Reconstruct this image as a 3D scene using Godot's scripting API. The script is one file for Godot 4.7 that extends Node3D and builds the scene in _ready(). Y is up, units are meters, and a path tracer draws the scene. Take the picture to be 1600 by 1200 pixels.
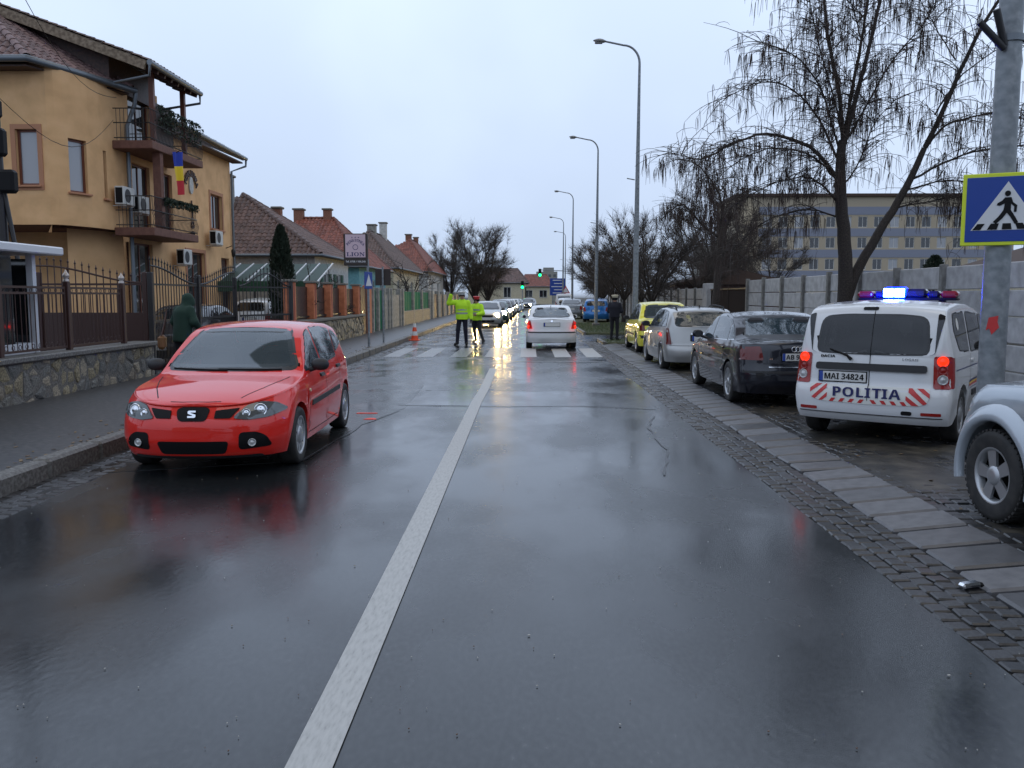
extends Node3D

var M := {}
var taken := {}
var shapes := {}
var wheel_cache := {}
var rng := RandomNumberGenerator.new()

func _ready() -> void:
	rng.seed = 7
	# camera: eye 1.72 m above the road, level with a standing person, turned a little left of the street and down
	var cam := Camera3D.new()
	cam.fov = 2.0 * rad_to_deg(atan(600.0 / 1350.0))
	cam.near = 0.1
	cam.far = 2000.0
	add_child(cam)
	cam.position = Vector3(0, 1.72, 0)
	cam.rotation = Vector3(-atan(137.0 / 1350.0), atan(20.0 / 1350.0), 0)
	var env := Environment.new()
	env.background_mode = Environment.BG_SKY
	var sm := ProceduralSkyMaterial.new()
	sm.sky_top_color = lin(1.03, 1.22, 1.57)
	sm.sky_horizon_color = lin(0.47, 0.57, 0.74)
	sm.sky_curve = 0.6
	sm.ground_bottom_color = lin(0.05, 0.05, 0.055)
	sm.ground_horizon_color = lin(0.3, 0.33, 0.38)
	sm.sun_angle_max = 0.0
	sm.sky_cover = clouds()
	sm.sky_cover_modulate = Color(1, 1, 1, 0.45)
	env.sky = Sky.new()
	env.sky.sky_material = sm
	env.tonemap_mode = Environment.TONE_MAPPER_LINEAR
	env.tonemap_exposure = 1.13
	env.sdfgi_enabled = true
	env.ssao_enabled = true
	env.ssil_enabled = true
	var we := WorldEnvironment.new()
	we.environment = env
	add_child(we)
	var sun := DirectionalLight3D.new()
	sun.name = "overcast_sun"
	sun.light_energy = 0.16
	sun.light_angular_distance = 40.0
	sun.light_color = Color(1.0, 0.97, 0.93)
	sun.shadow_enabled = true
	sun.rotation_degrees = Vector3(-76, 35, 0)
	add_child(sun)

	materials()
	left_materials()
	street()
	boundary()
	guesthouse()
	houses()
	right_side()
	street_things()
	vehicles()
	people()

# soft uneven cloud added to the sky, the same all the way round
func clouds() -> ImageTexture:
	var f := FastNoiseLite.new()
	f.seed = 8
	f.frequency = 0.011
	f.fractal_octaves = 5
	var g := f.get_seamless_image(1024, 512, false, false, 0.3, true)
	g.convert(Image.FORMAT_L8)
	var d := g.get_data()
	var o := PackedByteArray()
	o.resize(d.size() * 4)
	for i in d.size():
		var v := smoothstep(0.3, 0.8, d[i] / 255.0)
		o[i * 4] = int(95 + 20 * v); o[i * 4 + 1] = int(100 + 20 * v); o[i * 4 + 2] = int(108 + 20 * v); o[i * 4 + 3] = int(215 * v)
	return ImageTexture.create_from_image(Image.create_from_data(1024, 512, false, Image.FORMAT_RGBA8, o))

# ------------------------------------------------------------------ helpers
func lin(r: float, g: float, b: float, a := 1.0) -> Color:
	var c := Color(r, g, b).linear_to_srgb()
	c.a = a
	return c

func numbered(called: String) -> String:
	var k: int = taken.get(called, 0)
	taken[called] = k + 1
	return called if k == 0 else "%s_%03d" % [called, k]

func thing(called: String, label: String, category: String, at := Vector3.ZERO, turn := 0.0, group := "") -> Node3D:
	var o := Node3D.new()
	o.name = numbered(called)
	add_child(o)
	o.position = at
	o.rotation.y = turn
	tag(o, label, category, group)
	return o

func tag(o: Node, label: String, category: String, group := "") -> void:
	o.set_meta("label", label)
	o.set_meta("category", category)
	if group:
		o.set_meta("group", group)

func part(parent: Node, called: String, mesh: Mesh, m: Material, xf := Transform3D.IDENTITY) -> MeshInstance3D:
	var o := MeshInstance3D.new()
	o.name = called
	o.mesh = mesh
	o.material_override = null
	if mesh is PrimitiveMesh:
		o.material_override = m
	else:
		for i in mesh.get_surface_count():
			o.set_surface_override_material(i, m)
	o.transform = xf
	parent.add_child(o, true)
	return o

func struct(called: String, mesh: Mesh, m: Material, xf := Transform3D.IDENTITY) -> MeshInstance3D:
	var o := part(self, numbered(called), mesh, m, xf)
	o.set_meta("kind", "structure")
	return o

func stuff(parent: Node, called: String, mesh: Mesh, m: Material, xf := Transform3D.IDENTITY) -> MeshInstance3D:
	var o := part(parent, called, mesh, m, xf)
	o.set_meta("kind", "stuff")
	return o

func many(parent: Node, called: String, mesh: Mesh, m: Material, xs: Array, cols := []) -> MultiMeshInstance3D:
	var mm := MultiMesh.new()
	mm.transform_format = MultiMesh.TRANSFORM_3D
	mm.use_colors = cols.size() > 0
	mm.mesh = mesh
	mm.instance_count = xs.size()
	for i in xs.size():
		mm.set_instance_transform(i, xs[i])
		if cols.size() > 0:
			mm.set_instance_color(i, cols[i])
	var o := MultiMeshInstance3D.new()
	o.name = called
	o.multimesh = mm
	o.material_override = m
	o.set_meta("kind", "stuff")
	parent.add_child(o, true)
	return o

# point on the ground seen at photo pixel (px, py): X to the right of the camera, depth along the street
func W(x: float, y: float, d: float) -> Vector3:
	return Vector3(x, y, -d)

class MB:
	var v := PackedVector3Array()
	var n := PackedVector3Array()
	var c := PackedColorArray()
	var uv := PackedVector2Array()
	var col = null
	func _a(p: Vector3, nn: Vector3) -> void:
		v.append(p)
		n.append(nn)
		if col != null:
			c.append(col)
	func t(a: Vector3, b: Vector3, d: Vector3) -> void:
		var nn := (d - a).cross(b - a).normalized()
		_a(a, nn); _a(b, nn); _a(d, nn)
	func to(a: Vector3, b: Vector3, d: Vector3, out: Vector3) -> void:
		if (d - a).cross(b - a).dot(out) >= 0.0:
			t(a, b, d)
		else:
			t(a, d, b)
	func qo(a: Vector3, b: Vector3, d: Vector3, e: Vector3, out: Vector3) -> void:
		to(a, b, d, out)
		to(a, d, e, out)
	func tn(a: Vector3, b: Vector3, d: Vector3, na: Vector3, nb: Vector3, nd: Vector3) -> void:
		if (d - a).cross(b - a).dot(na + nb + nd) >= 0.0:
			_a(a, na); _a(b, nb); _a(d, nd)
		else:
			_a(a, na); _a(d, nd); _a(b, nb)
	func box(ctr: Vector3, size: Vector3, basis := Basis.IDENTITY) -> MB:
		var h := size * 0.5
		for ax in 3:
			for s in [-1.0, 1.0]:
				var o := Vector3.ZERO; o[ax] = s
				var i1 := (ax + 1) % 3
				var i2 := (ax + 2) % 3
				var p := []
				for k in [[-1, -1], [1, -1], [1, 1], [-1, 1]]:
					var w := Vector3.ZERO
					w[ax] = s * h[ax]; w[i1] = k[0] * h[i1]; w[i2] = k[1] * h[i2]
					p.append(ctr + basis * w)
				qo(p[0], p[1], p[2], p[3], basis * o)
		return self
	func bbox(lo: Vector3, hi: Vector3) -> MB:
		return box((lo + hi) * 0.5, (hi - lo).abs())
	func cbox(ctr: Vector3, size: Vector3, bv: float, basis := Basis.IDENTITY) -> MB:
		var h := size * 0.5
		bv = minf(bv, minf(h.x, minf(h.y, h.z)) * 0.95)
		var P := func(sx: float, sy: float, sz: float, ax: int) -> Vector3:
			var s := Vector3(sx, sy, sz)
			var w := Vector3(s.x * (h.x - bv), s.y * (h.y - bv), s.z * (h.z - bv))
			w[ax] = s[ax] * h[ax]
			return ctr + basis * w
		for ax in 3:
			var i1 := (ax + 1) % 3
			var i2 := (ax + 2) % 3
			for s in [-1.0, 1.0]:
				var q := []
				for k in [[-1, -1], [1, -1], [1, 1], [-1, 1]]:
					var w := Vector3.ZERO
					w[ax] = s; w[i1] = k[0]; w[i2] = k[1]
					q.append(P.call(w.x, w.y, w.z, ax))
				var o := Vector3.ZERO; o[ax] = s
				qo(q[0], q[1], q[2], q[3], basis * o)
			for s1 in [-1.0, 1.0]:
				for s2 in [-1.0, 1.0]:
					var a := Vector3.ZERO; a[i1] = s1; a[i2] = s2; a[ax] = -1
					var b := a; b[ax] = 1
					var o2 := Vector3.ZERO; o2[i1] = s1; o2[i2] = s2
					qo(P.call(a.x, a.y, a.z, i1), P.call(b.x, b.y, b.z, i1), P.call(b.x, b.y, b.z, i2), P.call(a.x, a.y, a.z, i2), basis * o2)
		for sx in [-1.0, 1.0]:
			for sy in [-1.0, 1.0]:
				for sz in [-1.0, 1.0]:
					to(P.call(sx, sy, sz, 0), P.call(sx, sy, sz, 1), P.call(sx, sy, sz, 2), basis * Vector3(sx, sy, sz))
		return self
	func tube(pts: Array, radii: Array, sides := 8, caps := true) -> MB:
		var rings := []
		var nrm := []
		var prev := Vector3.ZERO
		for i in pts.size():
			var d: Vector3 = (pts[mini(i + 1, pts.size() - 1)] - pts[maxi(i - 1, 0)]).normalized()
			var u := prev
			if i == 0:
				u = d.cross(Vector3.UP if absf(d.y) < 0.9 else Vector3.RIGHT)
			u = (u - d * u.dot(d)).normalized()
			prev = u
			var w := d.cross(u)
			var ring := PackedVector3Array()
			var rn := PackedVector3Array()
			for k in sides:
				var a := TAU * k / sides
				var o := u * cos(a) + w * sin(a)
				ring.append(pts[i] + o * float(radii[i]))
				rn.append(o)
			rings.append(ring)
			nrm.append(rn)
		for i in pts.size() - 1:
			for k in sides:
				var k2 := (k + 1) % sides
				tn(rings[i][k], rings[i + 1][k], rings[i + 1][k2], nrm[i][k], nrm[i + 1][k], nrm[i + 1][k2])
				tn(rings[i][k], rings[i + 1][k2], rings[i][k2], nrm[i][k], nrm[i + 1][k2], nrm[i][k2])
		if caps:
			for e in [0, pts.size() - 1]:
				var d2: Vector3 = (pts[0] - pts[1]) if e == 0 else (pts[-1] - pts[-2])
				for k in range(1, sides - 1):
					to(rings[e][0], rings[e][k], rings[e][k + 1], d2)
		return self
	# profile of (radius, height) turned round the y axis of xf
	func lathe(prof: Array, segs := 16, xf := Transform3D.IDENTITY, smooth := true) -> MB:
		var pn := []
		for i in prof.size():
			var a: Vector2 = prof[maxi(i - 1, 0)]
			var b: Vector2 = prof[mini(i + 1, prof.size() - 1)]
			var d := (b - a).normalized()
			pn.append(Vector2(d.y, -d.x))
		for i in prof.size() - 1:
			var p0: Vector2 = prof[i]
			var p1: Vector2 = prof[i + 1]
			var fd := (p1 - p0).normalized()
			var fn := Vector2(fd.y, -fd.x)
			var n0: Vector2 = pn[i] if smooth else fn
			var n1: Vector2 = pn[i + 1] if smooth else fn
			for k in segs:
				var a0 := TAU * k / segs
				var a1 := TAU * (k + 1) / segs
				var q := []
				var w := []
				for e in [[p0, n0, a0], [p1, n1, a0], [p1, n1, a1], [p0, n0, a1]]:
					q.append(xf * Vector3(e[0].x * cos(e[2]), e[0].y, e[0].x * sin(e[2])))
					w.append((xf.basis * Vector3(e[1].x * cos(e[2]), e[1].y, e[1].x * sin(e[2]))).normalized())
				if p1.x > 1e-5:
					tn(q[0], q[1], q[2], w[0], w[1], w[2])
				if p0.x > 1e-5:
					tn(q[0], q[2], q[3], w[0], w[2], w[3])
		return self
	# flat outline in the xy plane of xf, from z0 to z1
	func prism(poly: PackedVector2Array, z0: float, z1: float, xf := Transform3D.IDENTITY) -> MB:
		var idx := Geometry2D.triangulate_polygon(poly)
		var fz := xf.basis.z
		for i in range(0, idx.size(), 3):
			var a := poly[idx[i]]; var b := poly[idx[i + 1]]; var d := poly[idx[i + 2]]
			to(xf * Vector3(a.x, a.y, z1), xf * Vector3(b.x, b.y, z1), xf * Vector3(d.x, d.y, z1), fz * signf(z1 - z0))
			to(xf * Vector3(a.x, a.y, z0), xf * Vector3(b.x, b.y, z0), xf * Vector3(d.x, d.y, z0), -fz * signf(z1 - z0))
		var cw := -1.0 if Geometry2D.is_polygon_clockwise(poly) else 1.0
		for i in poly.size():
			var a2 := poly[i]; var b2 := poly[(i + 1) % poly.size()]
			var e := b2 - a2
			var out := xf.basis * (Vector3(e.y, -e.x, 0) * cw)
			qo(xf * Vector3(a2.x, a2.y, z0), xf * Vector3(b2.x, b2.y, z0), xf * Vector3(b2.x, b2.y, z1), xf * Vector3(a2.x, a2.y, z1), out)
		return self
	# rows of points with smooth normals; sgn turns the normals
	func grid(P: Array, sgn := 1.0, gone := {}) -> MB:
		var R := P.size()
		var C: int = P[0].size()
		var N := []
		for i in R:
			var row := PackedVector3Array()
			row.resize(C)
			N.append(row)
		for i in R - 1:
			for j in C - 1:
				var a: Vector3 = P[i][j]; var b: Vector3 = P[i + 1][j]; var d: Vector3 = P[i + 1][j + 1]; var e: Vector3 = P[i][j + 1]
				var f := (d - a).cross(e - b) * sgn
				if f.length_squared() < 1e-16:
					continue
				f = f.normalized() * sqrt(f.length())
				N[i][j] += f; N[i + 1][j] += f; N[i + 1][j + 1] += f; N[i][j + 1] += f
		for i in R:
			for j in C:
				N[i][j] = N[i][j].normalized() if N[i][j].length_squared() > 1e-20 else Vector3.UP
		for i in R - 1:
			for j in C - 1:
				if gone.has(Vector2i(i, j)):
					continue
				var a2: Vector3 = P[i][j]; var b2: Vector3 = P[i + 1][j]; var d2: Vector3 = P[i + 1][j + 1]; var e2: Vector3 = P[i][j + 1]
				if (d2 - a2).cross(b2 - a2).length_squared() > 1e-14:
					tn(a2, b2, d2, N[i][j], N[i + 1][j], N[i + 1][j + 1])
				if (d2 - a2).cross(e2 - a2).length_squared() > 1e-14:
					tn(a2, d2, e2, N[i][j], N[i + 1][j + 1], N[i][j + 1])
		return self
	func disc(ctr: Vector3, nn: Vector3, r: float, segs := 16) -> MB:
		var u := nn.cross(Vector3.UP if absf(nn.y) < 0.9 else Vector3.RIGHT).normalized()
		var w := nn.cross(u).normalized()
		for k in segs:
			var a := TAU * k / segs
			var b := TAU * (k + 1) / segs
			to(ctr, ctr + (u * cos(a) + w * sin(a)) * r, ctr + (u * cos(b) + w * sin(b)) * r, nn)
		return self
	func add(m: Mesh, xf := Transform3D.IDENTITY) -> MB:
		for s in m.get_surface_count():
			var ar := m.surface_get_arrays(s)
			var vv: PackedVector3Array = ar[Mesh.ARRAY_VERTEX]
			var nn: PackedVector3Array = ar[Mesh.ARRAY_NORMAL]
			var id = ar[Mesh.ARRAY_INDEX]
			var cnt: int = id.size() if id != null else vv.size()
			for i in cnt:
				var k: int = id[i] if id != null else i
				_a(xf * vv[k], (xf.basis * nn[k]).normalized())
		return self
	func done() -> ArrayMesh:
		var ar := []
		ar.resize(Mesh.ARRAY_MAX)
		ar[Mesh.ARRAY_VERTEX] = v
		ar[Mesh.ARRAY_NORMAL] = n
		if c.size() == v.size() and c.size() > 0:
			ar[Mesh.ARRAY_COLOR] = c
		if uv.size() == v.size() and uv.size() > 0:
			ar[Mesh.ARRAY_TEX_UV] = uv
		var m := ArrayMesh.new()
		if v.size() > 0:
			m.add_surface_from_arrays(Mesh.PRIMITIVE_TRIANGLES, ar)
		return m

func interp(t: Array, x: float) -> float:
	if x <= t[0][0]:
		return t[0][1]
	for i in range(1, t.size()):
		if x <= t[i][0]:
			return lerpf(t[i - 1][1], t[i][1], (x - t[i - 1][0]) / (t[i][0] - t[i - 1][0]))
	return t[-1][1]

func text_mesh(s: String, height: float, depth: float, font_name := "Droid Sans", bold := true) -> Mesh:
	var f := SystemFont.new()
	f.font_names = PackedStringArray([font_name])
	f.font_weight = 700 if bold else 400
	var tm := TextMesh.new()
	tm.text = s
	tm.font = f
	tm.font_size = 32
	tm.pixel_size = height / 23.0
	tm.depth = depth
	tm.curve_step = 1.0
	return tm

func polyline(pts: Array) -> PackedVector2Array:
	var r := PackedVector2Array()
	for p in pts:
		r.append(Vector2(p[0], p[1]))
	return r

# corners of an outline rounded
func rounded(pts: Array, rad: float, steps := 4) -> PackedVector2Array:
	var r := PackedVector2Array()
	var n := pts.size()
	for i in n:
		var a := Vector2(pts[(i + n - 1) % n][0], pts[(i + n - 1) % n][1])
		var b := Vector2(pts[i][0], pts[i][1])
		var c := Vector2(pts[(i + 1) % n][0], pts[(i + 1) % n][1])
		var k := minf(rad, minf(a.distance_to(b), b.distance_to(c)) * 0.45)
		var p := b + (a - b).normalized() * k
		var q := b + (c - b).normalized() * k
		for s in steps + 1:
			var t := float(s) / steps
			r.append(p.lerp(b, t).lerp(b.lerp(q, t), t))
	return r

func ellipse(cx: float, cy: float, rx: float, ry: float, segs := 18) -> PackedVector2Array:
	var r := PackedVector2Array()
	for i in segs:
		r.append(Vector2(cx + rx * cos(TAU * i / segs), cy + ry * sin(TAU * i / segs)))
	return r

func std(albedo: Color, rough: float, metal := 0.0, spec := 0.5) -> StandardMaterial3D:
	var m := StandardMaterial3D.new()
	m.albedo_color = albedo
	m.roughness = rough
	m.metallic = metal
	m.metallic_specular = spec
	return m

func coat(albedo: Color, rough := 0.35, metal := 0.0) -> StandardMaterial3D:
	var m := std(albedo, rough, metal)
	m.metallic_specular = 0.25
	m.clearcoat_enabled = true
	m.clearcoat = 1.0
	m.clearcoat_roughness = 0.03
	return m

func pane(albedo: Color, alpha: float) -> StandardMaterial3D:
	var m := std(albedo, 0.03)
	m.transparency = BaseMaterial3D.TRANSPARENCY_ALPHA
	m.albedo_color.a = alpha
	return m

func glow(color: Color, energy: float, albedo := Color(0.5, 0.5, 0.5)) -> StandardMaterial3D:
	var m := std(albedo, 0.3)
	m.emission_enabled = true
	m.emission = color
	m.emission_energy_multiplier = energy
	return m

# tiling noise picture: colours from a ramp of [position, linear colour]
func noise_tex(seed_: int, freq: float, ramp: Array, octaves := 4, size := 512, kind := FastNoiseLite.TYPE_SIMPLEX_SMOOTH) -> NoiseTexture2D:
	var f := FastNoiseLite.new()
	f.seed = seed_
	f.noise_type = kind
	f.frequency = freq
	f.fractal_octaves = octaves
	var g := Gradient.new()
	var off := PackedFloat32Array()
	var col := PackedColorArray()
	for r in ramp:
		off.append(r[0])
		col.append((r[1] as Color).linear_to_srgb())
	g.offsets = off
	g.colors = col
	var t := NoiseTexture2D.new()
	t.width = size
	t.height = size
	t.seamless = true
	t.seamless_blend_skirt = 0.15
	t.noise = f
	t.color_ramp = g
	return t

# grey picture for roughness or relief
func grey_tex(seed_: int, freq: float, lo: float, hi: float, octaves := 4, size := 512) -> NoiseTexture2D:
	return noise_tex(seed_, freq, [[0.0, Color(lo, lo, lo).srgb_to_linear()], [1.0, Color(hi, hi, hi).srgb_to_linear()]], octaves, size)

func tri(m: StandardMaterial3D, scale: float, world := true) -> StandardMaterial3D:
	m.uv1_triplanar = true
	m.uv1_world_triplanar = world
	m.uv1_scale = Vector3(scale, scale, scale)
	return m

func surf(tex: Texture2D, scale: float, rough: float, height: Texture2D = null, relief := 0.0, world := true) -> StandardMaterial3D:
	var m := std(Color.WHITE, rough)
	m.albedo_texture = tex
	if height != null:
		m.heightmap_enabled = true
		m.heightmap_texture = height
		m.heightmap_scale = relief
	return tri(m, scale, world)
# ------------------------------------------------------------------ materials (linear base colours through lin())
func materials() -> void:
	M.black = std(lin(0.007, 0.007, 0.008), 0.6, 0.0, 0.3)
	M.rubber = std(lin(0.015, 0.015, 0.016), 0.35)
	M.trim = std(lin(0.022, 0.022, 0.024), 0.55)
	M.tyre = surf(noise_tex(3, 0.02, [[0.3, Color(0.014, 0.014, 0.014)], [0.7, Color(0.03, 0.028, 0.026)]], 3, 128), 2.0, 0.75, null, 0.0, false)
	M.rim = std(lin(0.42, 0.43, 0.44), 0.38, 0.75)
	M.chrome = std(lin(0.75, 0.76, 0.78), 0.12, 1.0)
	M.mirror = std(lin(0.03, 0.03, 0.035), 0.05, 0.0)  # near-black base stands in for the dark road mirrored in it
	M.glass = std(lin(0.012, 0.015, 0.017), 0.03, 0.0, 0.7)
	M.glass_dark = std(lin(0.006, 0.007, 0.009), 0.03, 0.0, 0.5)
	M.glass_clear = std(lin(0.05, 0.066, 0.072), 0.03, 0.0, 0.7)
	M.glass_green = std(lin(0.06, 0.085, 0.085), 0.03, 0.0, 0.7)
	M.pane = pane(lin(0.04, 0.068, 0.085), 0.55)  # blue base colour stands in for sky mirrored in the glass
	M.pane.metallic_specular = 0.75
	M.pane_tint = pane(lin(0.005, 0.006, 0.008), 0.82)
	M.seat = std(lin(0.03, 0.03, 0.033), 0.9)
	M.lamp_glass = std(lin(0.09, 0.1, 0.105), 0.06, 0.3, 0.6)
	M.lamp_clear_glass = std(lin(0.5, 0.5, 0.5), 0.1, 0.3)
	M.lamp_amber = coat(lin(0.5, 0.12, 0.01))
	M.lamp_amber_clear = coat(lin(0.7, 0.55, 0.35))
	M.red_glass = coat(lin(0.28, 0.012, 0.01), 0.2)
	M.red_glass_dark = coat(lin(0.12, 0.01, 0.01), 0.2)
	M.red_lens = coat(lin(0.22, 0.008, 0.02), 0.2)
	M.blue_lens = coat(lin(0.002, 0.004, 0.04), 0.2)
	M.navy_plastic = coat(lin(0.002, 0.003, 0.014), 0.3)
	M.plate = std(lin(0.62, 0.62, 0.6), 0.4)
	M.blue = std(lin(0.02, 0.06, 0.32), 0.4)
	M.navy = std(lin(0.012, 0.016, 0.1), 0.4)
	M.yellow = std(lin(0.75, 0.45, 0.05), 0.4)
	M.sticker = std(lin(0.66, 0.66, 0.62), 0.4)
	M.sticker_red = std(lin(0.52, 0.03, 0.03), 0.35)
	M.red_paint = coat(lin(0.66, 0.018, 0.011), 0.5)
	M.white_paint = coat(lin(0.66, 0.67, 0.68), 0.45)
	M.dark_paint = coat(lin(0.012, 0.013, 0.02), 0.35, 0.2)
	M.silver_paint = coat(lin(0.42, 0.42, 0.41), 0.42, 0.55)
	M.suv_paint = coat(lin(0.34, 0.38, 0.42), 0.4, 0.45)
	M.suv_cladding = coat(lin(0.4, 0.44, 0.48), 0.45, 0.35)
	M.yellow_paint = coat(lin(0.78, 0.7, 0.07), 0.45)
	M.blue_paint = coat(lin(0.02, 0.15, 0.42), 0.35, 0.4)
	M.grey_paint = coat(lin(0.2, 0.21, 0.22), 0.4, 0.5)
	M.green_paint = coat(lin(0.02, 0.06, 0.05), 0.4, 0.3)
	M.headlight_lit = glow(Color(1.0, 0.85, 0.55), 300.0)
	M.lamp_red_lit = glow(Color(1.0, 0.19, 0.05), 1.3, lin(0.4, 0.02, 0.01))
	M.lamp_red_dim = glow(Color(1.0, 0.06, 0.02), 0.35, lin(0.35, 0.015, 0.01))
	M.blue_lit = glow(Color(0.0, 0.12, 1.0), 6.0, lin(0.01, 0.05, 0.4))
	M.blue_core = glow(Color(0.45, 0.85, 1.0), 18.0, lin(0.4, 0.6, 0.9))
# ------------------------------------------------------------------ cars
# A car body in its own axes: u runs forward along -z from the middle of the wheelbase, x to the right, y up.
class Shape:
	var B := 0.85
	var sill := 0.2
	var F := []
	var R := []
	var lf := 0.5
	var lr := 0.45
	var nf := 2.4
	var nr := 2.6
	var fa := 1.25
	var ra := -1.25
	var arch := 0.34
	var wheel := 0.3
	var tumble := 0.3
	var crown := 0.06
	var bulge := [[0.0, 0.955], [0.35, 1.0], [0.65, 0.995], [0.88, 0.978], [1.0, 0.945]]
	var bt := PackedFloat32Array()
	var tt := PackedFloat32Array()
	var u0 := -2.6
	var du := 0.02
	var barrel := 0.035
	func lerp_t(t: Array, x: float) -> float:
		if x <= t[0][0]:
			return t[0][1]
		for i in range(1, t.size()):
			if x <= t[i][0]:
				return lerpf(t[i - 1][1], t[i][1], (x - t[i - 1][0]) / (t[i][0] - t[i - 1][0]))
		return t[-1][1]
	func table(pts: Array, w: int) -> PackedFloat32Array:
		var p := pts.duplicate()
		if p[0][0] > p[-1][0]:
			p.reverse()
		var cnt := 261
		var a := PackedFloat32Array()
		for i in cnt:
			a.append(lerp_t(p, u0 + i * du))
		for pass_ in 2:
			var b := PackedFloat32Array()
			for i in cnt:
				var s := 0.0
				for k in range(-w, w + 1):
					s += a[clampi(i + k, 0, cnt - 1)]
				b.append(s / (2 * w + 1))
			a = b
		return a
	func look(t: PackedFloat32Array, u: float) -> float:
		var f := clampf((u - u0) / du, 0.0, t.size() - 1.001)
		var i := int(f)
		return lerpf(t[i], t[i + 1], f - i)
	func belt(u: float) -> float:
		return look(bt, u)
	func top(u: float) -> float:
		return maxf(look(tt, u), look(bt, u) + 0.003)
	func base_w(u: float, y: float) -> float:
		var v := clampf((y - sill) / maxf(belt(u) - sill, 0.05), 0.0, 1.0)
		return B * lerp_t(bulge, v) * (1.0 - barrel * pow(absf(u) / 2.0, 2.0))
	func hw(u: float, y: float) -> float:
		var w := base_w(u, y)
		var f := lerp_t(F, y)
		var r := lerp_t(R, y)
		var t := (u - (f - lf)) / lf
		if t > 0.0:
			return 0.0 if t >= 1.0 else w * pow(1.0 - pow(t, nf), 1.0 / nf)
		t = ((r + lr) - u) / lr
		if t > 0.0:
			return 0.0 if t >= 1.0 else w * pow(1.0 - pow(t, nr), 1.0 / nr)
		return w
	func ys(u: float, x: float) -> float:
		var b := belt(u)
		var wb := hw(u, b)
		if wb < 1e-4:
			return b
		var T := top(u)
		var H := T - b
		var cab := smoothstep(0.1, 0.3, H)
		var side := b + (wb - x) / tumble
		var rc := minf(lerpf(H * 0.85, crown, cab), H * 0.85)
		var q := x / wb
		var roof := T - rc * q * q
		var k := minf(lerpf(0.05, 0.1, cab), H * 0.8)
		var h := maxf(k - absf(side - roof), 0.0) / maxf(k, 1e-4)
		return maxf(minf(side, roof) - h * h * k * 0.25, b)
	func inside(u: float, x: float, y: float) -> bool:
		x = absf(x)
		var b := belt(u)
		if y <= b:
			return x < hw(u, y)
		return x < hw(u, b) and y < ys(u, x)
	func arch_y(u: float) -> float:
		var best := sill
		for a in [fa, ra]:
			var d := absf(u - a)
			if d < arch:
				best = maxf(best, wheel + sqrt(arch * arch - d * d))
		return best
	# where a view ray meets the body: "F" front, "B" back (x, y), "L" / "R" sides (u, y), "T" top (u, x)
	func hit(mode: String, p: Vector2, eps: float) -> Vector3:
		var lo := 0.0
		var hi := 1.0
		var dir := Vector3.ZERO
		match mode:
			"F":
				lo = -0.4; hi = 2.7; dir = Vector3(0, 0, -1)
			"B":
				lo = 0.4; hi = -2.7; dir = Vector3(0, 0, 1)
			"L", "R":
				lo = 0.0; hi = 1.3
			"T":
				lo = 0.3; hi = 2.2
		for i in 17:
			var m := (lo + hi) * 0.5
			var ok := false
			match mode:
				"F", "B":
					ok = inside(m, p.x, p.y)
				"L", "R":
					ok = inside(p.x, m, p.y)
				"T":
					ok = inside(p.x, p.y, m)
			if ok:
				lo = m
			else:
				hi = m
		var s := (lo + hi) * 0.5
		match mode:
			"F":
				return Vector3(p.x, p.y, -s - eps)
			"B":
				return Vector3(p.x, p.y, -s + eps)
			"L":
				return Vector3(-s - eps, p.y, -p.x)
			"R":
				return Vector3(s + eps, p.y, -p.x)
		return Vector3(p.y, s + eps, -p.x)
	# outline kept off the edges where the body turns away from this view
	func tuck(mode: String, poly: PackedVector2Array, m := 0.03) -> PackedVector2Array:
		var r := PackedVector2Array()
		for q in poly:
			var p := q
			for i in 60:
				var h := hit(mode, p, 0.0)
				if mode == "L" or mode == "R":
					var b := belt(p.x)
					if p.y < b or absf(h.x) >= hw(p.x, b) - tumble * (p.y - b) - m * 0.7:
						break
					p.y -= 0.01
				else:
					var u := -h.z
					var b2 := belt(u)
					if p.y < b2 or absf(p.x) <= hw(u, b2) - tumble * (p.y - b2) - m:
						break
					p.x *= 0.985
			r.append(p)
		return r

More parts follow.
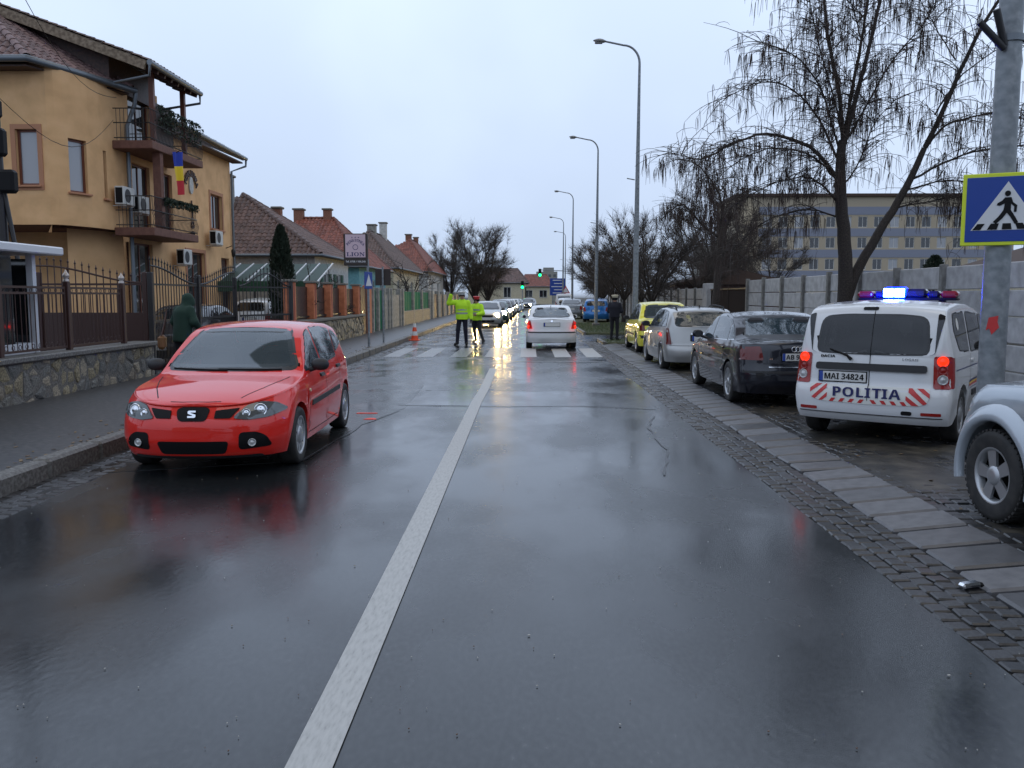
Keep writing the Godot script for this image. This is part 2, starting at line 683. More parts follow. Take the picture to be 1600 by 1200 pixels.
# the shell: lower body and upper body as smooth sheets, with the returns of the wheel arches
func shell(s: Shape, fine: float, open := []) -> ArrayMesh:
	var mb := MB.new()
	var nz := maxi(5, int(12 * fine))
	var us := []
	var lim0 := 2.6
	var cols := []
	for i in nz + 1:
		cols.append(["f", PI * 0.5 * i / nz])
	var sides := {}
	var a0 := s.lerp_t(s.F, 0.5) - s.lf
	var a1 := s.lerp_t(s.R, 0.5) + s.lr
	var ns := int(26 * fine)
	for i in range(1, ns):
		sides[snappedf(lerpf(a0, a1, float(i) / ns), 0.001)] = true
	for w in [s.fa, s.ra]:
		var na := maxi(8, int(18 * fine))
		for i in na + 1:
			var u: float = w + s.arch * cos(PI * i / na) * 0.9999
			if u < a0 - 0.005 and u > a1 + 0.005:
				sides[snappedf(u, 0.001)] = true
	var keys := sides.keys()
	keys.sort()
	keys.reverse()
	for u in keys:
		cols.append(["s", (u - a1) / (a0 - a1)])
	for i in nz + 1:
		cols.append(["r", PI * 0.5 * (nz - i) / nz])
	var rows := maxi(7, int(14 * fine))
	for sgn in [1.0, -1.0]:
		var P := []
		for i in rows + 1:
			var row := PackedVector3Array()
			for cl in cols:
				var y := lerpf(s.sill, 0.85, float(i) / rows)
				var u := 0.0
				var x := 0.0
				for it in 2:
					var f := s.lerp_t(s.F, y)
					var r := s.lerp_t(s.R, y)
					match cl[0]:
						"f":
							u = f - s.lf + s.lf * pow(maxf(cos(cl[1]), 0.0), 2.0 / s.nf)
							x = s.base_w(u, y) * pow(sin(cl[1]), 2.0 / s.nf)
						"r":
							u = r + s.lr - s.lr * pow(maxf(cos(cl[1]), 0.0), 2.0 / s.nr)
							x = s.base_w(u, y) * pow(sin(cl[1]), 2.0 / s.nr)
						_:
							u = lerpf(r + s.lr, f - s.lf, cl[1])
							x = s.base_w(u, y)
					var yb := s.arch_y(u) if x > s.B * 0.6 else s.sill
					y = lerpf(yb, s.belt(u), float(i) / rows)
				row.append(Vector3(x * sgn, y, -u))
			P.append(row)
		mb.grid(P, 1.0)
		# arch returns
		for j in P[0].size() - 1:
			var p: Vector3 = P[0][j]
			var q: Vector3 = P[0][j + 1]
			var inw := Vector3(-0.14 * sgn, 0, 0)
			mb.qo(p, q, q + inw, p + inw, Vector3(0, -1, 0))
	# upper body
	var f2 := s.lerp_t(s.F, s.belt(2.2))
	var r2 := s.lerp_t(s.R, s.belt(-2.2))
	for it in 3:
		f2 = s.lerp_t(s.F, s.belt(f2))
		r2 = s.lerp_t(s.R, s.belt(r2))
	var st := []
	var nu := int((80 if open.is_empty() else 124) * fine)
	for i in nu + 1:
		var t := float(i) / nu
		st.append(lerpf(f2, r2, 0.5 - 0.5 * cos(t * PI)))
	var fr := [0.0, 0.06, 0.14, 0.24, 0.36, 0.5, 0.62, 0.72, 0.8, 0.87, 0.93, 1.0, 1.08, 1.2]
	if fine < 0.7:
		fr = [0.0, 0.2, 0.45, 0.7, 0.87, 1.0, 1.2]
	for sgn in [1.0, -1.0]:
		var P2 := []
		for u in st:
			var row := PackedVector3Array()
			var b := s.belt(u)
			var wb := s.hw(u, b)
			var H := s.top(u) - b
			var cab := smoothstep(0.1, 0.3, H)
			var reach := minf(s.tumble * H, wb * 0.6)
			var xs := []
			for k in fr:
				xs.append(wb - reach * k)
			var x1: float = xs[-1]
			for k in range(1, 9):
				xs.append(x1 * (1.0 - k / 8.0))
			for k in xs.size():
				var y := b if k == 0 else s.ys(u, maxf(xs[k], 0.0))
				row.append(Vector3(maxf(xs[k], 0.0) * sgn, y, -u))
			P2.append(row)
		var gone := {}
		for i in P2.size() - 1 if not open.is_empty() else 0:
			for j in P2[0].size() - 1:
				var c: Vector3 = (P2[i][j] + P2[i + 1][j] + P2[i][j + 1] + P2[i + 1][j + 1]) * 0.25
				for op in open:
					var sd: bool = op[0] == "L" or op[0] == "R"
					if (op[0] == "L" and sgn > 0) or (op[0] == "R" and sgn < 0) or (op[0] == "F" and c.z > 0.35) or (op[0] == "B" and c.z < -0.35):
						continue
					var q2 := Vector2(-c.z, c.y) if sd else Vector2(c.x, c.y)
					if Geometry2D.is_point_in_polygon(q2, op[1]) and s.hit(op[0], q2, 0.0).distance_to(c) < 0.07:
						gone[Vector2i(i, j)] = true
		mb.grid(P2, 1.0, gone)
	return mb.done()

# a panel that lies on the body, eps above it, with edges that go back to it
func panel(s: Shape, mode: String, poly: PackedVector2Array, eps := 0.004, cell := 0.07, skirt := 0.012, hole := PackedVector2Array()) -> ArrayMesh:
	var st := SurfaceTool.new()
	st.begin(Mesh.PRIMITIVE_TRIANGLES)
	var lo := poly[0]
	var hi := poly[0]
	for p in poly:
		lo = lo.min(p)
		hi = hi.max(p)
	var out := {"F": Vector3(0, 0, -1), "B": Vector3(0, 0, 1), "L": Vector3(-1, 0, 0), "R": Vector3(1, 0, 0), "T": Vector3(0, 1, 0)}[mode] as Vector3
	var nx := maxi(1, int(ceil((hi.x - lo.x) / cell)))
	var ny := maxi(1, int(ceil((hi.y - lo.y) / cell)))
	var cache := {}
	var at := func(p: Vector2) -> Vector3:
		var k := Vector2i(int(round(p.x * 20000)), int(round(p.y * 20000)))
		if not cache.has(k):
			cache[k] = s.hit(mode, p, eps)
		return cache[k]
	var bad := func(p: Vector3) -> bool:
		return absf(p.x) < s.B * 0.78 - maxf(0.0, p.y - s.belt(-p.z)) * 0.6 if mode == "L" or mode == "R" else (p.z > 0.38 if mode == "F" else p.z < -0.38) if mode == "F" or mode == "B" else p.y < 0.4
	for i in nx:
		for j in ny:
			var a := Vector2(lerpf(lo.x, hi.x, float(i) / nx), lerpf(lo.y, hi.y, float(j) / ny))
			var b := Vector2(lerpf(lo.x, hi.x, float(i + 1) / nx), lerpf(lo.y, hi.y, float(j + 1) / ny))
			var cellp := PackedVector2Array([a, Vector2(b.x, a.y), b, Vector2(a.x, b.y)])
			var pieces := Geometry2D.intersect_polygons(poly, cellp)
			if hole.size() > 2:
				var cut := []
				for g0 in pieces:
					cut.append_array(Geometry2D.clip_polygons(g0, hole))
				pieces.assign(cut)
			for g in pieces:
				var idx := Geometry2D.triangulate_polygon(g)
				for k in range(0, idx.size(), 3):
					var p0: Vector3 = at.call(g[idx[k]])
					var p1: Vector3 = at.call(g[idx[k + 1]])
					var p2: Vector3 = at.call(g[idx[k + 2]])
					if bad.call(p0) or bad.call(p1) or bad.call(p2):
						continue
					if (p2 - p0).cross(p1 - p0).dot(out) < 0.0:
						var t := p1
						p1 = p2
						p2 = t
					st.add_vertex(p0); st.add_vertex(p1); st.add_vertex(p2)
	if skirt > 0.0:
		st.set_smooth_group(1)
		var cw := Geometry2D.is_polygon_clockwise(poly)
		for i in poly.size():
			var a := poly[i]
			var b := poly[(i + 1) % poly.size()]
			var n := maxi(1, int(ceil(a.distance_to(b) / (cell * 1.5))))
			for k in n:
				var p := a.lerp(b, float(k) / n)
				var q := a.lerp(b, float(k + 1) / n)
				var p0: Vector3 = at.call(p)
				var q0: Vector3 = at.call(q)
				if bad.call(p0) or bad.call(q0):
					continue
				var p1 := p0 - out * (eps + skirt)
				var q1 := q0 - out * (eps + skirt)
				for tr in [[p0, q0, q1], [p0, q1, p1]]:
					st.add_vertex(tr[0]); st.add_vertex(tr[1]); st.add_vertex(tr[2])
	st.generate_normals()
	return st.commit()

# a narrow strip along a line of points
func strip(pts: Array, w: float) -> PackedVector2Array:
	var a := PackedVector2Array()
	var b := PackedVector2Array()
	for i in pts.size():
		var p := Vector2(pts[i][0], pts[i][1])
		var d0 := Vector2(pts[mini(i + 1, pts.size() - 1)][0], pts[mini(i + 1, pts.size() - 1)][1]) - Vector2(pts[maxi(i - 1, 0)][0], pts[maxi(i - 1, 0)][1])
		var nn := d0.normalized().orthogonal() * w * 0.5
		a.append(p + nn)
		b.append(p - nn)
	b.reverse()
	a.append_array(b)
	return a

func grow(poly: PackedVector2Array, d: float) -> PackedVector2Array:
	var r := Geometry2D.offset_polygon(poly, d, Geometry2D.JOIN_ROUND)
	return r[0] if r.size() > 0 else poly

func make_shape(o: Dictionary) -> Shape:
	var s := Shape.new()
	for k in ["B", "sill", "F", "R", "lf", "lr", "nf", "nr", "fa", "ra", "arch", "wheel", "tumble", "crown", "bulge", "barrel"]:
		if o.has(k):
			s.set(k, o[k])
	s.bt = s.table(o.belt, o.get("belt_blur", 8))
	s.tt = s.table(o.top, o.get("blur", 4))
	return s

# wheel with its axle along x; the outer face looks to +x
func wheel(parent: Node3D, at: Vector3, flip: bool, r: float, w: float, style: String, fine := 1.0) -> void:
	var key := "%s_%.3f_%.1f" % [style, r, fine]
	if not wheel_cache.has(key):
		var xf := Transform3D(Basis(Vector3(0, 0, 1), -PI / 2), Vector3.ZERO)
		var rr := r * (0.66 if style != "suv" else 0.6)
		var h := w * 0.5
		var segs := int(40 * fine) if fine > 0.5 else 18
		var ty := MB.new().lathe([Vector2(rr, -h * 0.85), Vector2(r * 0.86, -h), Vector2(r * 0.95, -h * 0.92), Vector2(r * 0.99, -h * 0.7), Vector2(r, -h * 0.35), Vector2(r, h * 0.35), Vector2(r * 0.99, h * 0.7), Vector2(r * 0.95, h * 0.92), Vector2(r * 0.86, h), Vector2(rr * 1.04, h * 0.93), Vector2(rr, h * 0.82), Vector2(rr * 0.97, h * 0.3)], segs, xf)
		if style == "suv":
			for k in 44:
				var a := TAU * k / 44
				for sx in [-1.0, 1.0]:
					ty.box(Vector3(sx * h * 0.62, cos(a) * r * 0.985, sin(a) * r * 0.985), Vector3(h * 0.55, r * 0.05, r * 0.075), Basis(Vector3(1, 0, 0), a))
		var rim := MB.new()
		rim.lathe([Vector2(rr * 1.03, h * 0.93), Vector2(rr * 0.97, h * 0.93), Vector2(rr * 0.9, h * 0.8), Vector2(rr * 0.86, h * 0.45)], segs, xf)
		var n := 5
		var cap := 0.2
		var sw := 0.17
		var outx := h * 0.82
		match style:
			"cover":
				n = 9; sw = 0.16; cap = 0.42
			"alloy":
				n = 7; sw = 0.13; cap = 0.22
			"suv":
				n = 5; sw = 0.2; cap = 0.3
			"plain":
				n = 8; sw = 0.2; cap = 0.5
		for k in n:
			var a := TAU * k / n + 0.2
			var bs := Basis(Vector3(1, 0, 0), a)
			var p := PackedVector2Array([Vector2(-rr * sw * 0.9, rr * 0.18), Vector2(rr * sw * 0.9, rr * 0.18), Vector2(rr * sw * 1.25, rr * 0.93), Vector2(-rr * sw * 1.25, rr * 0.93)])
			rim.prism(p, -0.02, 0.0, Transform3D(bs * Basis(Vector3(0, 0, -1), Vector3(0, 1, 0), Vector3(1, 0, 0)), Vector3(outx, 0, 0)))
		rim.lathe([Vector2(rr * (cap + 0.08), outx - 0.005), Vector2(rr * cap, outx + 0.012), Vector2(rr * cap * 0.6, outx + 0.02), Vector2(0.0, outx + 0.022)], 20, xf)
		var back := MB.new().disc(Vector3(h * 0.25, 0, 0), Vector3(1, 0, 0), rr * 0.99, 20)
		back.disc(Vector3(-h * 0.8, 0, 0), Vector3(-1, 0, 0), rr * 0.99, 20)
		wheel_cache[key] = [ty.done(), rim.done(), back.done()]
	var wn := Node3D.new()
	wn.name = "wheel"
	parent.add_child(wn, true)
	wn.transform = Transform3D(Basis(Vector3.UP, PI) if flip else Basis.IDENTITY, at)
	part(wn, "tyre", wheel_cache[key][0], M.tyre)
	part(wn, "rim", wheel_cache[key][1], M.rim)
	part(wn, "brake_disc", wheel_cache[key][2], M.black)

func mirror_pod(parent: Node3D, at: Vector3, sgn: float, m: Material) -> void:
	var mb := MB.new()
	var rows := []
	for i in 9:
		var t := PI * i / 8
		var row := PackedVector3Array()
		for k in 15:
			var a := TAU * k / 14
			row.append(Vector3(-signf(cos(t)) * pow(absf(cos(t)), 0.7) * 0.1, sin(t) * cos(a) * 0.068, sin(t) * sin(a) * 0.055 * (1.0 if sin(a) < 0 else 0.55)))
		rows.append(row)
	mb.grid(rows, -1.0)
	mb.tube([Vector3(-sgn * 0.05, -0.04, 0.01), Vector3(-sgn * 0.17, -0.075, 0.0)], [0.025, 0.03], 8)
	var o := part(parent, "wing_mirror", mb.done(), m, Transform3D(Basis.IDENTITY, at))
	part(o, "mirror_glass", MB.new().disc(Vector3(0, 0, 0.032), Vector3(0, 0, 1), 0.058, 16).done(), M.mirror)

# number plate, facing +z in its own axes
func plate(parent: Node3D, xf: Transform3D, chars: String, w := 0.52, h := 0.11) -> void:
	var o := part(parent, "number_plate", MB.new().cbox(Vector3.ZERO, Vector3(w + 0.02, h + 0.02, 0.012), 0.004).done(), M.black, xf)
	part(o, "plate_face", MB.new().cbox(Vector3(0, 0, 0.006), Vector3(w, h, 0.006), 0.002).done(), M.plate)
	part(o, "blue_band", MB.new().cbox(Vector3(-w * 0.5 + 0.022, 0, 0.008), Vector3(0.042, h, 0.006), 0.002).done(), M.blue)
	if chars:
		var tmesh := text_mesh(chars, h * 0.62, 0.004)
		var want := 0.0485 * chars.length()
		var bw := tmesh.get_aabb().size.x
		part(o, "plate_characters", tmesh, M.black, Transform3D(Basis.from_scale(Vector3(want / bw, 1, 1)), Vector3(-w * 0.5 + 0.055 + want * 0.5, 0, 0.011)))

func bulb(parent: Node3D, at: Vector3, dir: Vector3, r: float, m: Material, called := "reflector") -> MeshInstance3D:
	var z := dir.normalized()
	var xx := Vector3.UP.cross(z).normalized()
	var bs := Basis(xx, z, xx.cross(z))
	var xf := Transform3D(bs, at)
	var mb := MB.new().lathe([Vector2(r, 0.0), Vector2(r * 0.95, 0.008), Vector2(r * 0.86, 0.004), Vector2(r * 0.6, -0.006 + r * 0.1), Vector2(r * 0.3, r * 0.16), Vector2(0, r * 0.2)], 20, xf)
	return part(parent, called, mb.done(), m)
# the fittings that all cars share; o holds the outline of this car
func make_car(called: String, label: String, group: String, at: Vector3, heading: float, o: Dictionary) -> Node3D:
	var t := thing(called, label, o.get("category", "car"), at, -heading, group)
	var s := make_shape(o)
	var fine: float = o.get("fine", 1.0)
	var cell := 0.07 if fine > 0.7 else 0.14
	var open := []
	var real: bool = fine > 0.7
	var gl := {}
	for g in [["F", "windscreen"], ["B", "rear_window"]]:
		if o.has(g[1]):
			gl[g[1]] = s.tuck(g[0], rounded(o[g[1]], o.get("glass_round", 0.06)))
			open.append([g[0], gl[g[1]]])
	for w in o.get("side_windows", []):
		var p2 := s.tuck("R", rounded(w, 0.035))
		gl[w] = p2
		open.append(["L", p2])
		open.append(["R", p2])
	part(t, "body", shell(s, fine, open if real else []), o.paint)
	if real:
		cabin(t, s, o)
	var f0 := s.lerp_t(s.F, 0.4)
	var r0 := s.lerp_t(s.R, 0.4)
	var under := MB.new()
	var top_in := s.belt(0.0) - 0.05
	under.bbox(Vector3(-s.B + 0.2, s.sill - 0.02, -f0 + 0.3), Vector3(s.B - 0.2, 0.62, -r0 - 0.3))
	under.bbox(Vector3(-s.B + 0.08, s.sill + 0.01, -s.fa + s.arch + 0.02), Vector3(s.B - 0.08, top_in, -s.ra - s.arch - 0.02))
	part(t, "underbody", under.done(), M.black)
	var ws: String = o.get("wheels", "alloy")
	for wh in [[s.fa, 1.0], [s.fa, -1.0], [s.ra, 1.0], [s.ra, -1.0]]:
		wheel(t, Vector3(wh[1] * (s.B - 0.115), s.wheel, -wh[0]), wh[1] < 0, s.wheel, o.get("tyre_w", 0.2), ws, fine)
	# glass: windscreen, rear window, side windows; each in its dark rubber surround
	for g in [["F", "windscreen"], ["B", "rear_window"]]:
		if o.has(g[1]):
			var p: PackedVector2Array = gl[g[1]]
			var rim := grow(p, -0.045) if real else PackedVector2Array()
			part(t, g[1] + "_surround", panel(s, g[0], s.tuck(g[0], grow(p, 0.022), 0.012), 0.002, cell, 0.012, rim), M.rubber)
			part(t, g[1], panel(s, g[0], p, 0.006, cell, 0.0 if real else 0.012), o.get("pane", M.pane) if real else o.get("glass_" + g[1], M.glass))
	for sd in ["L", "R"]:
		for w in o.get("side_windows", []):
			var p2: PackedVector2Array = gl[w]
			var rim2 := grow(p2, -0.03) if real else PackedVector2Array()
			part(t, "window_surround", panel(s, sd, s.tuck(sd, grow(p2, 0.014), 0.012), 0.002, cell, 0.012, grow(p2, -0.002) if o.has("surround") else rim2), o.get("surround", M.rubber))
			if o.has("surround"):
				part(t, "window_seal", panel(s, sd, p2, 0.003, cell, 0.0, rim2), M.rubber)
			part(t, "side_window", panel(s, sd, p2, 0.006, cell, 0.0 if real else 0.012), o.get("pane", M.pane) if real else o.get("glass_side", M.glass))
		for g2 in o.get("gaps", []):
			part(t, "panel_gap", panel(s, sd, strip(g2, 0.009), 0.0015, 0.12, 0.0), M.black)
		for h in o.get("handles", []):
			part(t, "door_handle", panel(s, sd, rounded([[h[0] - 0.09, h[1] - 0.018], [h[0] + 0.09, h[1] - 0.018], [h[0] + 0.09, h[1] + 0.018], [h[0] - 0.09, h[1] + 0.018]], 0.015), 0.022, 0.1, 0.03), o.get("handle_paint", o.paint))
		for md in o.get("mouldings", []):
			part(t, "side_moulding", panel(s, sd, rounded(md, 0.01), 0.014, 0.12, 0.02), o.get("moulding_paint", M.trim))
		if o.has("mirror"):
			var sg := -1.0 if sd == "L" else 1.0
			var mp: Array = o.mirror
			mirror_pod(t, Vector3(sg * (s.hw(mp[0], s.belt(mp[0])) + 0.1), mp[1], -mp[0]), sg, o.get("mirror_paint", M.trim))
		for tl in o.get("tail_side", []):
			part(t, "tail_light", panel(s, sd, rounded(tl, 0.03), 0.008, 0.06), o.get("tail_glass", M.red_glass))
	for sgn in [-1.0, 1.0]:
		for tl in o.get("tail_lights", []):
			var pts := []
			for q in tl:
				pts.append([q[0] * sgn, q[1]])
			var tn_ := part(t, "tail_light", panel(s, "B", rounded(pts, 0.03), 0.008, 0.06), o.get("tail_glass", M.red_glass))
			for lp in o.get("tail_lamps", []):
				var hp := s.hit("B", Vector2(lp[0] * sgn, lp[1]), 0.013)
				bulb(tn_, hp, Vector3(sgn * 0.25, 0, 1), lp[2], lp[3], "lamp")
		if o.has("headlight"):
			var hp2 := []
			for q in o.headlight:
				hp2.append([q[0] * sgn, q[1]])
			var hn := part(t, "headlight", panel(s, "F", rounded(hp2, 0.035), 0.006, 0.05), o.get("headlight_glass", M.lamp_glass))
			for lp2 in o.get("head_lamps", []):
				var h3 := s.hit("F", Vector2(lp2[0] * sgn, lp2[1]), 0.012)
				bulb(hn, h3, Vector3(sgn * 0.35, 0.12, -1), lp2[2], lp2[3] if lp2.size() > 3 else M.chrome, "reflector")
	for b in o.get("front_panels", []):
		part(t, b[0], panel(s, "F", rounded(b[1], b[2]), b[3], 0.07, b[3] + 0.012), b[4])
	for b in o.get("rear_panels", []):
		part(t, b[0], panel(s, "B", s.tuck("B", rounded(b[1], b[2]), 0.01) if b[0] == "pillar_glass" else rounded(b[1], b[2]), b[3], 0.07, b[3] + 0.012), b[4])
	for b in o.get("top_panels", []):
		part(t, b[0], panel(s, "T", b[1], b[2], 0.09, 0.0), b[3])
	if o.has("rear_plate"):
		var rp: Array = o.rear_plate
		var hp4 := s.hit("B", Vector2(rp[0], rp[1]), 0.0)
		plate(t, Transform3D(Basis.IDENTITY, hp4 + Vector3(0, 0, 0.012)), rp[2])
	if o.has("front_plate"):
		var fp: Array = o.front_plate
		var hp5 := s.hit("F", Vector2(fp[0], fp[1]), 0.0)
		plate(t, Transform3D(Basis(Vector3.UP, PI), hp5 + Vector3(0, 0, -0.012)), fp[2])
	shapes[t] = s
	return t

# seats, dashboard and wheel behind the glass
func cabin(t: Node3D, s: Shape, o: Dictionary) -> void:
	var cow := s.fa - 0.35
	var b := s.belt(0.0)
	var w := s.hw(0.0, b) - 0.12
	part(t, "dashboard", MB.new().cbox(Vector3(0, b - 0.06, -cow + 0.28), Vector3(w * 2, 0.16, 0.62), 0.06).done(), M.black)
	part(t, "parcel_shelf", MB.new().cbox(Vector3(0, s.belt(s.ra) - 0.03, -s.ra + 0.28), Vector3(w * 1.8, 0.05, 0.5), 0.02).done(), M.seat)
	for u in [0.12, s.ra + 0.5]:
		for sx in [-1.0, 1.0]:
			var st := MB.new().cbox(Vector3(sx * 0.36, b - 0.05, -u + 0.12), Vector3(0.48, 0.62, 0.14), 0.06, Basis(Vector3.RIGHT, -0.2))
			st.cbox(Vector3(sx * 0.36, b + 0.33, -u + 0.21), Vector3(0.26, 0.17, 0.09), 0.04, Basis(Vector3.RIGHT, -0.15))
			part(t, "seat", st.done(), M.seat)
	var ring := []
	for k in 17:
		var a := TAU * k / 16
		ring.append(Vector3(-0.36 + 0.18 * cos(a), b + 0.05 + 0.165 * sin(a), -cow + 0.62 - 0.07 * sin(a)))
	part(t, "steering_wheel", MB.new().tube(ring, taper(17, 0.016, 0.016), 6, false).done(), M.black)
	part(t, "rear_view_mirror", MB.new().cbox(Vector3(0, s.top(cow - 0.75) - 0.12, -cow + 0.72), Vector3(0.22, 0.06, 0.03), 0.012).done(), M.black)

func red_hatchback(at: Vector3, heading: float) -> void:
	var o := {
		"paint": M.red_paint, "B": 0.85, "sill": 0.19, "fa": 1.23, "ra": -1.23, "arch": 0.345, "wheel": 0.295, "lf": 0.6, "nf": 2.4, "lr": 0.5, "nr": 2.3,
		"F": [[0.15, 1.94], [0.22, 2.02], [0.34, 2.06], [0.5, 2.05], [0.6, 2.02], [0.7, 1.95], [0.8, 1.84]],
		"R": [[0.2, -1.86], [0.3, -1.92], [0.5, -1.93], [0.6, -1.9], [0.9, -1.86], [1.05, -1.8]],
		"belt": [[2.1, 0.65], [1.85, 0.705], [1.5, 0.785], [0.95, 0.85], [0.0, 0.89], [-1.2, 0.955], [-1.9, 0.97]],
		"top": [[2.1, 0.66], [1.95, 0.715], [1.75, 0.782], [1.4, 0.85], [1.04, 0.905], [0.94, 0.925], [0.2, 1.37], [-0.1, 1.415], [-0.5, 1.435], [-1.0, 1.42], [-1.4, 1.36], [-1.52, 1.32], [-1.8, 1.02], [-1.95, 0.98]],
		"tumble": 0.36, "crown": 0.07,
		"windscreen": [[-0.69, 0.95], [0.69, 0.95], [0.5, 1.335], [0.3, 1.365], [-0.3, 1.365], [-0.5, 1.335]], "glass_windscreen": M.glass_clear,
		"rear_window": [[-0.55, 1.05], [0.55, 1.05], [0.45, 1.31], [-0.45, 1.31]],
		"side_windows": [[[0.74, 0.925], [0.02, 0.94], [0.02, 1.355], [0.2, 1.33]], [[-0.06, 0.94], [-0.86, 0.985], [-0.96, 1.3], [-0.55, 1.355], [-0.06, 1.36]], [[-0.93, 1.03], [-1.42, 1.13], [-1.2, 1.26], [-1.03, 1.29]]],
		"gaps": [[[0.86, 0.84], [0.82, 0.6], [0.84, 0.3]], [[-0.02, 0.9], [-0.06, 0.6], [-0.04, 0.29]], [[-0.9, 0.99], [-0.86, 0.7], [-0.82, 0.62]], [[0.84, 0.26], [-0.75, 0.26]]],
		"handles": [[0.14, 0.83], [-0.78, 0.86]], "handle_paint": M.trim,
		"mouldings": [[[0.75, 0.545], [-0.78, 0.57], [-0.78, 0.62], [0.72, 0.6]]],
		"mirror": [0.57, 0.975], "wheels": "cover",
		"headlight": [[0.37, 0.575], [0.5, 0.555], [0.68, 0.57], [0.81, 0.625], [0.72, 0.695], [0.6, 0.715], [0.48, 0.69]],
		"head_lamps": [[0.6, 0.638, 0.062], [0.485, 0.62, 0.04]],
		"front_panels": [
			["upper_grille", [[-0.155, 0.65], [-0.13, 0.55], [0.13, 0.55], [0.155, 0.65], [0.12, 0.675], [-0.12, 0.675]], 0.04, 0.004, M.black],
			["grille_wing", [[0.21, 0.645], [0.205, 0.575], [0.35, 0.575], [0.42, 0.665]], 0.01, 0.003, M.black],
			["grille_wing", [[-0.21, 0.645], [-0.205, 0.575], [-0.35, 0.575], [-0.42, 0.665]], 0.01, 0.003, M.black],
			["lower_grille", [[-0.34, 0.36], [-0.3, 0.235], [0.3, 0.235], [0.34, 0.36]], 0.04, 0.004, M.black],
			["fog_light_bezel", [[0.42, 0.27], [0.7, 0.29], [0.66, 0.39], [0.58, 0.44], [0.43, 0.44]], 0.04, 0.004, M.black],
			["fog_light_bezel", [[-0.42, 0.27], [-0.7, 0.29], [-0.66, 0.39], [-0.58, 0.44], [-0.43, 0.44]], 0.04, 0.004, M.black],
			["bumper_lip", [[-0.62, 0.185], [0.62, 0.185], [0.6, 0.215], [-0.6, 0.215]], 0.01, 0.008, M.trim]],
		"top_panels": [
			["bonnet_gap", strip([[1.8, 0.4], [1.5, 0.53], [1.2, 0.62], [0.98, 0.67]], 0.01), 0.0015, M.black],
			["bonnet_gap", strip([[1.8, -0.4], [1.5, -0.53], [1.2, -0.62], [0.98, -0.67]], 0.01), 0.0015, M.black],
			["bonnet_gap", strip([[1.9, -0.24], [1.925, -0.12], [1.93, 0.0], [1.925, 0.12], [1.9, 0.24]], 0.01), 0.0015, M.black]],
		"tail_lights": [[[0.55, 0.75], [0.74, 0.75], [0.72, 0.98], [0.58, 0.98]]], "tail_side": [[[-1.83, 0.74], [-1.5, 0.78], [-1.55, 0.92], [-1.8, 0.98]]],
	}
	var t := make_car("red_hatchback", "red three door hatchback stopped on the wet road beside the kerb", "", at, heading, o)
	var s: Shape = shapes[t]
	for sg in [-1.0, 1.0]:
		bulb(t, s.hit("F", Vector2(0.54 * sg, 0.34), 0.012), Vector3(sg * 0.3, 0, -1), 0.038, M.lamp_clear_glass, "fog_light")
	# emblem: a slanted S of two bent bars
	var em := MB.new()
	var ez := s.hit("F", Vector2(0, 0.615), 0.012)
	var ax := Transform3D(Basis(Vector3.UP, PI).rotated(Vector3.RIGHT, 0.25), ez)
	em.prism(polyline([[-0.036, 0.006], [-0.036, 0.027], [-0.025, 0.034], [0.038, 0.034], [0.038, 0.017], [-0.008, 0.017], [-0.008, 0.012], [0.038, -0.004], [0.038, -0.025], [0.027, -0.034], [-0.038, -0.034], [-0.038, -0.017], [0.008, -0.017], [0.008, -0.012]]), 0.0, 0.012, ax)
	part(t, "emblem", em.done(), M.chrome)
	for wp in [[-0.55, 0.1], [0.0, 0.62]]:
		var wpts := []
		for k in 5:
			var xx := lerpf(wp[0], wp[1], k / 4.0)
			wpts.append(s.hit("F", Vector2(xx, 0.94 + 0.012 * k / 4.0), 0.02))
		part(t, "wiper", MB.new().tube(wpts, [0.012, 0.011, 0.01, 0.009, 0.007], 6).done(), M.black)
	part(t, "side_repeater", panel(s, "L", ellipse(0.78, 0.715, 0.025, 0.018, 10), 0.01, 0.05), M.lamp_amber_clear)
	part(t, "side_repeater", panel(s, "R", ellipse(0.78, 0.715, 0.025, 0.018, 10), 0.01, 0.05), M.lamp_amber_clear)

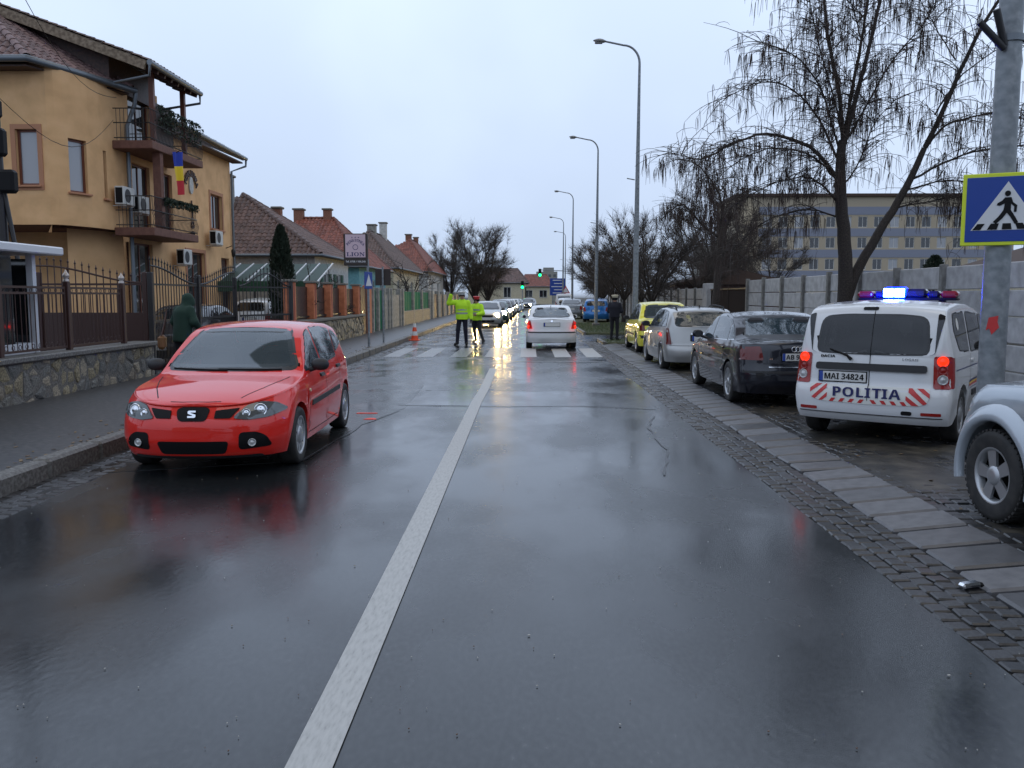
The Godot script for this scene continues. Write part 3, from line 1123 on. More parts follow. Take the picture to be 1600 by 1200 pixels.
func police_estate(at: Vector3, heading: float) -> void:
	var o := {
		"paint": M.white_paint, "B": 0.87, "sill": 0.25, "fa": 1.45, "ra": -1.455, "arch": 0.36, "wheel": 0.31, "lf": 0.5, "nf": 2.4, "lr": 0.17, "nr": 3.2, "barrel": 0.02,
		"F": [[0.2, 2.12], [0.4, 2.23], [0.6, 2.22], [0.75, 2.12]],
		"R": [[0.25, -2.16], [0.33, -2.235], [0.5, -2.25], [0.63, -2.235], [0.68, -2.195], [0.95, -2.175], [1.1, -2.15]],
		"belt": [[2.3, 0.72], [1.9, 0.84], [1.2, 0.94], [0.0, 0.98], [-2.0, 1.0], [-2.3, 1.0]],
		"top": [[2.3, 0.72], [2.05, 0.82], [1.7, 0.94], [1.15, 1.03], [0.35, 1.50], [0.0, 1.56], [-0.6, 1.62], [-1.3, 1.635], [-1.8, 1.60], [-1.96, 1.565], [-2.02, 1.53], [-2.175, 1.0], [-2.4, 0.98]],
		"tumble": 0.2, "crown": 0.06, "blur": 2, "bulge": [[0.0, 0.96], [0.35, 1.0], [0.7, 0.995], [1.0, 0.975]],
		"windscreen": [[-0.7, 1.06], [0.7, 1.06], [0.6, 1.47], [-0.6, 1.47]],
		"rear_window": [[-0.595, 1.035], [0.595, 1.035], [0.555, 1.43], [0.3, 1.455], [-0.3, 1.455], [-0.555, 1.43]], "pane": M.pane_tint, "glass_round": 0.09,
		"side_windows": [[[0.85, 1.03], [0.02, 1.03], [0.02, 1.44], [0.3, 1.44]], [[-0.06, 1.03], [-0.9, 1.03], [-0.9, 1.48], [-0.06, 1.45]], [[-1.02, 1.04], [-1.62, 1.07], [-1.78, 1.3], [-1.72, 1.47], [-1.02, 1.48]]], "glass_side": M.glass_dark,
		"gaps": [[[0.95, 0.96], [0.9, 0.3]], [[-0.02, 1.0], [-0.05, 0.32]], [[-0.95, 1.0], [-1.0, 0.68], [-1.12, 0.6]]],
		"handles": [[0.1, 0.9], [-0.82, 0.92]],
		"mouldings": [[[0.85, 0.5], [0.02, 0.5], [0.02, 0.57], [0.85, 0.57]], [[-0.1, 0.5], [-0.9, 0.5], [-0.9, 0.57], [-0.1, 0.57]]],
		"mirror": [0.72, 1.06], "wheels": "cover",
		"headlight": [[0.45, 0.62], [0.8, 0.66], [0.75, 0.8], [0.5, 0.76]], "head_lamps": [[0.6, 0.7, 0.06]],
		"tail_lights": [[[0.665, 0.665], [0.85, 0.665], [0.83, 1.02], [0.655, 1.02]]], "tail_side": [[[-2.19, 0.67], [-2.02, 0.67], [-1.98, 1.0], [-2.16, 1.02]]],
		"tail_lamps": [[0.745, 0.965, 0.06, M.lamp_red_lit], [0.75, 0.87, 0.05, M.red_glass], [0.755, 0.765, 0.055, M.lamp_clear_glass]],
		"rear_panels": [
			["pillar_glass", [[0.66, 1.03], [0.83, 1.03], [0.735, 1.46], [0.66, 1.49]], 0.03, 0.006, M.glass_dark],
			["pillar_glass", [[-0.66, 1.03], [-0.83, 1.03], [-0.735, 1.46], [-0.66, 1.49]], 0.03, 0.006, M.glass_dark],
			["plate_moulding", [[-0.6, 0.835], [0.6, 0.835], [0.595, 0.915], [-0.595, 0.915]], 0.03, 0.03, M.trim],
			["high_stop_light", [[-0.135, 1.52], [0.03, 1.52], [0.03, 1.555], [-0.135, 1.555]], 0.015, 0.01, M.black],
			["door_gap", [[-0.0035, 0.50], [0.0035, 0.50], [0.0035, 1.56], [-0.0035, 1.56]], 0.0, 0.0075, M.black],
			["marking_panel", [[-0.645, 0.665], [-0.635, 0.53], [-0.55, 0.47], [0.0, 0.455], [0.55, 0.47], [0.635, 0.53], [0.645, 0.665]], 0.03, 0.007, M.sticker],
			["bumper_step", [[-0.84, 0.335], [0.84, 0.335], [0.84, 0.345], [-0.84, 0.345]], 0.0, 0.003, M.trim],
			["reflector", [[0.56, 0.365], [0.76, 0.365], [0.76, 0.4], [0.56, 0.4]], 0.01, 0.008, M.red_glass],
			["reflector", [[-0.76, 0.365], [-0.56, 0.365], [-0.56, 0.4], [-0.76, 0.4]], 0.01, 0.008, M.red_glass],
			["fog_recess", [[0.36, 0.36], [0.47, 0.36], [0.47, 0.405], [0.36, 0.405]], 0.02, 0.006, M.black]],
		"rear_plate": [-0.29, 0.755, "MAI 34824"], "tyre_w": 0.19,
	}
	var t := make_car("police_car", "white police estate with a lit blue light bar, parked at an angle by the fence", "", at, heading, o)
	var s: Shape = shapes[t]
	# lettering and hazard stripes on the back
	var zt := s.hit("B", Vector2(0.0, 0.56), 0.014)
	part(t, "lettering", text_mesh("POLITIA", 0.098, 0.006), M.navy, Transform3D(Basis.from_scale(Vector3(1.42, 1.12, 1)), Vector3(-0.02, 0.585, zt.z)))
	var mk := [[[-0.645, 0.56], [-0.645, 0.61], [-0.575, 0.665], [-0.51, 0.665]], [[-0.625, 0.505], [-0.585, 0.487], [-0.455, 0.62], [-0.455, 0.665], [-0.465, 0.665]], [[-0.54, 0.475], [-0.5, 0.473], [-0.445, 0.52], [-0.445, 0.57]],
		[[0.645, 0.56], [0.645, 0.61], [0.575, 0.665], [0.51, 0.665]], [[0.625, 0.505], [0.585, 0.487], [0.43, 0.62], [0.43, 0.665], [0.465, 0.665]], [[0.54, 0.475], [0.47, 0.473], [0.405, 0.53], [0.405, 0.58]]]
	for k in 4:
		var x0 := -0.42 + k * 0.105
		mk.append([[x0, 0.468], [x0 + 0.045, 0.468], [x0 + 0.075, 0.51], [x0 + 0.03, 0.51]])
		mk.append([[-x0 + 0.0, 0.468], [-x0 - 0.045, 0.468], [-x0 - 0.075, 0.51], [-x0 - 0.03, 0.51]])
	for m in mk:
		part(t, "hazard_stripe", panel(s, "B", polyline(m), 0.010, 0.08, 0.0), M.sticker_red)
	part(t, "maker_badge", text_mesh("DACIA", 0.03, 0.006), M.black, Transform3D(Basis.from_scale(Vector3(1.3, 1, 1)), Vector3(-0.47, 0.985, s.hit("B", Vector2(-0.47, 0.985), 0.006).z)))
	part(t, "model_badge", text_mesh("LOGAN", 0.027, 0.006), M.chrome, Transform3D(Basis.from_scale(Vector3(1.3, 1, 1)), Vector3(0.42, 0.975, s.hit("B", Vector2(0.42, 0.975), 0.006).z)))
	part(t, "rear_wiper", MB.new().tube([s.hit("B", Vector2(-0.2, 0.955), 0.02), s.hit("B", Vector2(-0.25, 1.0), 0.03), s.hit("B", Vector2(-0.45, 1.07), 0.03)], [0.022, 0.014, 0.008], 6).done(), M.black)
	# stripes along the side, a round number on the last window
	for sd in ["L", "R"]:
		for st in [[0.855, 0.012, M.navy], [0.705, 0.022, M.navy], [0.68, 0.022, M.yellow], [0.655, 0.022, M.sticker_red], [0.62, 0.008, M.navy]]:
			part(t, "side_stripe", panel(s, sd, strip([[0.9, st[0]], [-0.9, st[0] - 0.02], [-1.06, st[0] - 0.03]] if st[0] < 0.8 else [[1.2, st[0]], [-1.9, st[0]]], st[1]), 0.003, 0.15, 0.0), st[2])
		part(t, "unit_disc", panel(s, sd, ellipse(-1.55, 1.36, 0.07, 0.07, 18), 0.009, 0.08, 0.0), M.sticker)
	# light bar across the roof
	var ry := s.top(-0.35) + 0.03
	var bar := Node3D.new()
	bar.name = "light_bar"
	t.add_child(bar)
	bar.position = Vector3(0, ry, 0.35)
	part(bar, "base_rail", MB.new().cbox(Vector3(0, 0.015, 0), Vector3(1.2, 0.035, 0.2), 0.015).bbox(Vector3(-0.45, -0.05, -0.05), Vector3(-0.38, 0.0, 0.05)).bbox(Vector3(0.38, -0.05, -0.05), Vector3(0.45, 0.0, 0.05)).done(), M.black)
	for e in [-1.0, 1.0]:
		part(bar, "red_lens", MB.new().cbox(Vector3(e * 0.5, 0.075, 0), Vector3(0.2, 0.085, 0.22), 0.03).done(), M.red_lens)
		part(bar, "blue_lens", MB.new().cbox(Vector3(e * 0.32, 0.075, 0), Vector3(0.155, 0.085, 0.22), 0.03).done(), M.blue_lens)
	part(bar, "speaker_housing", MB.new().cbox(Vector3(0.09, 0.085, 0), Vector3(0.3, 0.12, 0.2), 0.03).done(), M.navy_plastic)
	part(bar, "blue_lamp_with_bloom", MB.new().cbox(Vector3(-0.135, 0.095, 0.012), Vector3(0.3, 0.15, 0.25), 0.045).done(), M.blue_lit)  # oversized lamp box and tubes: bloom of the flash built into the shape
	part(bar, "lit_flash_tube", MB.new().cbox(Vector3(-0.205, 0.095, 0.142), Vector3(0.12, 0.11, 0.012), 0.004).cbox(Vector3(-0.07, 0.095, 0.142), Vector3(0.12, 0.11, 0.012), 0.004).done(), M.blue_core)
	var l := OmniLight3D.new()
	l.name = "blue_flash"
	l.light_color = Color(0.05, 0.16, 1.0)
	l.light_energy = 2.6
	l.light_size = 0.09
	l.omni_range = 30.0
	l.omni_attenuation = 2.0
	l.shadow_enabled = true
	bar.add_child(l)
	l.position = Vector3(-0.135, 0.1, 0.24)

# saloon / estate / hatchback in the common outline, bent by a few numbers
func car_outline(kind: String, L: float, B: float, H: float, paint: Material) -> Dictionary:
	var wb := L * 0.595
	var fa := wb * 0.5
	var ra := -wb * 0.5
	var f := L * 0.5 + 0.0
	var fo := f
	var r := -L * 0.5
	var o := {"paint": paint, "B": B, "sill": 0.21, "fa": fa, "ra": ra, "arch": 0.35, "wheel": 0.31, "lf": 0.5, "lr": 0.42, "nf": 2.3, "nr": 2.6, "wheels": "alloy", "blur": 3,
		"F": [[0.2, fo - 0.1], [0.35, fo], [0.5, fo], [0.62, fo - 0.05], [0.75, fo - 0.14]],
		"tumble": 0.33, "crown": 0.06}
	var cow := fa - 0.28
	var hdr := cow - 0.8
	var belt_r := 0.97
	match kind:
		"saloon":
			o.R = [[0.22, r + 0.08], [0.35, r], [0.55, r], [0.62, r + 0.03], [0.9, r + 0.06], [1.0, r + 0.1]]
			o.belt = [[f + 0.1, 0.66], [f - 0.25, 0.75], [cow, 0.9], [0, 0.92], [ra, 0.95], [r, 0.95]]
			o.top = [[f + 0.1, 0.67], [f - 0.12, 0.74], [f - 0.5, 0.85], [cow + 0.05, 0.97], [hdr, H - 0.07], [hdr - 0.35, H - 0.005], [hdr - 0.7, H], [hdr - 1.15, H - 0.06], [ra - 0.02 - 0.32, 1.03], [r + 0.22, 1.02], [r + 0.06, 0.985], [r - 0.2, 0.95]]
			var rt := hdr - 1.15
			var rb := ra - 0.34
			o.side_windows = [[[cow - 0.28, 0.955], [0.02, 0.96], [0.02, H - 0.085], [hdr - 0.06, H - 0.11]], [[-0.05, 0.96], [ra + 0.27, 0.985], [ra + 0.36, H - 0.13], [hdr - 0.75, H - 0.075], [-0.05, H - 0.08]], [[ra + 0.21, 0.99], [ra - 0.12, 1.01], [ra + 0.2, H - 0.2], [ra + 0.3, H - 0.16]]]
			o.rear_window = [[-B * 0.71, 1.045], [B * 0.71, 1.045], [B * 0.575, H - 0.105], [-B * 0.575, H - 0.105]]
		"estate":
			o.R = [[0.22, r + 0.08], [0.35, r], [0.5, r], [0.58, r + 0.04], [0.9, r + 0.09], [1.0, r + 0.1]]
			o.belt = [[f + 0.1, 0.66], [f - 0.25, 0.75], [cow, 0.9], [0, 0.93], [ra, 0.97], [r, 0.98]]
			o.top = [[f + 0.1, 0.67], [f - 0.12, 0.74], [f - 0.5, 0.85], [cow + 0.05, 0.97], [hdr, H - 0.08], [hdr - 0.35, H - 0.02], [hdr - 0.9, H], [ra - 0.25, H - 0.03], [r + 0.42, H - 0.08], [r + 0.36, H - 0.11], [r + 0.12, 1.0], [r - 0.2, 0.96]]
			o.side_windows = [[[cow - 0.28, 0.955], [0.06, 0.96], [0.06, H - 0.09], [hdr - 0.06, H - 0.12]], [[0.0, 0.96], [ra + 0.42, 0.975], [ra + 0.42, H - 0.085], [0.0, H - 0.085]], [[ra + 0.34, 0.98], [ra - 0.42, 1.0], [ra - 0.2, H - 0.14], [ra + 0.34, H - 0.09]]]
			o.rear_window = [[-B * 0.72, 1.02], [B * 0.72, 1.02], [B * 0.62, H - 0.145], [-B * 0.62, H - 0.145]]
		_:
			o.R = [[0.22, r + 0.08], [0.35, r], [0.55, r], [0.62, r + 0.04], [0.95, r + 0.08], [1.05, r + 0.1]]
			o.belt = [[f + 0.1, 0.67], [f - 0.25, 0.76], [cow, 0.91], [0, 0.95], [ra, 1.0], [r, 1.0]]
			o.top = [[f + 0.1, 0.68], [f - 0.12, 0.75], [f - 0.5, 0.87], [cow + 0.05, 0.98], [hdr, H - 0.08], [hdr - 0.35, H - 0.015], [hdr - 0.8, H], [ra + 0.1, H - 0.05], [r + 0.42, H - 0.13], [r + 0.34, H - 0.16], [r + 0.1, 1.02], [r - 0.2, 0.98]]
			o.side_windows = [[[cow - 0.28, 0.975], [0.04, 0.985], [0.04, H - 0.1], [hdr - 0.06, H - 0.12]], [[-0.03, 0.985], [ra + 0.3, 1.01], [ra + 0.2, H - 0.13], [-0.03, H - 0.095]], [[ra + 0.24, 1.02], [ra - 0.1, 1.07], [ra + 0.0, H - 0.18], [ra + 0.16, H - 0.15]]]
			o.rear_window = [[-B * 0.68, 1.04], [B * 0.68, 1.04], [B * 0.56, H - 0.2], [-B * 0.56, H - 0.2]]
	o.windscreen = [[-B * 0.8, 0.99], [B * 0.8, 0.99], [B * 0.62, H - 0.11], [-B * 0.62, H - 0.11]]
	o.gaps = [[[cow - 0.02, 0.9], [cow - 0.06, 0.3]], [[-0.0, 0.93], [-0.02, 0.3]], [[ra + 0.3, 0.95], [ra + 0.34, 0.72], [ra + 0.42, 0.62]]]
	o.handles = [[0.16, 0.83], [ra + 0.45, 0.85]]
	o.mirror = [cow - 0.32, 1.0]
	o.headlight = [[B * 0.5, 0.6], [B * 0.9, 0.62], [B * 0.87, 0.72], [B * 0.55, 0.7]]
	o.head_lamps = [[B * 0.7, 0.66, 0.055]]
	o.front_panels = [["grille", [[-B * 0.42, 0.56], [B * 0.42, 0.56], [B * 0.46, 0.68], [-B * 0.46, 0.68]], 0.03, 0.004, M.black], ["lower_grille", [[-B * 0.5, 0.27], [B * 0.5, 0.27], [B * 0.55, 0.4], [-B * 0.55, 0.4]], 0.03, 0.004, M.black]]
	return o

func dark_saloon_car(at: Vector3, heading: float) -> void:
	var o := car_outline("saloon", 4.55, 0.88, 1.43, M.dark_paint)
	o.merge({"surround": M.chrome, "glass_side": M.glass_clear, "glass_rear_window": M.glass_clear, "wheel": 0.325, "arch": 0.365,
		"tail_lights": [[[0.52, 0.72], [0.86, 0.72], [0.86, 0.91], [0.56, 0.93]]], "tail_side": [[[-2.27, 0.72], [-1.98, 0.73], [-1.93, 0.87], [-2.24, 0.92]]], "tail_glass": M.red_glass_dark,
		"rear_panels": [["boot_gap", [[-0.53, 0.665], [0.53, 0.665], [0.53, 0.672], [-0.53, 0.672]], 0.0, 0.004, M.black], ["chrome_strip", [[-0.45, 0.615], [0.45, 0.615], [0.45, 0.628], [-0.45, 0.628]], 0.0, 0.008, M.chrome], ["bumper_strip", [[-0.8, 0.53], [0.8, 0.53], [0.8, 0.56], [-0.8, 0.56]], 0.01, 0.01, M.trim]],
		"mouldings": [[[1.0, 0.46], [-0.95, 0.47], [-0.95, 0.5], [1.0, 0.49]]], "moulding_paint": M.dark_paint, "rear_plate": [0.0, 0.77, "AB 96 C"], "mirror_paint": M.dark_paint}, true)
	o.rear_plate = [0.0, 0.77, "AB 96 C"]
	var t := make_car("dark_saloon", "black saloon with chrome window trim parked behind the police estate", "", at, heading, o)
	var s: Shape = shapes[t]
	var z := s.hit("B", Vector2(0.0, 0.885), 0.008)
	for k in 4:
		var ring := []
		for i in 15:
			ring.append(z + Vector3(-0.0825 + k * 0.055 + 0.037 * cos(TAU * i / 14), 0.037 * sin(TAU * i / 14), 0))
		var rr := []
		rr.resize(15)
		rr.fill(0.006)
		part(t, "emblem_ring", MB.new().tube(ring, rr, 6, false).done(), M.chrome)
	part(t, "model_badge", text_mesh("A4", 0.03, 0.005), M.chrome, Transform3D(Basis.IDENTITY, s.hit("B", Vector2(-0.42, 0.74), 0.006)))

func silver_estate(at: Vector3, heading: float) -> void:
	var o := car_outline("estate", 4.29, 0.85, 1.45, M.silver_paint)
	o.merge({"wheels": "plain", "glass_side": M.glass_clear, "tail_lights": [[[0.69, 0.6], [0.84, 0.6], [0.83, 0.95], [0.75, 0.98]]], "tail_side": [[[-2.12, 0.6], [-1.97, 0.62], [-1.98, 0.85], [-2.04, 0.97]]], "tail_glass": M.red_glass_dark,
		"rear_panels": [["plate_handle", [[-0.28, 0.83], [0.28, 0.83], [0.28, 0.865], [-0.28, 0.865]], 0.015, 0.03, M.chrome], ["plate_recess", [[-0.3, 0.68], [0.3, 0.68], [0.3, 0.82], [-0.3, 0.82]], 0.02, 0.004, M.trim], ["bumper_gap", [[-0.8, 0.575], [0.8, 0.575], [0.8, 0.585], [-0.8, 0.585]], 0.0, 0.005, M.black]],
		"mouldings": [[[0.9, 0.46], [-0.85, 0.48], [-0.85, 0.53], [0.9, 0.51]]], "moulding_paint": M.silver_paint, "rear_plate": [0.0, 0.745, ""]}, true)
	var t := make_car("silver_estate", "silver estate car with roof rails parked between the black saloon and the yellow car", "", at, heading, o)
	var s: Shape = shapes[t]
	for sg in [-1.0, 1.0]:
		var pts := []
		for k in 9:
			var u := lerpf(0.25, -1.75, k / 8.0)
			pts.append(s.hit("T", Vector2(u, sg * 0.53), 0.045 if k > 0 and k < 8 else -0.02))
		part(t, "roof_rail", MB.new().tube(pts, [0.018, 0.018, 0.018, 0.018, 0.018, 0.018, 0.018, 0.018, 0.018], 8).done(), M.black)
	part(t, "aerial", MB.new().tube([s.hit("T", Vector2(-1.5, 0), 0.0), s.hit("T", Vector2(-1.55, 0), 0.06)], [0.014, 0.008], 6).done(), M.black)

func yellow_saloon(at: Vector3, heading: float) -> void:
	var o := car_outline("saloon", 4.25, 0.865, 1.52, M.yellow_paint)
	o.merge({"wheels": "plain", "glass_rear_window": M.glass_clear, "tail_lights": [[[0.66, 0.66], [0.86, 0.66], [0.85, 0.93], [0.72, 0.98]]], "tail_side": [[[-2.1, 0.66], [-1.95, 0.68], [-1.95, 0.85], [-2.05, 0.95]]], "tail_glass": M.red_glass_dark,
		"rear_panels": [["bumper_strip", [[-0.85, 0.44], [0.85, 0.44], [0.85, 0.53], [-0.85, 0.53]], 0.02, 0.014, M.trim]],
		"mouldings": [[[0.9, 0.5], [-0.85, 0.5], [-0.85, 0.56], [0.9, 0.56]]], "rear_plate": [0.0, 0.72, ""]}, true)
	make_car("yellow_saloon", "bright yellow saloon parked ahead of the silver estate beside the kerb", "", at, heading, o)

func white_saloon(at: Vector3, heading: float) -> void:
	var o := car_outline("saloon", 4.45, 0.85, 1.43, M.white_paint)
	o.merge({"wheels": "plain", "glass_rear_window": M.glass_green, "tail_lights": [[[0.63, 0.66], [0.84, 0.66], [0.82, 0.92], [0.7, 0.94]]], "tail_side": [[[-2.2, 0.66], [-2.02, 0.68], [-2.05, 0.85], [-2.14, 0.93]]],
		"tail_lamps": [[0.75, 0.72, 0.06, M.lamp_red_lit], [0.745, 0.84, 0.06, M.lamp_red_dim]],
		"rear_panels": [["bumper_strip", [[-0.82, 0.53], [0.82, 0.53], [0.82, 0.57], [-0.82, 0.57]], 0.01, 0.012, M.trim], ["emblem", [[-0.035, 0.88], [0.035, 0.88], [0.035, 0.945], [-0.035, 0.945]], 0.03, 0.008, M.chrome]],
		"rear_plate": [0.0, 0.8, ""], "mirror_paint": M.white_paint}, true)
	var t := make_car("white_saloon", "white saloon driving away over the zebra crossing with its tail lights on", "", at, heading, o)
	var s: Shape = shapes[t]
	part(t, "aerial", MB.new().tube([s.hit("T", Vector2(-0.9, 0), 0.0), s.hit("T", Vector2(-1.0, 0), 0.1)], [0.012, 0.005], 6).done(), M.black)
	for sg in [-1.0, 1.0]:
		var l := OmniLight3D.new()
		l.name = "tail_glow"
		l.light_color = Color(1.0, 0.08, 0.03)
		l.light_energy = 0.012
		l.light_size = 0.05
		l.shadow_enabled = true
		l.omni_range = 20.0
		l.omni_attenuation = 2.0
		t.add_child(l, true)
		l.position = s.hit("B", Vector2(0.75 * sg, 0.72), 0.16)

func silver_offroader(at: Vector3, heading: float) -> void:
	var o := {
		"paint": M.suv_paint, "B": 0.86, "sill": 0.38, "fa": 1.2, "ra": -1.25, "arch": 0.42, "wheel": 0.345, "lf": 0.34, "nf": 2.6, "lr": 0.25, "nr": 3.0, "tyre_w": 0.26,
		"F": [[0.3, 1.78], [0.45, 1.9], [0.65, 1.9], [0.75, 1.84], [0.95, 1.78]], "R": [[0.3, -1.95], [0.5, -2.05], [1.0, -2.0]],
		"belt": [[2.0, 0.93], [1.6, 0.98], [0.8, 1.03], [-2.0, 1.05]],
		"top": [[2.0, 0.95], [1.75, 1.0], [1.5, 1.05], [0.75, 1.13], [0.1, 1.6], [-0.4, 1.68], [-1.6, 1.66], [-1.85, 1.6], [-2.0, 1.05]], "blur": 3,
		"tumble": 0.2, "crown": 0.05, "wheels": "suv", "bulge": [[0.0, 0.98], [0.5, 1.0], [0.75, 0.985], [0.88, 0.955], [0.96, 0.92], [1.0, 0.88]],
		"windscreen": [[-0.68, 1.16], [0.68, 1.16], [0.6, 1.56], [-0.6, 1.56]], "rear_window": [[-0.6, 1.1], [0.6, 1.1], [0.55, 1.5], [-0.55, 1.5]],
		"side_windows": [[[0.5, 1.08], [-0.3, 1.08], [-0.3, 1.56], [0.05, 1.54]], [[-0.4, 1.08], [-1.7, 1.1], [-1.6, 1.54], [-0.4, 1.57]]],
		"gaps": [[[0.62, 1.0], [0.6, 0.42]], [[-0.36, 1.02], [-0.4, 0.42]]], "handles": [[-0.2, 0.93]], "mirror": [0.4, 1.14],
		"mouldings": [[[0.6, 0.60], [-0.7, 0.60], [-0.7, 0.72], [0.6, 0.72]]], "moulding_paint": M.suv_cladding,
		"headlight": [[0.5, 0.72], [0.8, 0.72], [0.8, 0.87], [0.5, 0.87]], "head_lamps": [[0.63, 0.79, 0.065]],
		"front_panels": [["grille", [[-0.45, 0.73], [0.45, 0.73], [0.45, 0.88], [-0.45, 0.88]], 0.02, 0.004, M.black]],
		"tail_lights": [[[0.65, 0.7], [0.82, 0.7], [0.82, 1.0], [0.65, 1.0]]],
	}
	var t := make_car("silver_offroader", "silver off road car with wide wheel arch flares beside the grey sign post", "", at, heading, o)
	var s: Shape = shapes[t]
	# wide flares round the arches, sill board, front bumper corner
	for sg in [-1.0, 1.0]:
		for ax in [s.fa, s.ra]:
			var rows := []
			for i in 25:
				var a := lerpf(-0.22, PI + 0.22, i / 24.0)
				var row := PackedVector3Array()
				for q in [[0.405, 0.0], [0.41, 0.045], [0.435, 0.058], [0.47, 0.05], [0.51, 0.022], [0.535, 0.004], [0.55, -0.02]]:
					var u: float = ax + q[0] * cos(a)
					var y: float = s.wheel + q[0] * sin(a)
					row.append(Vector3(sg * (s.base_w(u, maxf(y, 0.5)) + q[1]), y, -u))
				rows.append(row)
			part(t, "wheel_arch_flare", MB.new().grid(rows, sg).done(), M.suv_cladding)
		part(t, "side_step", MB.new().cbox(Vector3(sg * 0.9, 0.42, 0.0), Vector3(0.14, 0.09, 1.35), 0.03).done(), M.suv_cladding)
		part(t, "side_repeater", MB.new().cbox(Vector3(sg * 0.872, 0.87, -0.66), Vector3(0.03, 0.05, 0.09), 0.012).done(), M.lamp_amber)
	part(t, "front_bumper", MB.new().cbox(Vector3(0, 0.56, -1.8), Vector3(1.5, 0.17, 0.18), 0.08).done(), M.suv_cladding)

func van(at: Vector3, heading: float) -> void:
	var o := {"paint": M.white_paint, "category": "van", "B": 0.9, "sill": 0.25, "fa": 1.35, "ra": -1.35, "arch": 0.36, "wheel": 0.32, "lf": 0.5, "nf": 2.4, "lr": 0.2, "nr": 3.2, "fine": 0.5,
		"F": [[0.2, 2.05], [0.4, 2.15], [0.8, 2.05]], "R": [[0.25, -2.12], [0.4, -2.18], [1.0, -2.15]],
		"belt": [[2.2, 0.8], [1.5, 1.0], [0, 1.1], [-2.2, 1.1]], "top": [[2.2, 0.8], [1.7, 1.05], [1.2, 1.18], [0.5, 1.78], [0.1, 1.86], [-1.9, 1.86], [-2.05, 1.78], [-2.15, 1.1]], "tumble": 0.14, "crown": 0.06,
		"windscreen": [[-0.74, 1.2], [0.74, 1.2], [0.66, 1.72], [-0.66, 1.72]], "rear_window": [[-0.6, 1.2], [0.6, 1.2], [0.55, 1.6], [-0.55, 1.6]], "side_windows": [[[0.9, 1.15], [0.1, 1.15], [0.1, 1.65], [0.45, 1.65]]],
		"tail_lights": [[[0.72, 0.7], [0.87, 0.7], [0.85, 1.1], [0.75, 1.1]]], "headlight": [[0.45, 0.65], [0.82, 0.7], [0.78, 0.85], [0.5, 0.8]]}
	make_car("white_van", "small white van parked beyond the blue hatchback", "", at, heading, o)

# cars that show small: fewer faces, the main parts only
func small_car(called: String, label: String, group: String, kind: String, L: float, H: float, paint: Material, at: Vector3, heading: float, lit := 0.0) -> Node3D:
	var o := car_outline(kind, L, 0.86, H, paint)
	o.fine = 0.5
	o.gaps = []
	o.handles = []
	o.tail_lights = [[[0.6, 0.68], [0.84, 0.68], [0.82, 0.92], [0.66, 0.94]]]
	o.rear_plate = [0.0, 0.72, ""]
	o.front_plate = [0.0, 0.46, ""]
	if lit > 0.0:
		o.headlight_glass = M.lamp_glass
		o.head_lamps = [[0.6, 0.66, 0.14, M.headlight_lit]]  # lamp discs oversized so that headlight glare is built into their shape
	var t := make_car(called, label, group, at, heading, o)
	if lit > 0.0:
		for sg in [-1.0, 1.0]:
			var l := SpotLight3D.new()
			l.name = "headlight_beam"
			l.light_color = Color(1.0, 0.86, 0.62)
			l.light_energy = lit
			l.light_size = 0.07
			l.spot_range = 80.0
			l.spot_attenuation = 2.0
			l.spot_angle = 35.0
			l.spot_angle_attenuation = 0.8
			l.shadow_enabled = true
			t.add_child(l, true)
			l.position = Vector3(0.6 * sg, 0.66, -L * 0.5 - 0.12)
			l.rotation = Vector3(-0.1, 0, 0)
	return t
# ------------------------------------------------------------------ building blocks
# wall from p0 along dir, outward n, with rectangular openings [x0, y0, x1, y1] and their reveals
func wall(mb: MB, p0: Vector3, dir: Vector3, n: Vector3, w: float, h: float, holes := [], reveal := 0.16) -> void:
	var xs := [0.0, w]
	var ys := [0.0, h]
	for o in holes:
		xs.append(o[0]); xs.append(o[2]); ys.append(o[1]); ys.append(o[3])
	xs.sort()
	ys.sort()
	for i in xs.size() - 1:
		for j in ys.size() - 1:
			if xs[i + 1] - xs[i] < 1e-4 or ys[j + 1] - ys[j] < 1e-4:
				continue
			var cx: float = (xs[i] + xs[i + 1]) * 0.5
			var cy: float = (ys[j] + ys[j + 1]) * 0.5
			var open := false
			for o in holes:
				if cx > o[0] and cx < o[2] and cy > o[1] and cy < o[3]:
					open = true
			if open:
				continue
			mb.qo(p0 + dir * xs[i] + Vector3.UP * ys[j], p0 + dir * xs[i + 1] + Vector3.UP * ys[j], p0 + dir * xs[i + 1] + Vector3.UP * ys[j + 1], p0 + dir * xs[i] + Vector3.UP * ys[j + 1], n)
	for o in holes:
		var q := [p0 + dir * o[0] + Vector3.UP * o[1], p0 + dir * o[2] + Vector3.UP * o[1], p0 + dir * o[2] + Vector3.UP * o[3], p0 + dir * o[0] + Vector3.UP * o[3]]
		var ctr: Vector3 = (q[0] + q[2]) * 0.5
		for k in 4:
			var a: Vector3 = q[k]
			var b: Vector3 = q[(k + 1) % 4]
			mb.qo(a, b, b - n * reveal, a - n * reveal, ctr - (a + b) * 0.5)

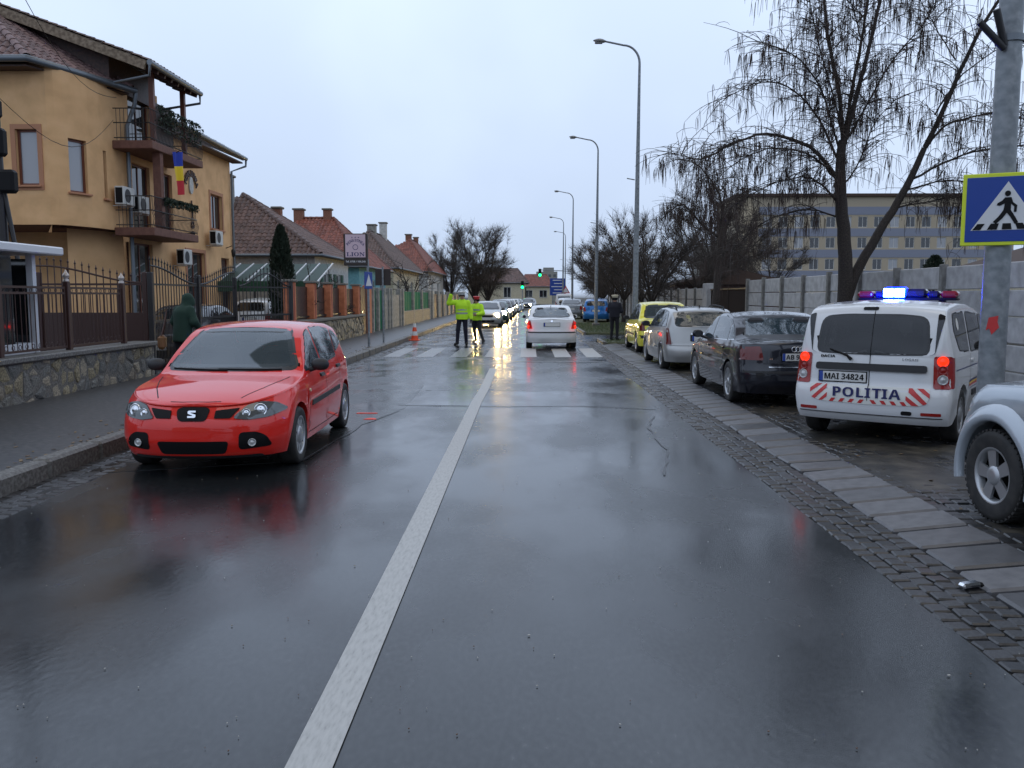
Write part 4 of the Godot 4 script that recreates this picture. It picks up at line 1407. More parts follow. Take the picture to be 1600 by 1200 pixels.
# frame, panes and sill set back in an opening; a window of its own under the house
func window(parent: Node, p0: Vector3, dir: Vector3, n: Vector3, o: Array, frame: Material, glass: Material, cols := 2, rows := 1, back := 0.1, sill: Material = null, called := "window", trim: Material = null) -> Node3D:
	var wn := Node3D.new()
	wn.name = called
	parent.add_child(wn, true)
	var w: float = o[2] - o[0]
	var h: float = o[3] - o[1]
	var ctr: Vector3 = p0 + dir * ((o[0] + o[2]) * 0.5) + Vector3.UP * ((o[1] + o[3]) * 0.5) - n * back
	var bs := Basis(dir, Vector3.UP, dir.cross(Vector3.UP))
	wn.transform = Transform3D(bs, ctr)
	var out := 1.0 if bs.z.dot(n) > 0 else -1.0
	var f := MB.new()
	var t := minf(0.07, w * 0.12)
	f.box(Vector3(-w / 2 + t / 2, 0, 0), Vector3(t, h, 0.06)).box(Vector3(w / 2 - t / 2, 0, 0), Vector3(t, h, 0.06))
	f.box(Vector3(0, h / 2 - t / 2, 0), Vector3(w - 2 * t, t, 0.06)).box(Vector3(0, -h / 2 + t / 2, 0), Vector3(w - 2 * t, t, 0.06))
	for k in range(1, cols):
		f.box(Vector3(-w / 2 + w * k / cols, 0, 0.003), Vector3(t * 0.8, h - 2 * t, 0.05))
	for k in range(1, rows):
		f.box(Vector3(0, -h / 2 + h * k / rows, 0.006), Vector3(w - 2 * t, t * 0.7, 0.045))
	part(wn, "frame", f.done(), frame)
	for a in cols:
		for b in rows:
			part(wn, "pane", MB.new().box(Vector3(-w / 2 + w * (a + 0.5) / cols, -h / 2 + h * (b + 0.5) / rows, -0.01 * out), Vector3(w / cols - t * 0.6, h / rows - t * 0.6, 0.012)).done(), glass)
	if sill != null:
		part(wn, "sill", MB.new().cbox(Vector3(0, -h / 2 - 0.03, out * (back + 0.03)), Vector3(w + 0.16, 0.06, 0.16), 0.01).done(), sill)
	if trim != null:
		var tr := MB.new()
		var z := out * (back + 0.012)
		tr.box(Vector3(-w / 2 - 0.07, 0.0, z), Vector3(0.14, h + 0.28, 0.03)).box(Vector3(w / 2 + 0.07, 0.0, z), Vector3(0.14, h + 0.28, 0.03)).box(Vector3(0, h / 2 + 0.07, z), Vector3(w, 0.14, 0.03)).box(Vector3(0, -h / 2 - 0.07, z), Vector3(w, 0.14, 0.03))
		part(wn, "surround", tr.done(), trim)
	return wn

func tile_mesh() -> ArrayMesh:
	if wheel_cache.has("roof_tile"):
		return wheel_cache.roof_tile
	var rows := []
	for z in [0.0, 0.4]:
		var row := PackedVector3Array()
		for q in [[-0.125, 0.0], [-0.085, 0.006], [-0.05, 0.04], [0.0, 0.055], [0.05, 0.04], [0.085, 0.006], [0.125, 0.0]]:
			row.append(Vector3(q[0], q[1] + 0.02 + (0.025 if z > 0.1 else 0.0), z))
		rows.append(row)
	var mb := MB.new().grid(rows, 1.0)
	var f: PackedVector3Array = rows[1]
	for i in f.size() - 1:
		mb.qo(f[i], f[i + 1], f[i + 1] + Vector3(0, -0.03, 0), f[i] + Vector3(0, -0.03, 0), Vector3(0, 0, 1))
	wheel_cache.roof_tile = mb.done()
	return wheel_cache.roof_tile

# sloping roof face: pts[0] -> pts[1] is the eave; tiles in courses up to the ridge
func roof_face(parent: Node, pts: Array, deck: Material, tiles: Array, each := 0, thick := 0.12) -> void:
	var e := (pts[1] - pts[0]) as Vector3
	var ex := e.normalized()
	var up := (pts[2] - pts[0]) as Vector3
	var nrm := ex.cross(up).normalized()
	if nrm.y < 0:
		nrm = -nrm
	var sl := nrm.cross(ex).normalized()
	if sl.y < 0:
		sl = -sl
	var poly := PackedVector2Array()
	for p in pts:
		poly.append(Vector2((p - pts[0]).dot(ex), (p - pts[0]).dot(sl)))
	var mb := MB.new()
	mb.prism(poly, -thick, 0.0, Transform3D(Basis(ex, sl, ex.cross(sl)) if ex.cross(sl).dot(nrm) > 0 else Basis(ex, sl, nrm), pts[0]))
	part(parent, "roof_deck", mb.done(), deck)
	if tiles.is_empty():
		return
	var lo := poly[0]
	var hi := poly[0]
	for q in poly:
		lo = lo.min(q)
		hi = hi.max(q)
	var inner := poly
	var xs := [[], [], []]
	var made := 0
	var zx := ex.cross(nrm)
	var down := -sl
	var xdir := nrm.cross(down)
	var r := 0
	var y := 0.0
	while y < hi.y:
		var x := lo.x + 0.125
		while x < hi.x:
			if Geometry2D.is_point_in_polygon(Vector2(x, y + 0.12), inner):
				var k := rng.randi() % 3
				var bs := Basis(xdir, nrm, down).rotated(nrm, rng.randf_range(-0.025, 0.025)).rotated(xdir, rng.randf_range(-0.02, 0.02))
				var xf := Transform3D(bs, pts[0] + ex * x + sl * (y + 0.33) + nrm * rng.randf_range(0.0, 0.006))
				if made < each:
					part(parent, "roof_tile", tile_mesh(), tiles[k], xf)
					made += 1
				else:
					xs[k].append(xf)
			x += 0.25
		y += 0.31
		r += 1
	for k in 3:
		if xs[k].size() > 0:
			many(parent, "roof_tiles", tile_mesh(), tiles[k], xs[k])

func ridge_caps(parent: Node, a: Vector3, b: Vector3, m: Material, each := true) -> void:
	var L := a.distance_to(b)
	var n := int(L / 0.36)
	if not wheel_cache.has("cap"):
		var rows := []
		for z in [0.0, 0.42]:
			var row := PackedVector3Array()
			for k in 7:
				var an := PI * k / 6
				row.append(Vector3(-cos(an) * (0.13 - z * 0.05), sin(an) * (0.12 - z * 0.05) - 0.02, z))
			rows.append(row)
		wheel_cache.cap = MB.new().grid(rows, 1.0).done()
	var z2 := (b - a).normalized()
	var x2 := Vector3.UP.cross(z2).normalized()
	var bs := Basis(x2, z2.cross(x2), z2)
	var xs := []
	for i in n:
		var xf := Transform3D(bs, a.lerp(b, float(i) / n) + Vector3(0, 0.05, 0))
		if each:
			part(parent, "ridge_tile", wheel_cache.cap, m, xf)
		else:
			xs.append(xf)
	if xs.size() > 0:
		many(parent, "ridge_tiles", wheel_cache.cap, m, xs)

func chimney(parent: Node, at: Vector3, w: float, h: float, m: Material, cap: Material) -> void:
	var o := part(parent, "chimney", MB.new().cbox(at + Vector3(0, h / 2, 0), Vector3(w, h, w), 0.02).done(), m)
	part(o, "chimney_cap", MB.new().cbox(at + Vector3(0, h + 0.05, 0), Vector3(w + 0.16, 0.12, w + 0.16), 0.03).done(), cap)

# house with a hipped roof beside the street: x0 is its street wall, x1 its back, d0..d1 along the street
func hip_house(called: String, label: String, x0: float, x1: float, d0: float, d1: float, eave: float, ridge: Array, wallm: Material, tiles: Array, wins: Array, opts := {}) -> Node3D:
	var t := thing(called, label, "house", W(x0, 0.1, d0), 0.0, "")
	var off := -t.position
	var base := 0.0
	var mb := MB.new()
	var near_holes: Array = opts.get("near", [])
	var p_s := W(x0, 0.1, d1) + off
	var hs := []
	for w in wins:
		hs.append([d1 - w[1], w[2] - 0.1, d1 - w[0], w[3] - 0.1])
	wall(mb, p_s, Vector3(0, 0, 1), Vector3(1, 0, 0), d1 - d0, eave - 0.1, hs)
	var p_n := W(x1, 0.1, d0) + off
	var hn := []
	for w in near_holes:
		hn.append([w[0] - x1, w[2] - 0.1, w[1] - x1, w[3] - 0.1])
	wall(mb, p_n, Vector3(1, 0, 0), Vector3(0, 0, 1), x0 - x1, eave - 0.1, hn)
	wall(mb, W(x1, 0.1, d1) + off, Vector3(0, 0, 1), Vector3(-1, 0, 0), d1 - d0, eave - 0.1)
	wall(mb, W(x1, 0.1, d1) + off, Vector3(1, 0, 0), Vector3(0, 0, -1), x0 - x1, eave - 0.1)
	part(t, "wall", mb.done(), wallm)
	for h in hs:
		window(t, p_s, Vector3(0, 0, 1), Vector3(1, 0, 0), h, opts.get("frame", M.white_frame), M.house_glass, 2, 1, 0.1, M.stone_trim)
	for h in hn:
		window(t, p_n, Vector3(1, 0, 0), Vector3(0, 0, 1), h, opts.get("frame", M.white_frame), M.house_glass, 2, 1, 0.1, M.stone_trim)
	var ov := 0.4
	var ra := W(ridge[0], ridge[4], ridge[2]) + off
	var rb := W(ridge[1], ridge[4], ridge[3]) + off
	var c00 := W(x0 + ov, eave - 0.05, d0 - ov) + off
	var c01 := W(x0 + ov, eave - 0.05, d1 + ov) + off
	var c10 := W(x1 - ov, eave - 0.05, d0 - ov) + off
	var c11 := W(x1 - ov, eave - 0.05, d1 + ov) + off
	# the ridge runs from ra (away from the street) to rb (towards it)
	var across: bool = absf(ridge[1] - ridge[0]) > absf(ridge[3] - ridge[2])
	var f_near := [c10, c00, rb, ra] if across else [c10, c00, ra]
	var f_street := [c00, c01, rb] if across else [c00, c01, rb, ra]
	var f_far := [c01, c11, ra, rb] if across else [c01, c11, rb]
	var f_back := [c11, c10, ra] if across else [c11, c10, ra, rb]
	for f in [f_near, f_street]:
		roof_face(t, dedup(f), M.deck, tiles, 0)
	for f in [f_far, f_back]:
		roof_face(t, dedup(f), M.deck, [], 0)
	var cm: Material = tiles[0]
	ridge_caps(t, c00, rb if across else ra, cm, false)
	if ra.distance_to(rb) > 0.5:
		ridge_caps(t, ra, rb, cm, false)
	ridge_caps(t, c01, rb, cm, false)
	part(t, "gutter", MB.new().tube([c10 + Vector3(0, -0.02, 0.08), c00 + Vector3(0.08, -0.02, 0.08), c01 + Vector3(0.08, -0.02, 0)], [0.07, 0.07, 0.07], 8).done(), M.zinc)
	for c in opts.get("chimneys", []):
		chimney(t, W(c[0], c[1], c[2]) + off, c[3], c[4], c[5], M.cap)
	return t

func dedup(pts: Array) -> Array:
	var r := []
	for p in pts:
		if r.is_empty() or r[-1].distance_to(p) > 0.05:
			r.append(p)
	return r

# irregular stones that fill a rectangle (w x h): outlines of the cells round scattered seeds
func stone_cells(w: float, h: float, size: float) -> Array:
	var seeds := []
	var nx := int(ceil(w / size))
	var ny := int(ceil(h / size))
	for i in range(-1, nx + 1):
		for j in range(-1, ny + 1):
			seeds.append(Vector2((i + 0.5 + rng.randf_range(-0.42, 0.42) + (0.5 if j % 2 else 0.0)) * w / nx, (j + 0.5 + rng.randf_range(-0.38, 0.38)) * h / ny))
	# some seeds dropped, so that stones differ in size
	for i in range(seeds.size() - 1, -1, -1):
		if rng.randf() < 0.16:
			seeds.remove_at(i)
	var out := []
	for a in seeds:
		var poly := PackedVector2Array([Vector2(0, 0), Vector2(w, 0), Vector2(w, h), Vector2(0, h)])
		for b in seeds:
			if b == a or a.distance_to(b) > size * 3.2:
				continue
			var mid: Vector2 = (a + b) * 0.5
			var nn: Vector2 = (b - a).normalized()
			var cut := PackedVector2Array()
			for i in poly.size():
				var p := poly[i]
				var q := poly[(i + 1) % poly.size()]
				var dp := (p - mid).dot(nn)
				var dq := (q - mid).dot(nn)
				if dp <= 0:
					cut.append(p)
				if dp * dq < 0:
					cut.append(p.lerp(q, dp / (dp - dq)))
			poly = cut
			if poly.size() < 3:
				break
		if poly.size() >= 3:
			out.append(poly)
	return out

# one stone: its outline drawn in by the joint, bulging out to z
func stone(mb: MB, poly: PackedVector2Array, xf: Transform3D, gap: float, bulge: float) -> void:
	var c := Vector2.ZERO
	for p in poly:
		c += p
	c /= poly.size()
	var r0 := []
	var r1 := []
	var r2 := []
	var tilt := Vector2(rng.randf_range(-0.25, 0.25), rng.randf_range(-0.25, 0.25))
	for i in poly.size():
		var a := poly[i]
		var b := poly[(i + 1) % poly.size()]
		for p in [a.lerp(b, 0.1), a.lerp(b, 0.9)]:
			var d: Vector2 = p - c
			var L := maxf(d.length(), 0.001)
			var q: Vector2 = c + d * maxf(0.3, (L - gap) / L)
			var q1: Vector2 = c + d * maxf(0.25, (L - gap - bulge * 0.5) / L)
			var q2: Vector2 = c + d * maxf(0.1, (L - gap - bulge * 1.2) / L) * 0.86
			r0.append(xf * Vector3(q.x, q.y, -0.03))
			r1.append(xf * Vector3(q1.x, q1.y, bulge * rng.randf_range(0.5, 0.8) + tilt.dot(q1 - c) * 0.3))
			r2.append(xf * Vector3(q2.x, q2.y, bulge * rng.randf_range(0.85, 1.15) + tilt.dot(q2 - c) * 0.3))
	var n := r0.size()
	var top := xf * Vector3(c.x, c.y, bulge * 1.08)
	for i in n:
		var j := (i + 1) % n
		var out: Vector3 = (r0[i] + r0[j]) * 0.5 - xf * Vector3(c.x, c.y, 0)
		mb.qo(r0[i], r0[j], r1[j], r1[i], out + xf.basis.z * 0.02)
		mb.qo(r1[i], r1[j], r2[j], r2[i], out * 0.3 + xf.basis.z)
		mb.to(r2[i], r2[j], top, xf.basis.z)

# ------------------------------------------------------------------ surface nets for people
func nets(bones: Array, cell: float, k: float, cut := -9.0) -> MB:
	var lo := Vector3.INF
	var hi := -Vector3.INF
	for b in bones:
		for e in [0, 1]:
			var r: float = b[2 + e] + 3.0 * cell
			lo = lo.min(b[e] - Vector3.ONE * r)
			hi = hi.max(b[e] + Vector3.ONE * r)
	var n := Vector3i(((hi - lo) / cell).ceil()) + Vector3i.ONE
	var f := PackedFloat32Array()
	f.resize(n.x * n.y * n.z)
	f.fill(1.0)
	var own := PackedByteArray()
	own.resize(f.size())
	var near := PackedFloat32Array()
	near.resize(f.size())
	near.fill(9.0)
	for bi in bones.size():
		var b: Array = bones[bi]
		var a: Vector3 = b[0]
		var ab: Vector3 = b[1] - a
		var l2 := maxf(ab.length_squared(), 1e-8)
		var sq: Vector3 = b[5] if b.size() > 5 else Vector3.ONE
		var rr: float = maxf(b[2], b[3]) + k + 2.0 * cell
		var i0 := Vector3i(((a.min(b[1]) - Vector3.ONE * rr * 1.25 - lo) / cell).floor()).clamp(Vector3i.ZERO, n - Vector3i.ONE)
		var i1 := Vector3i(((a.max(b[1]) + Vector3.ONE * rr * 1.25 - lo) / cell).ceil()).clamp(Vector3i.ZERO, n - Vector3i.ONE)
		for z in range(i0.z, i1.z + 1):
			for y in range(i0.y, i1.y + 1):
				for x in range(i0.x, i1.x + 1):
					var p := lo + Vector3(x, y, z) * cell - a
					var t := clampf(p.dot(ab) / l2, 0.0, 1.0)
					var d := ((p - ab * t) / sq).length() - lerpf(b[2], b[3], t)
					var id := (z * n.y + y) * n.x + x
					var g := f[id]
					var h := maxf(k - absf(g - d), 0.0) / k
					f[id] = minf(g, d) - h * h * k * 0.25
					if d < near[id]:
						near[id] = d
						own[id] = bi
	if cut > -8.0:
		for y in n.y:
			var over := cut - (lo.y + y * cell)
			if over > -0.05:
				for z in n.z:
					for x in n.x:
						var id2 := (z * n.y + y) * n.x + x
						f[id2] = maxf(f[id2], over)
	var mb := MB.new()
	var vid := {}
	var sx := 1
	var sy := n.x
	var sz := n.x * n.y
	for z in n.z - 1:
		for y in n.y - 1:
			for x in n.x - 1:
				var id := z * sz + y * sy + x
				var neg := 0
				for o in [0, sx, sy, sz, sx + sy, sx + sz, sy + sz, sx + sy + sz]:
					if f[id + o] < 0.0:
						neg += 1
				if neg == 0 or neg == 8:
					continue
				var acc := Vector3.ZERO
				var cnt := 0
				for e in [[0, sx, Vector3(0, 0, 0), 0], [sy, sx, Vector3(0, 1, 0), 0], [sz, sx, Vector3(0, 0, 1), 0], [sy + sz, sx, Vector3(0, 1, 1), 0], [0, sy, Vector3(0, 0, 0), 1], [sx, sy, Vector3(1, 0, 0), 1], [sz, sy, Vector3(0, 0, 1), 1], [sx + sz, sy, Vector3(1, 0, 1), 1], [0, sz, Vector3(0, 0, 0), 2], [sx, sz, Vector3(1, 0, 0), 2], [sy, sz, Vector3(0, 1, 0), 2], [sx + sy, sz, Vector3(1, 1, 0), 2]]:
					var g0 := f[id + e[0]]
					var g1 := f[id + e[0] + e[1]]
					if (g0 < 0.0) != (g1 < 0.0):
						var q: Vector3 = e[2]
						q[e[3]] += g0 / (g0 - g1)
						acc += q
						cnt += 1
				vid[id] = lo + (Vector3(x, y, z) + acc / cnt) * cell
	var nrm := {}
	for id in vid:
		var g := Vector3(f[id + sx] - f[id] + f[id + sx + sy] - f[id + sy] + f[id + sx + sz] - f[id + sz], f[id + sy] - f[id] + f[id + sx + sy] - f[id + sx] + f[id + sy + sz] - f[id + sz], f[id + sz] - f[id] + f[id + sx + sz] - f[id + sx] + f[id + sy + sz] - f[id + sy])
		nrm[id] = g.normalized() if g.length_squared() > 1e-12 else Vector3.UP
	for id in vid:
		for e in [[sx, sy, sz], [sy, sz, sx], [sz, sx, sy]]:
			if (f[id] < 0.0) == (f[id + e[0]] < 0.0):
				continue
			var q := [id, id - e[1], id - e[1] - e[2], id - e[2]]
			if not (vid.has(q[1]) and vid.has(q[2]) and vid.has(q[3])):
				continue
			mb.col = bones[own[id]][4]
			mb.tn(vid[q[0]], vid[q[1]], vid[q[2]], nrm[q[0]], nrm[q[1]], nrm[q[2]])
			mb.tn(vid[q[0]], vid[q[2]], vid[q[3]], nrm[q[0]], nrm[q[2]], nrm[q[3]])
	return mb

# five bent fingers on a hand at w pointing along d, palm normal p
func fingers(mb: MB, w: Vector3, d: Vector3, p: Vector3, col: Color) -> void:
	mb.col = col
	var s := d.cross(p).normalized()
	for k in 4:
		var L: float = [0.07, 0.08, 0.075, 0.058][k]
		var b := w + d * 0.08 + s * (0.03 - k * 0.02)
		mb.tube([b - d * 0.02, b + d * L * 0.5 + p * 0.006, b + d * L * 0.85 + p * 0.025, b + d * L * 0.95 + p * 0.045], [0.0105, 0.0098, 0.009, 0.007], 6)
	var tb := w + d * 0.03 + s * 0.035
	mb.tube([tb - s * 0.015, tb + s * 0.02 + d * 0.02 + p * 0.01, tb + s * 0.025 + d * 0.055 + p * 0.02], [0.012, 0.011, 0.008], 6)

# a person from joints in its own axes (facing -z, feet at y 0); J gives joints that differ from standing
func person(label: String, at: Vector3, turn: float, J: Dictionary, look: Dictionary, scale := 1.0) -> Node3D:
	var t := thing("person", label, "person", at, turn, "")
	var j := {"hip": Vector3(0, 0.95, 0), "chest": Vector3(0, 1.32, 0), "neck": Vector3(0, 1.5, 0), "head": Vector3(0, 1.62, -0.02),
		"ls": Vector3(-0.19, 1.42, 0), "le": Vector3(-0.27, 1.14, 0.02), "lw": Vector3(-0.27, 0.9, -0.06), "rs": Vector3(0.19, 1.42, 0), "re": Vector3(0.27, 1.14, 0.02), "rw": Vector3(0.27, 0.9, -0.06),
		"lk": Vector3(-0.11, 0.52, -0.02), "la": Vector3(-0.12, 0.09, 0.03), "rk": Vector3(0.11, 0.52, -0.02), "ra": Vector3(0.12, 0.09, 0.03), "lt": Vector3(-0.13, 0.035, -0.14), "rt": Vector3(0.13, 0.035, -0.14)}
	j.merge(J, true)
	for k in j:
		j[k] *= scale
	var skin: Color = look.get("skin", Color(0.45, 0.25, 0.17))
	var leg: Color = look.trousers
	var shoe: Color = look.get("shoes", Color(0.01, 0.01, 0.01))
	var top: Color = look.get("shirt", Color(0.02, 0.02, 0.03))
	var lh: Vector3 = j.hip + Vector3(-0.09, 0, 0)
	var rh: Vector3 = j.hip + Vector3(0.09, 0, 0)
	var hd: Vector3 = j.head
	var ld: Vector3 = (j.lw - j.le).normalized()
	var rd: Vector3 = (j.rw - j.re).normalized()
	var lhand: Color = look.get("gloves", skin)
	var bones := [[j.hip, j.chest, 0.135, 0.15, top, Vector3(1.15, 1, 0.8)], [j.chest, j.neck, 0.14, 0.06, top, Vector3(1.2, 1, 0.8)], [j.neck, hd, 0.055, 0.06, skin],
		[hd + Vector3(0, 0.0, 0), hd + Vector3(0, 0.06, 0.01), 0.078, 0.092, skin, Vector3(0.9, 1.05, 1.05)], [hd + Vector3(0, -0.05, -0.03), hd + Vector3(0, -0.06, -0.045), 0.05, 0.035, skin],
		[hd + Vector3(0, 0.0, -0.09), hd + Vector3(0, -0.02, -0.11), 0.012, 0.015, skin], [hd + Vector3(-0.08, 0.0, 0.01), hd + Vector3(-0.085, 0.025, 0.015), 0.016, 0.018, skin], [hd + Vector3(0.08, 0.0, 0.01), hd + Vector3(0.085, 0.025, 0.015), 0.016, 0.018, skin],
		[j.ls, j.le, 0.062, 0.048, top], [j.le, j.lw, 0.047, 0.033, top], [j.lw, j.lw + ld * 0.08, 0.034, 0.036, lhand], [j.rs, j.re, 0.062, 0.048, top], [j.re, j.rw, 0.047, 0.033, top], [j.rw, j.rw + rd * 0.08, 0.034, 0.036, lhand],
		[lh, j.lk, 0.095, 0.068, leg], [j.lk, j.la, 0.068, 0.055, leg], [j.la + Vector3(0, -0.02, 0.02), j.lt, 0.05, 0.04, shoe], [rh, j.rk, 0.095, 0.068, leg], [j.rk, j.ra, 0.068, 0.055, leg], [j.ra + Vector3(0, -0.02, 0.02), j.rt, 0.05, 0.04, shoe]]
	for b in bones:
		b[2] *= scale
		b[3] *= scale
	var mb := nets(bones, look.get("cell", 0.022), 0.045)
	fingers(mb, j.lw, ld, look.get("lp", Vector3(0.7, 0, -0.7)), lhand)
	fingers(mb, j.rw, rd, look.get("rp", Vector3(-0.7, 0, -0.7)), lhand)
	# eyes and mouth
	for e in [-0.032, 0.032]:
		mb.col = Color(0.02, 0.015, 0.012)
		mb.box(hd + Vector3(e, 0.022, -0.088), Vector3(0.026, 0.011, 0.012))
	mb.col = Color(0.22, 0.07, 0.06)
	mb.box(hd + Vector3(0, -0.05, -0.082), Vector3(0.042, 0.009, 0.012))
	part(t, "body", mb.done(), M.cloth_vc)
	if look.has("jacket"):
		var jc: Color = look.jacket
		var hem: Vector3 = j.hip + Vector3(0, look.get("hem", -0.08) - 0.1, 0)
		var jb := [[hem, j.chest, look.get("hem_r", 0.175), 0.185, jc, Vector3(1.18, 1, 0.85)], [j.chest, j.neck + Vector3(0, -0.02, 0), 0.175, 0.085, jc, Vector3(1.25, 1, 0.82)], [j.ls, j.le, 0.088, 0.075, jc], [j.le, j.lw, 0.076, 0.064, jc], [j.rs, j.re, 0.088, 0.075, jc], [j.re, j.rw, 0.076, 0.064, jc]]
		if look.has("hood"):
			jb.append([hd + Vector3(0, 0.0, 0.03), hd + Vector3(0, 0.07, 0.03), 0.125, 0.12, jc])
			jb.append([j.neck, hd, 0.11, 0.11, jc])
		for b in jb:
			b[2] *= scale
			b[3] *= scale
		var jm := nets(jb, look.get("cell", 0.022), 0.05, hem.y + 0.1)
		var jn := part(t, "jacket", jm.done(), look.get("jacket_mat", M.cloth_vc))
		for sy in look.get("bands", []):
			var ring := []
			for k in 25:
				var a := TAU * k / 24
				ring.append(Vector3(j.hip.x, sy, j.hip.z).lerp(Vector3(j.chest.x, sy, j.chest.z), 0.5) + Vector3(cos(a) * 0.229, 0, sin(a) * 0.167))
			var rows := []
			for dy in [-0.028, 0.028]:
				var row := PackedVector3Array()
				for q in ring:
					row.append(q + Vector3(0, dy, 0))
				rows.append(row)
			part(jn, "reflective_band", MB.new().grid(rows, 1.0).done(), M.reflective)
	return t
# ------------------------------------------------------------------ trees
func bend(p: Vector3, d: Vector3, L: float, n: int, droop: float, wob: float) -> Array:
	var pts := [p]
	var dd := d
	for i in n:
		dd = (dd + Vector3(rng.randf_range(-wob, wob), rng.randf_range(-wob, wob) - droop, rng.randf_range(-wob, wob))).normalized()
		p += dd * L / n
		pts.append(p)
	return pts

func taper(n: int, a: float, b: float) -> Array:
	var r := []
	for i in n:
		r.append(lerpf(a, b, float(i) / (n - 1)))
	return r

# leafless tree: [trunk mesh, crown mesh]; main boughs reach for points on an egg, twigs fill it
func bare_tree(seed_: int, height: float, spread: float, dense: int, droop := 0.0, trunk_r := 0.16, fork := 0.28, boughs := 10) -> Array:
	rng.seed = seed_
	var tr := MB.new()
	var cr := MB.new()
	var th := height * fork
	var ctr := Vector3(0, height * (0.5 + fork * 0.4), 0)
	var rv := height - ctr.y
	var tp := bend(Vector3(0, -0.1, 0), Vector3.UP, th + 0.1, 4, 0.0, 0.06)
	tr.tube(tp, taper(5, trunk_r * 1.2, trunk_r * 0.85), 10)
	var base: Vector3 = tp[-1]
	var lvl2 := []
	for k in boughs:
		var a := TAU * k * 0.618 + rng.randf_range(-0.3, 0.3)
		var el := rng.randf_range(-0.25, 1.0)
		var ce := sqrt(maxf(0.0, 1.0 - el * el))
		var goal := ctr + Vector3(cos(a) * ce * spread, el * rv, sin(a) * ce * spread) * rng.randf_range(0.82, 1.02)
		var mid := base.lerp(goal, 0.5) + Vector3(rng.randf_range(-0.2, 0.2), height * 0.06, rng.randf_range(-0.2, 0.2))
		var pts := []
		for i in 8:
			var t := i / 7.0
			pts.append(base.lerp(mid, t).lerp(mid.lerp(goal, t), t) + Vector3(rng.randf_range(-0.05, 0.05), rng.randf_range(-0.05, 0.05), rng.randf_range(-0.05, 0.05)) * minf(1.0, i))
		tr.tube(pts, taper(8, trunk_r * 0.45, 0.014), 6, false)
		for m in 9:
			var i2 := rng.randi_range(2, 7)
			var out: Vector3 = ((pts[i2] - ctr) * Vector3(1, 0.5, 1)).normalized()
			var d2: Vector3 = (out * 0.5 + Vector3(rng.randf_range(-0.8, 0.8), rng.randf_range(-0.1, 0.9), rng.randf_range(-0.8, 0.8))).normalized()
			var q := bend(pts[i2], d2, height * rng.randf_range(0.1, 0.2), 4, droop * 0.5 - 0.05, 0.16)
			cr.tube(q, taper(5, 0.018, 0.007), 4, false)
			lvl2.append(q)
	for k in dense:
		var src: Array = lvl2[rng.randi() % lvl2.size()]
		var p: Vector3 = src[rng.randi_range(1, 4)]
		var d3: Vector3 = ((p - ctr).normalized() * 0.5 + Vector3(rng.randf_range(-0.8, 0.8), rng.randf_range(-0.2, 1.1), rng.randf_range(-0.8, 0.8))).normalized()
		cr.tube(bend(p, d3, height * rng.randf_range(0.05, 0.12), 3, droop - 0.04, 0.22), [0.008, 0.0065, 0.005, 0.003], 3, false)
	return [tr.done(), cr.done()]

func plant_tree(called: String, label: String, group: String, at: Vector3, meshes: Array, turn := 0.0, sc := 1.0, crown_mat: Material = null) -> Node3D:
	var t := thing(called, label, "tree", at, turn, group)
	t.scale = Vector3.ONE * sc
	part(t, "trunk", meshes[0], M.bark)
	part(t, "crown", meshes[1], crown_mat if crown_mat != null else M.twig)
	return t

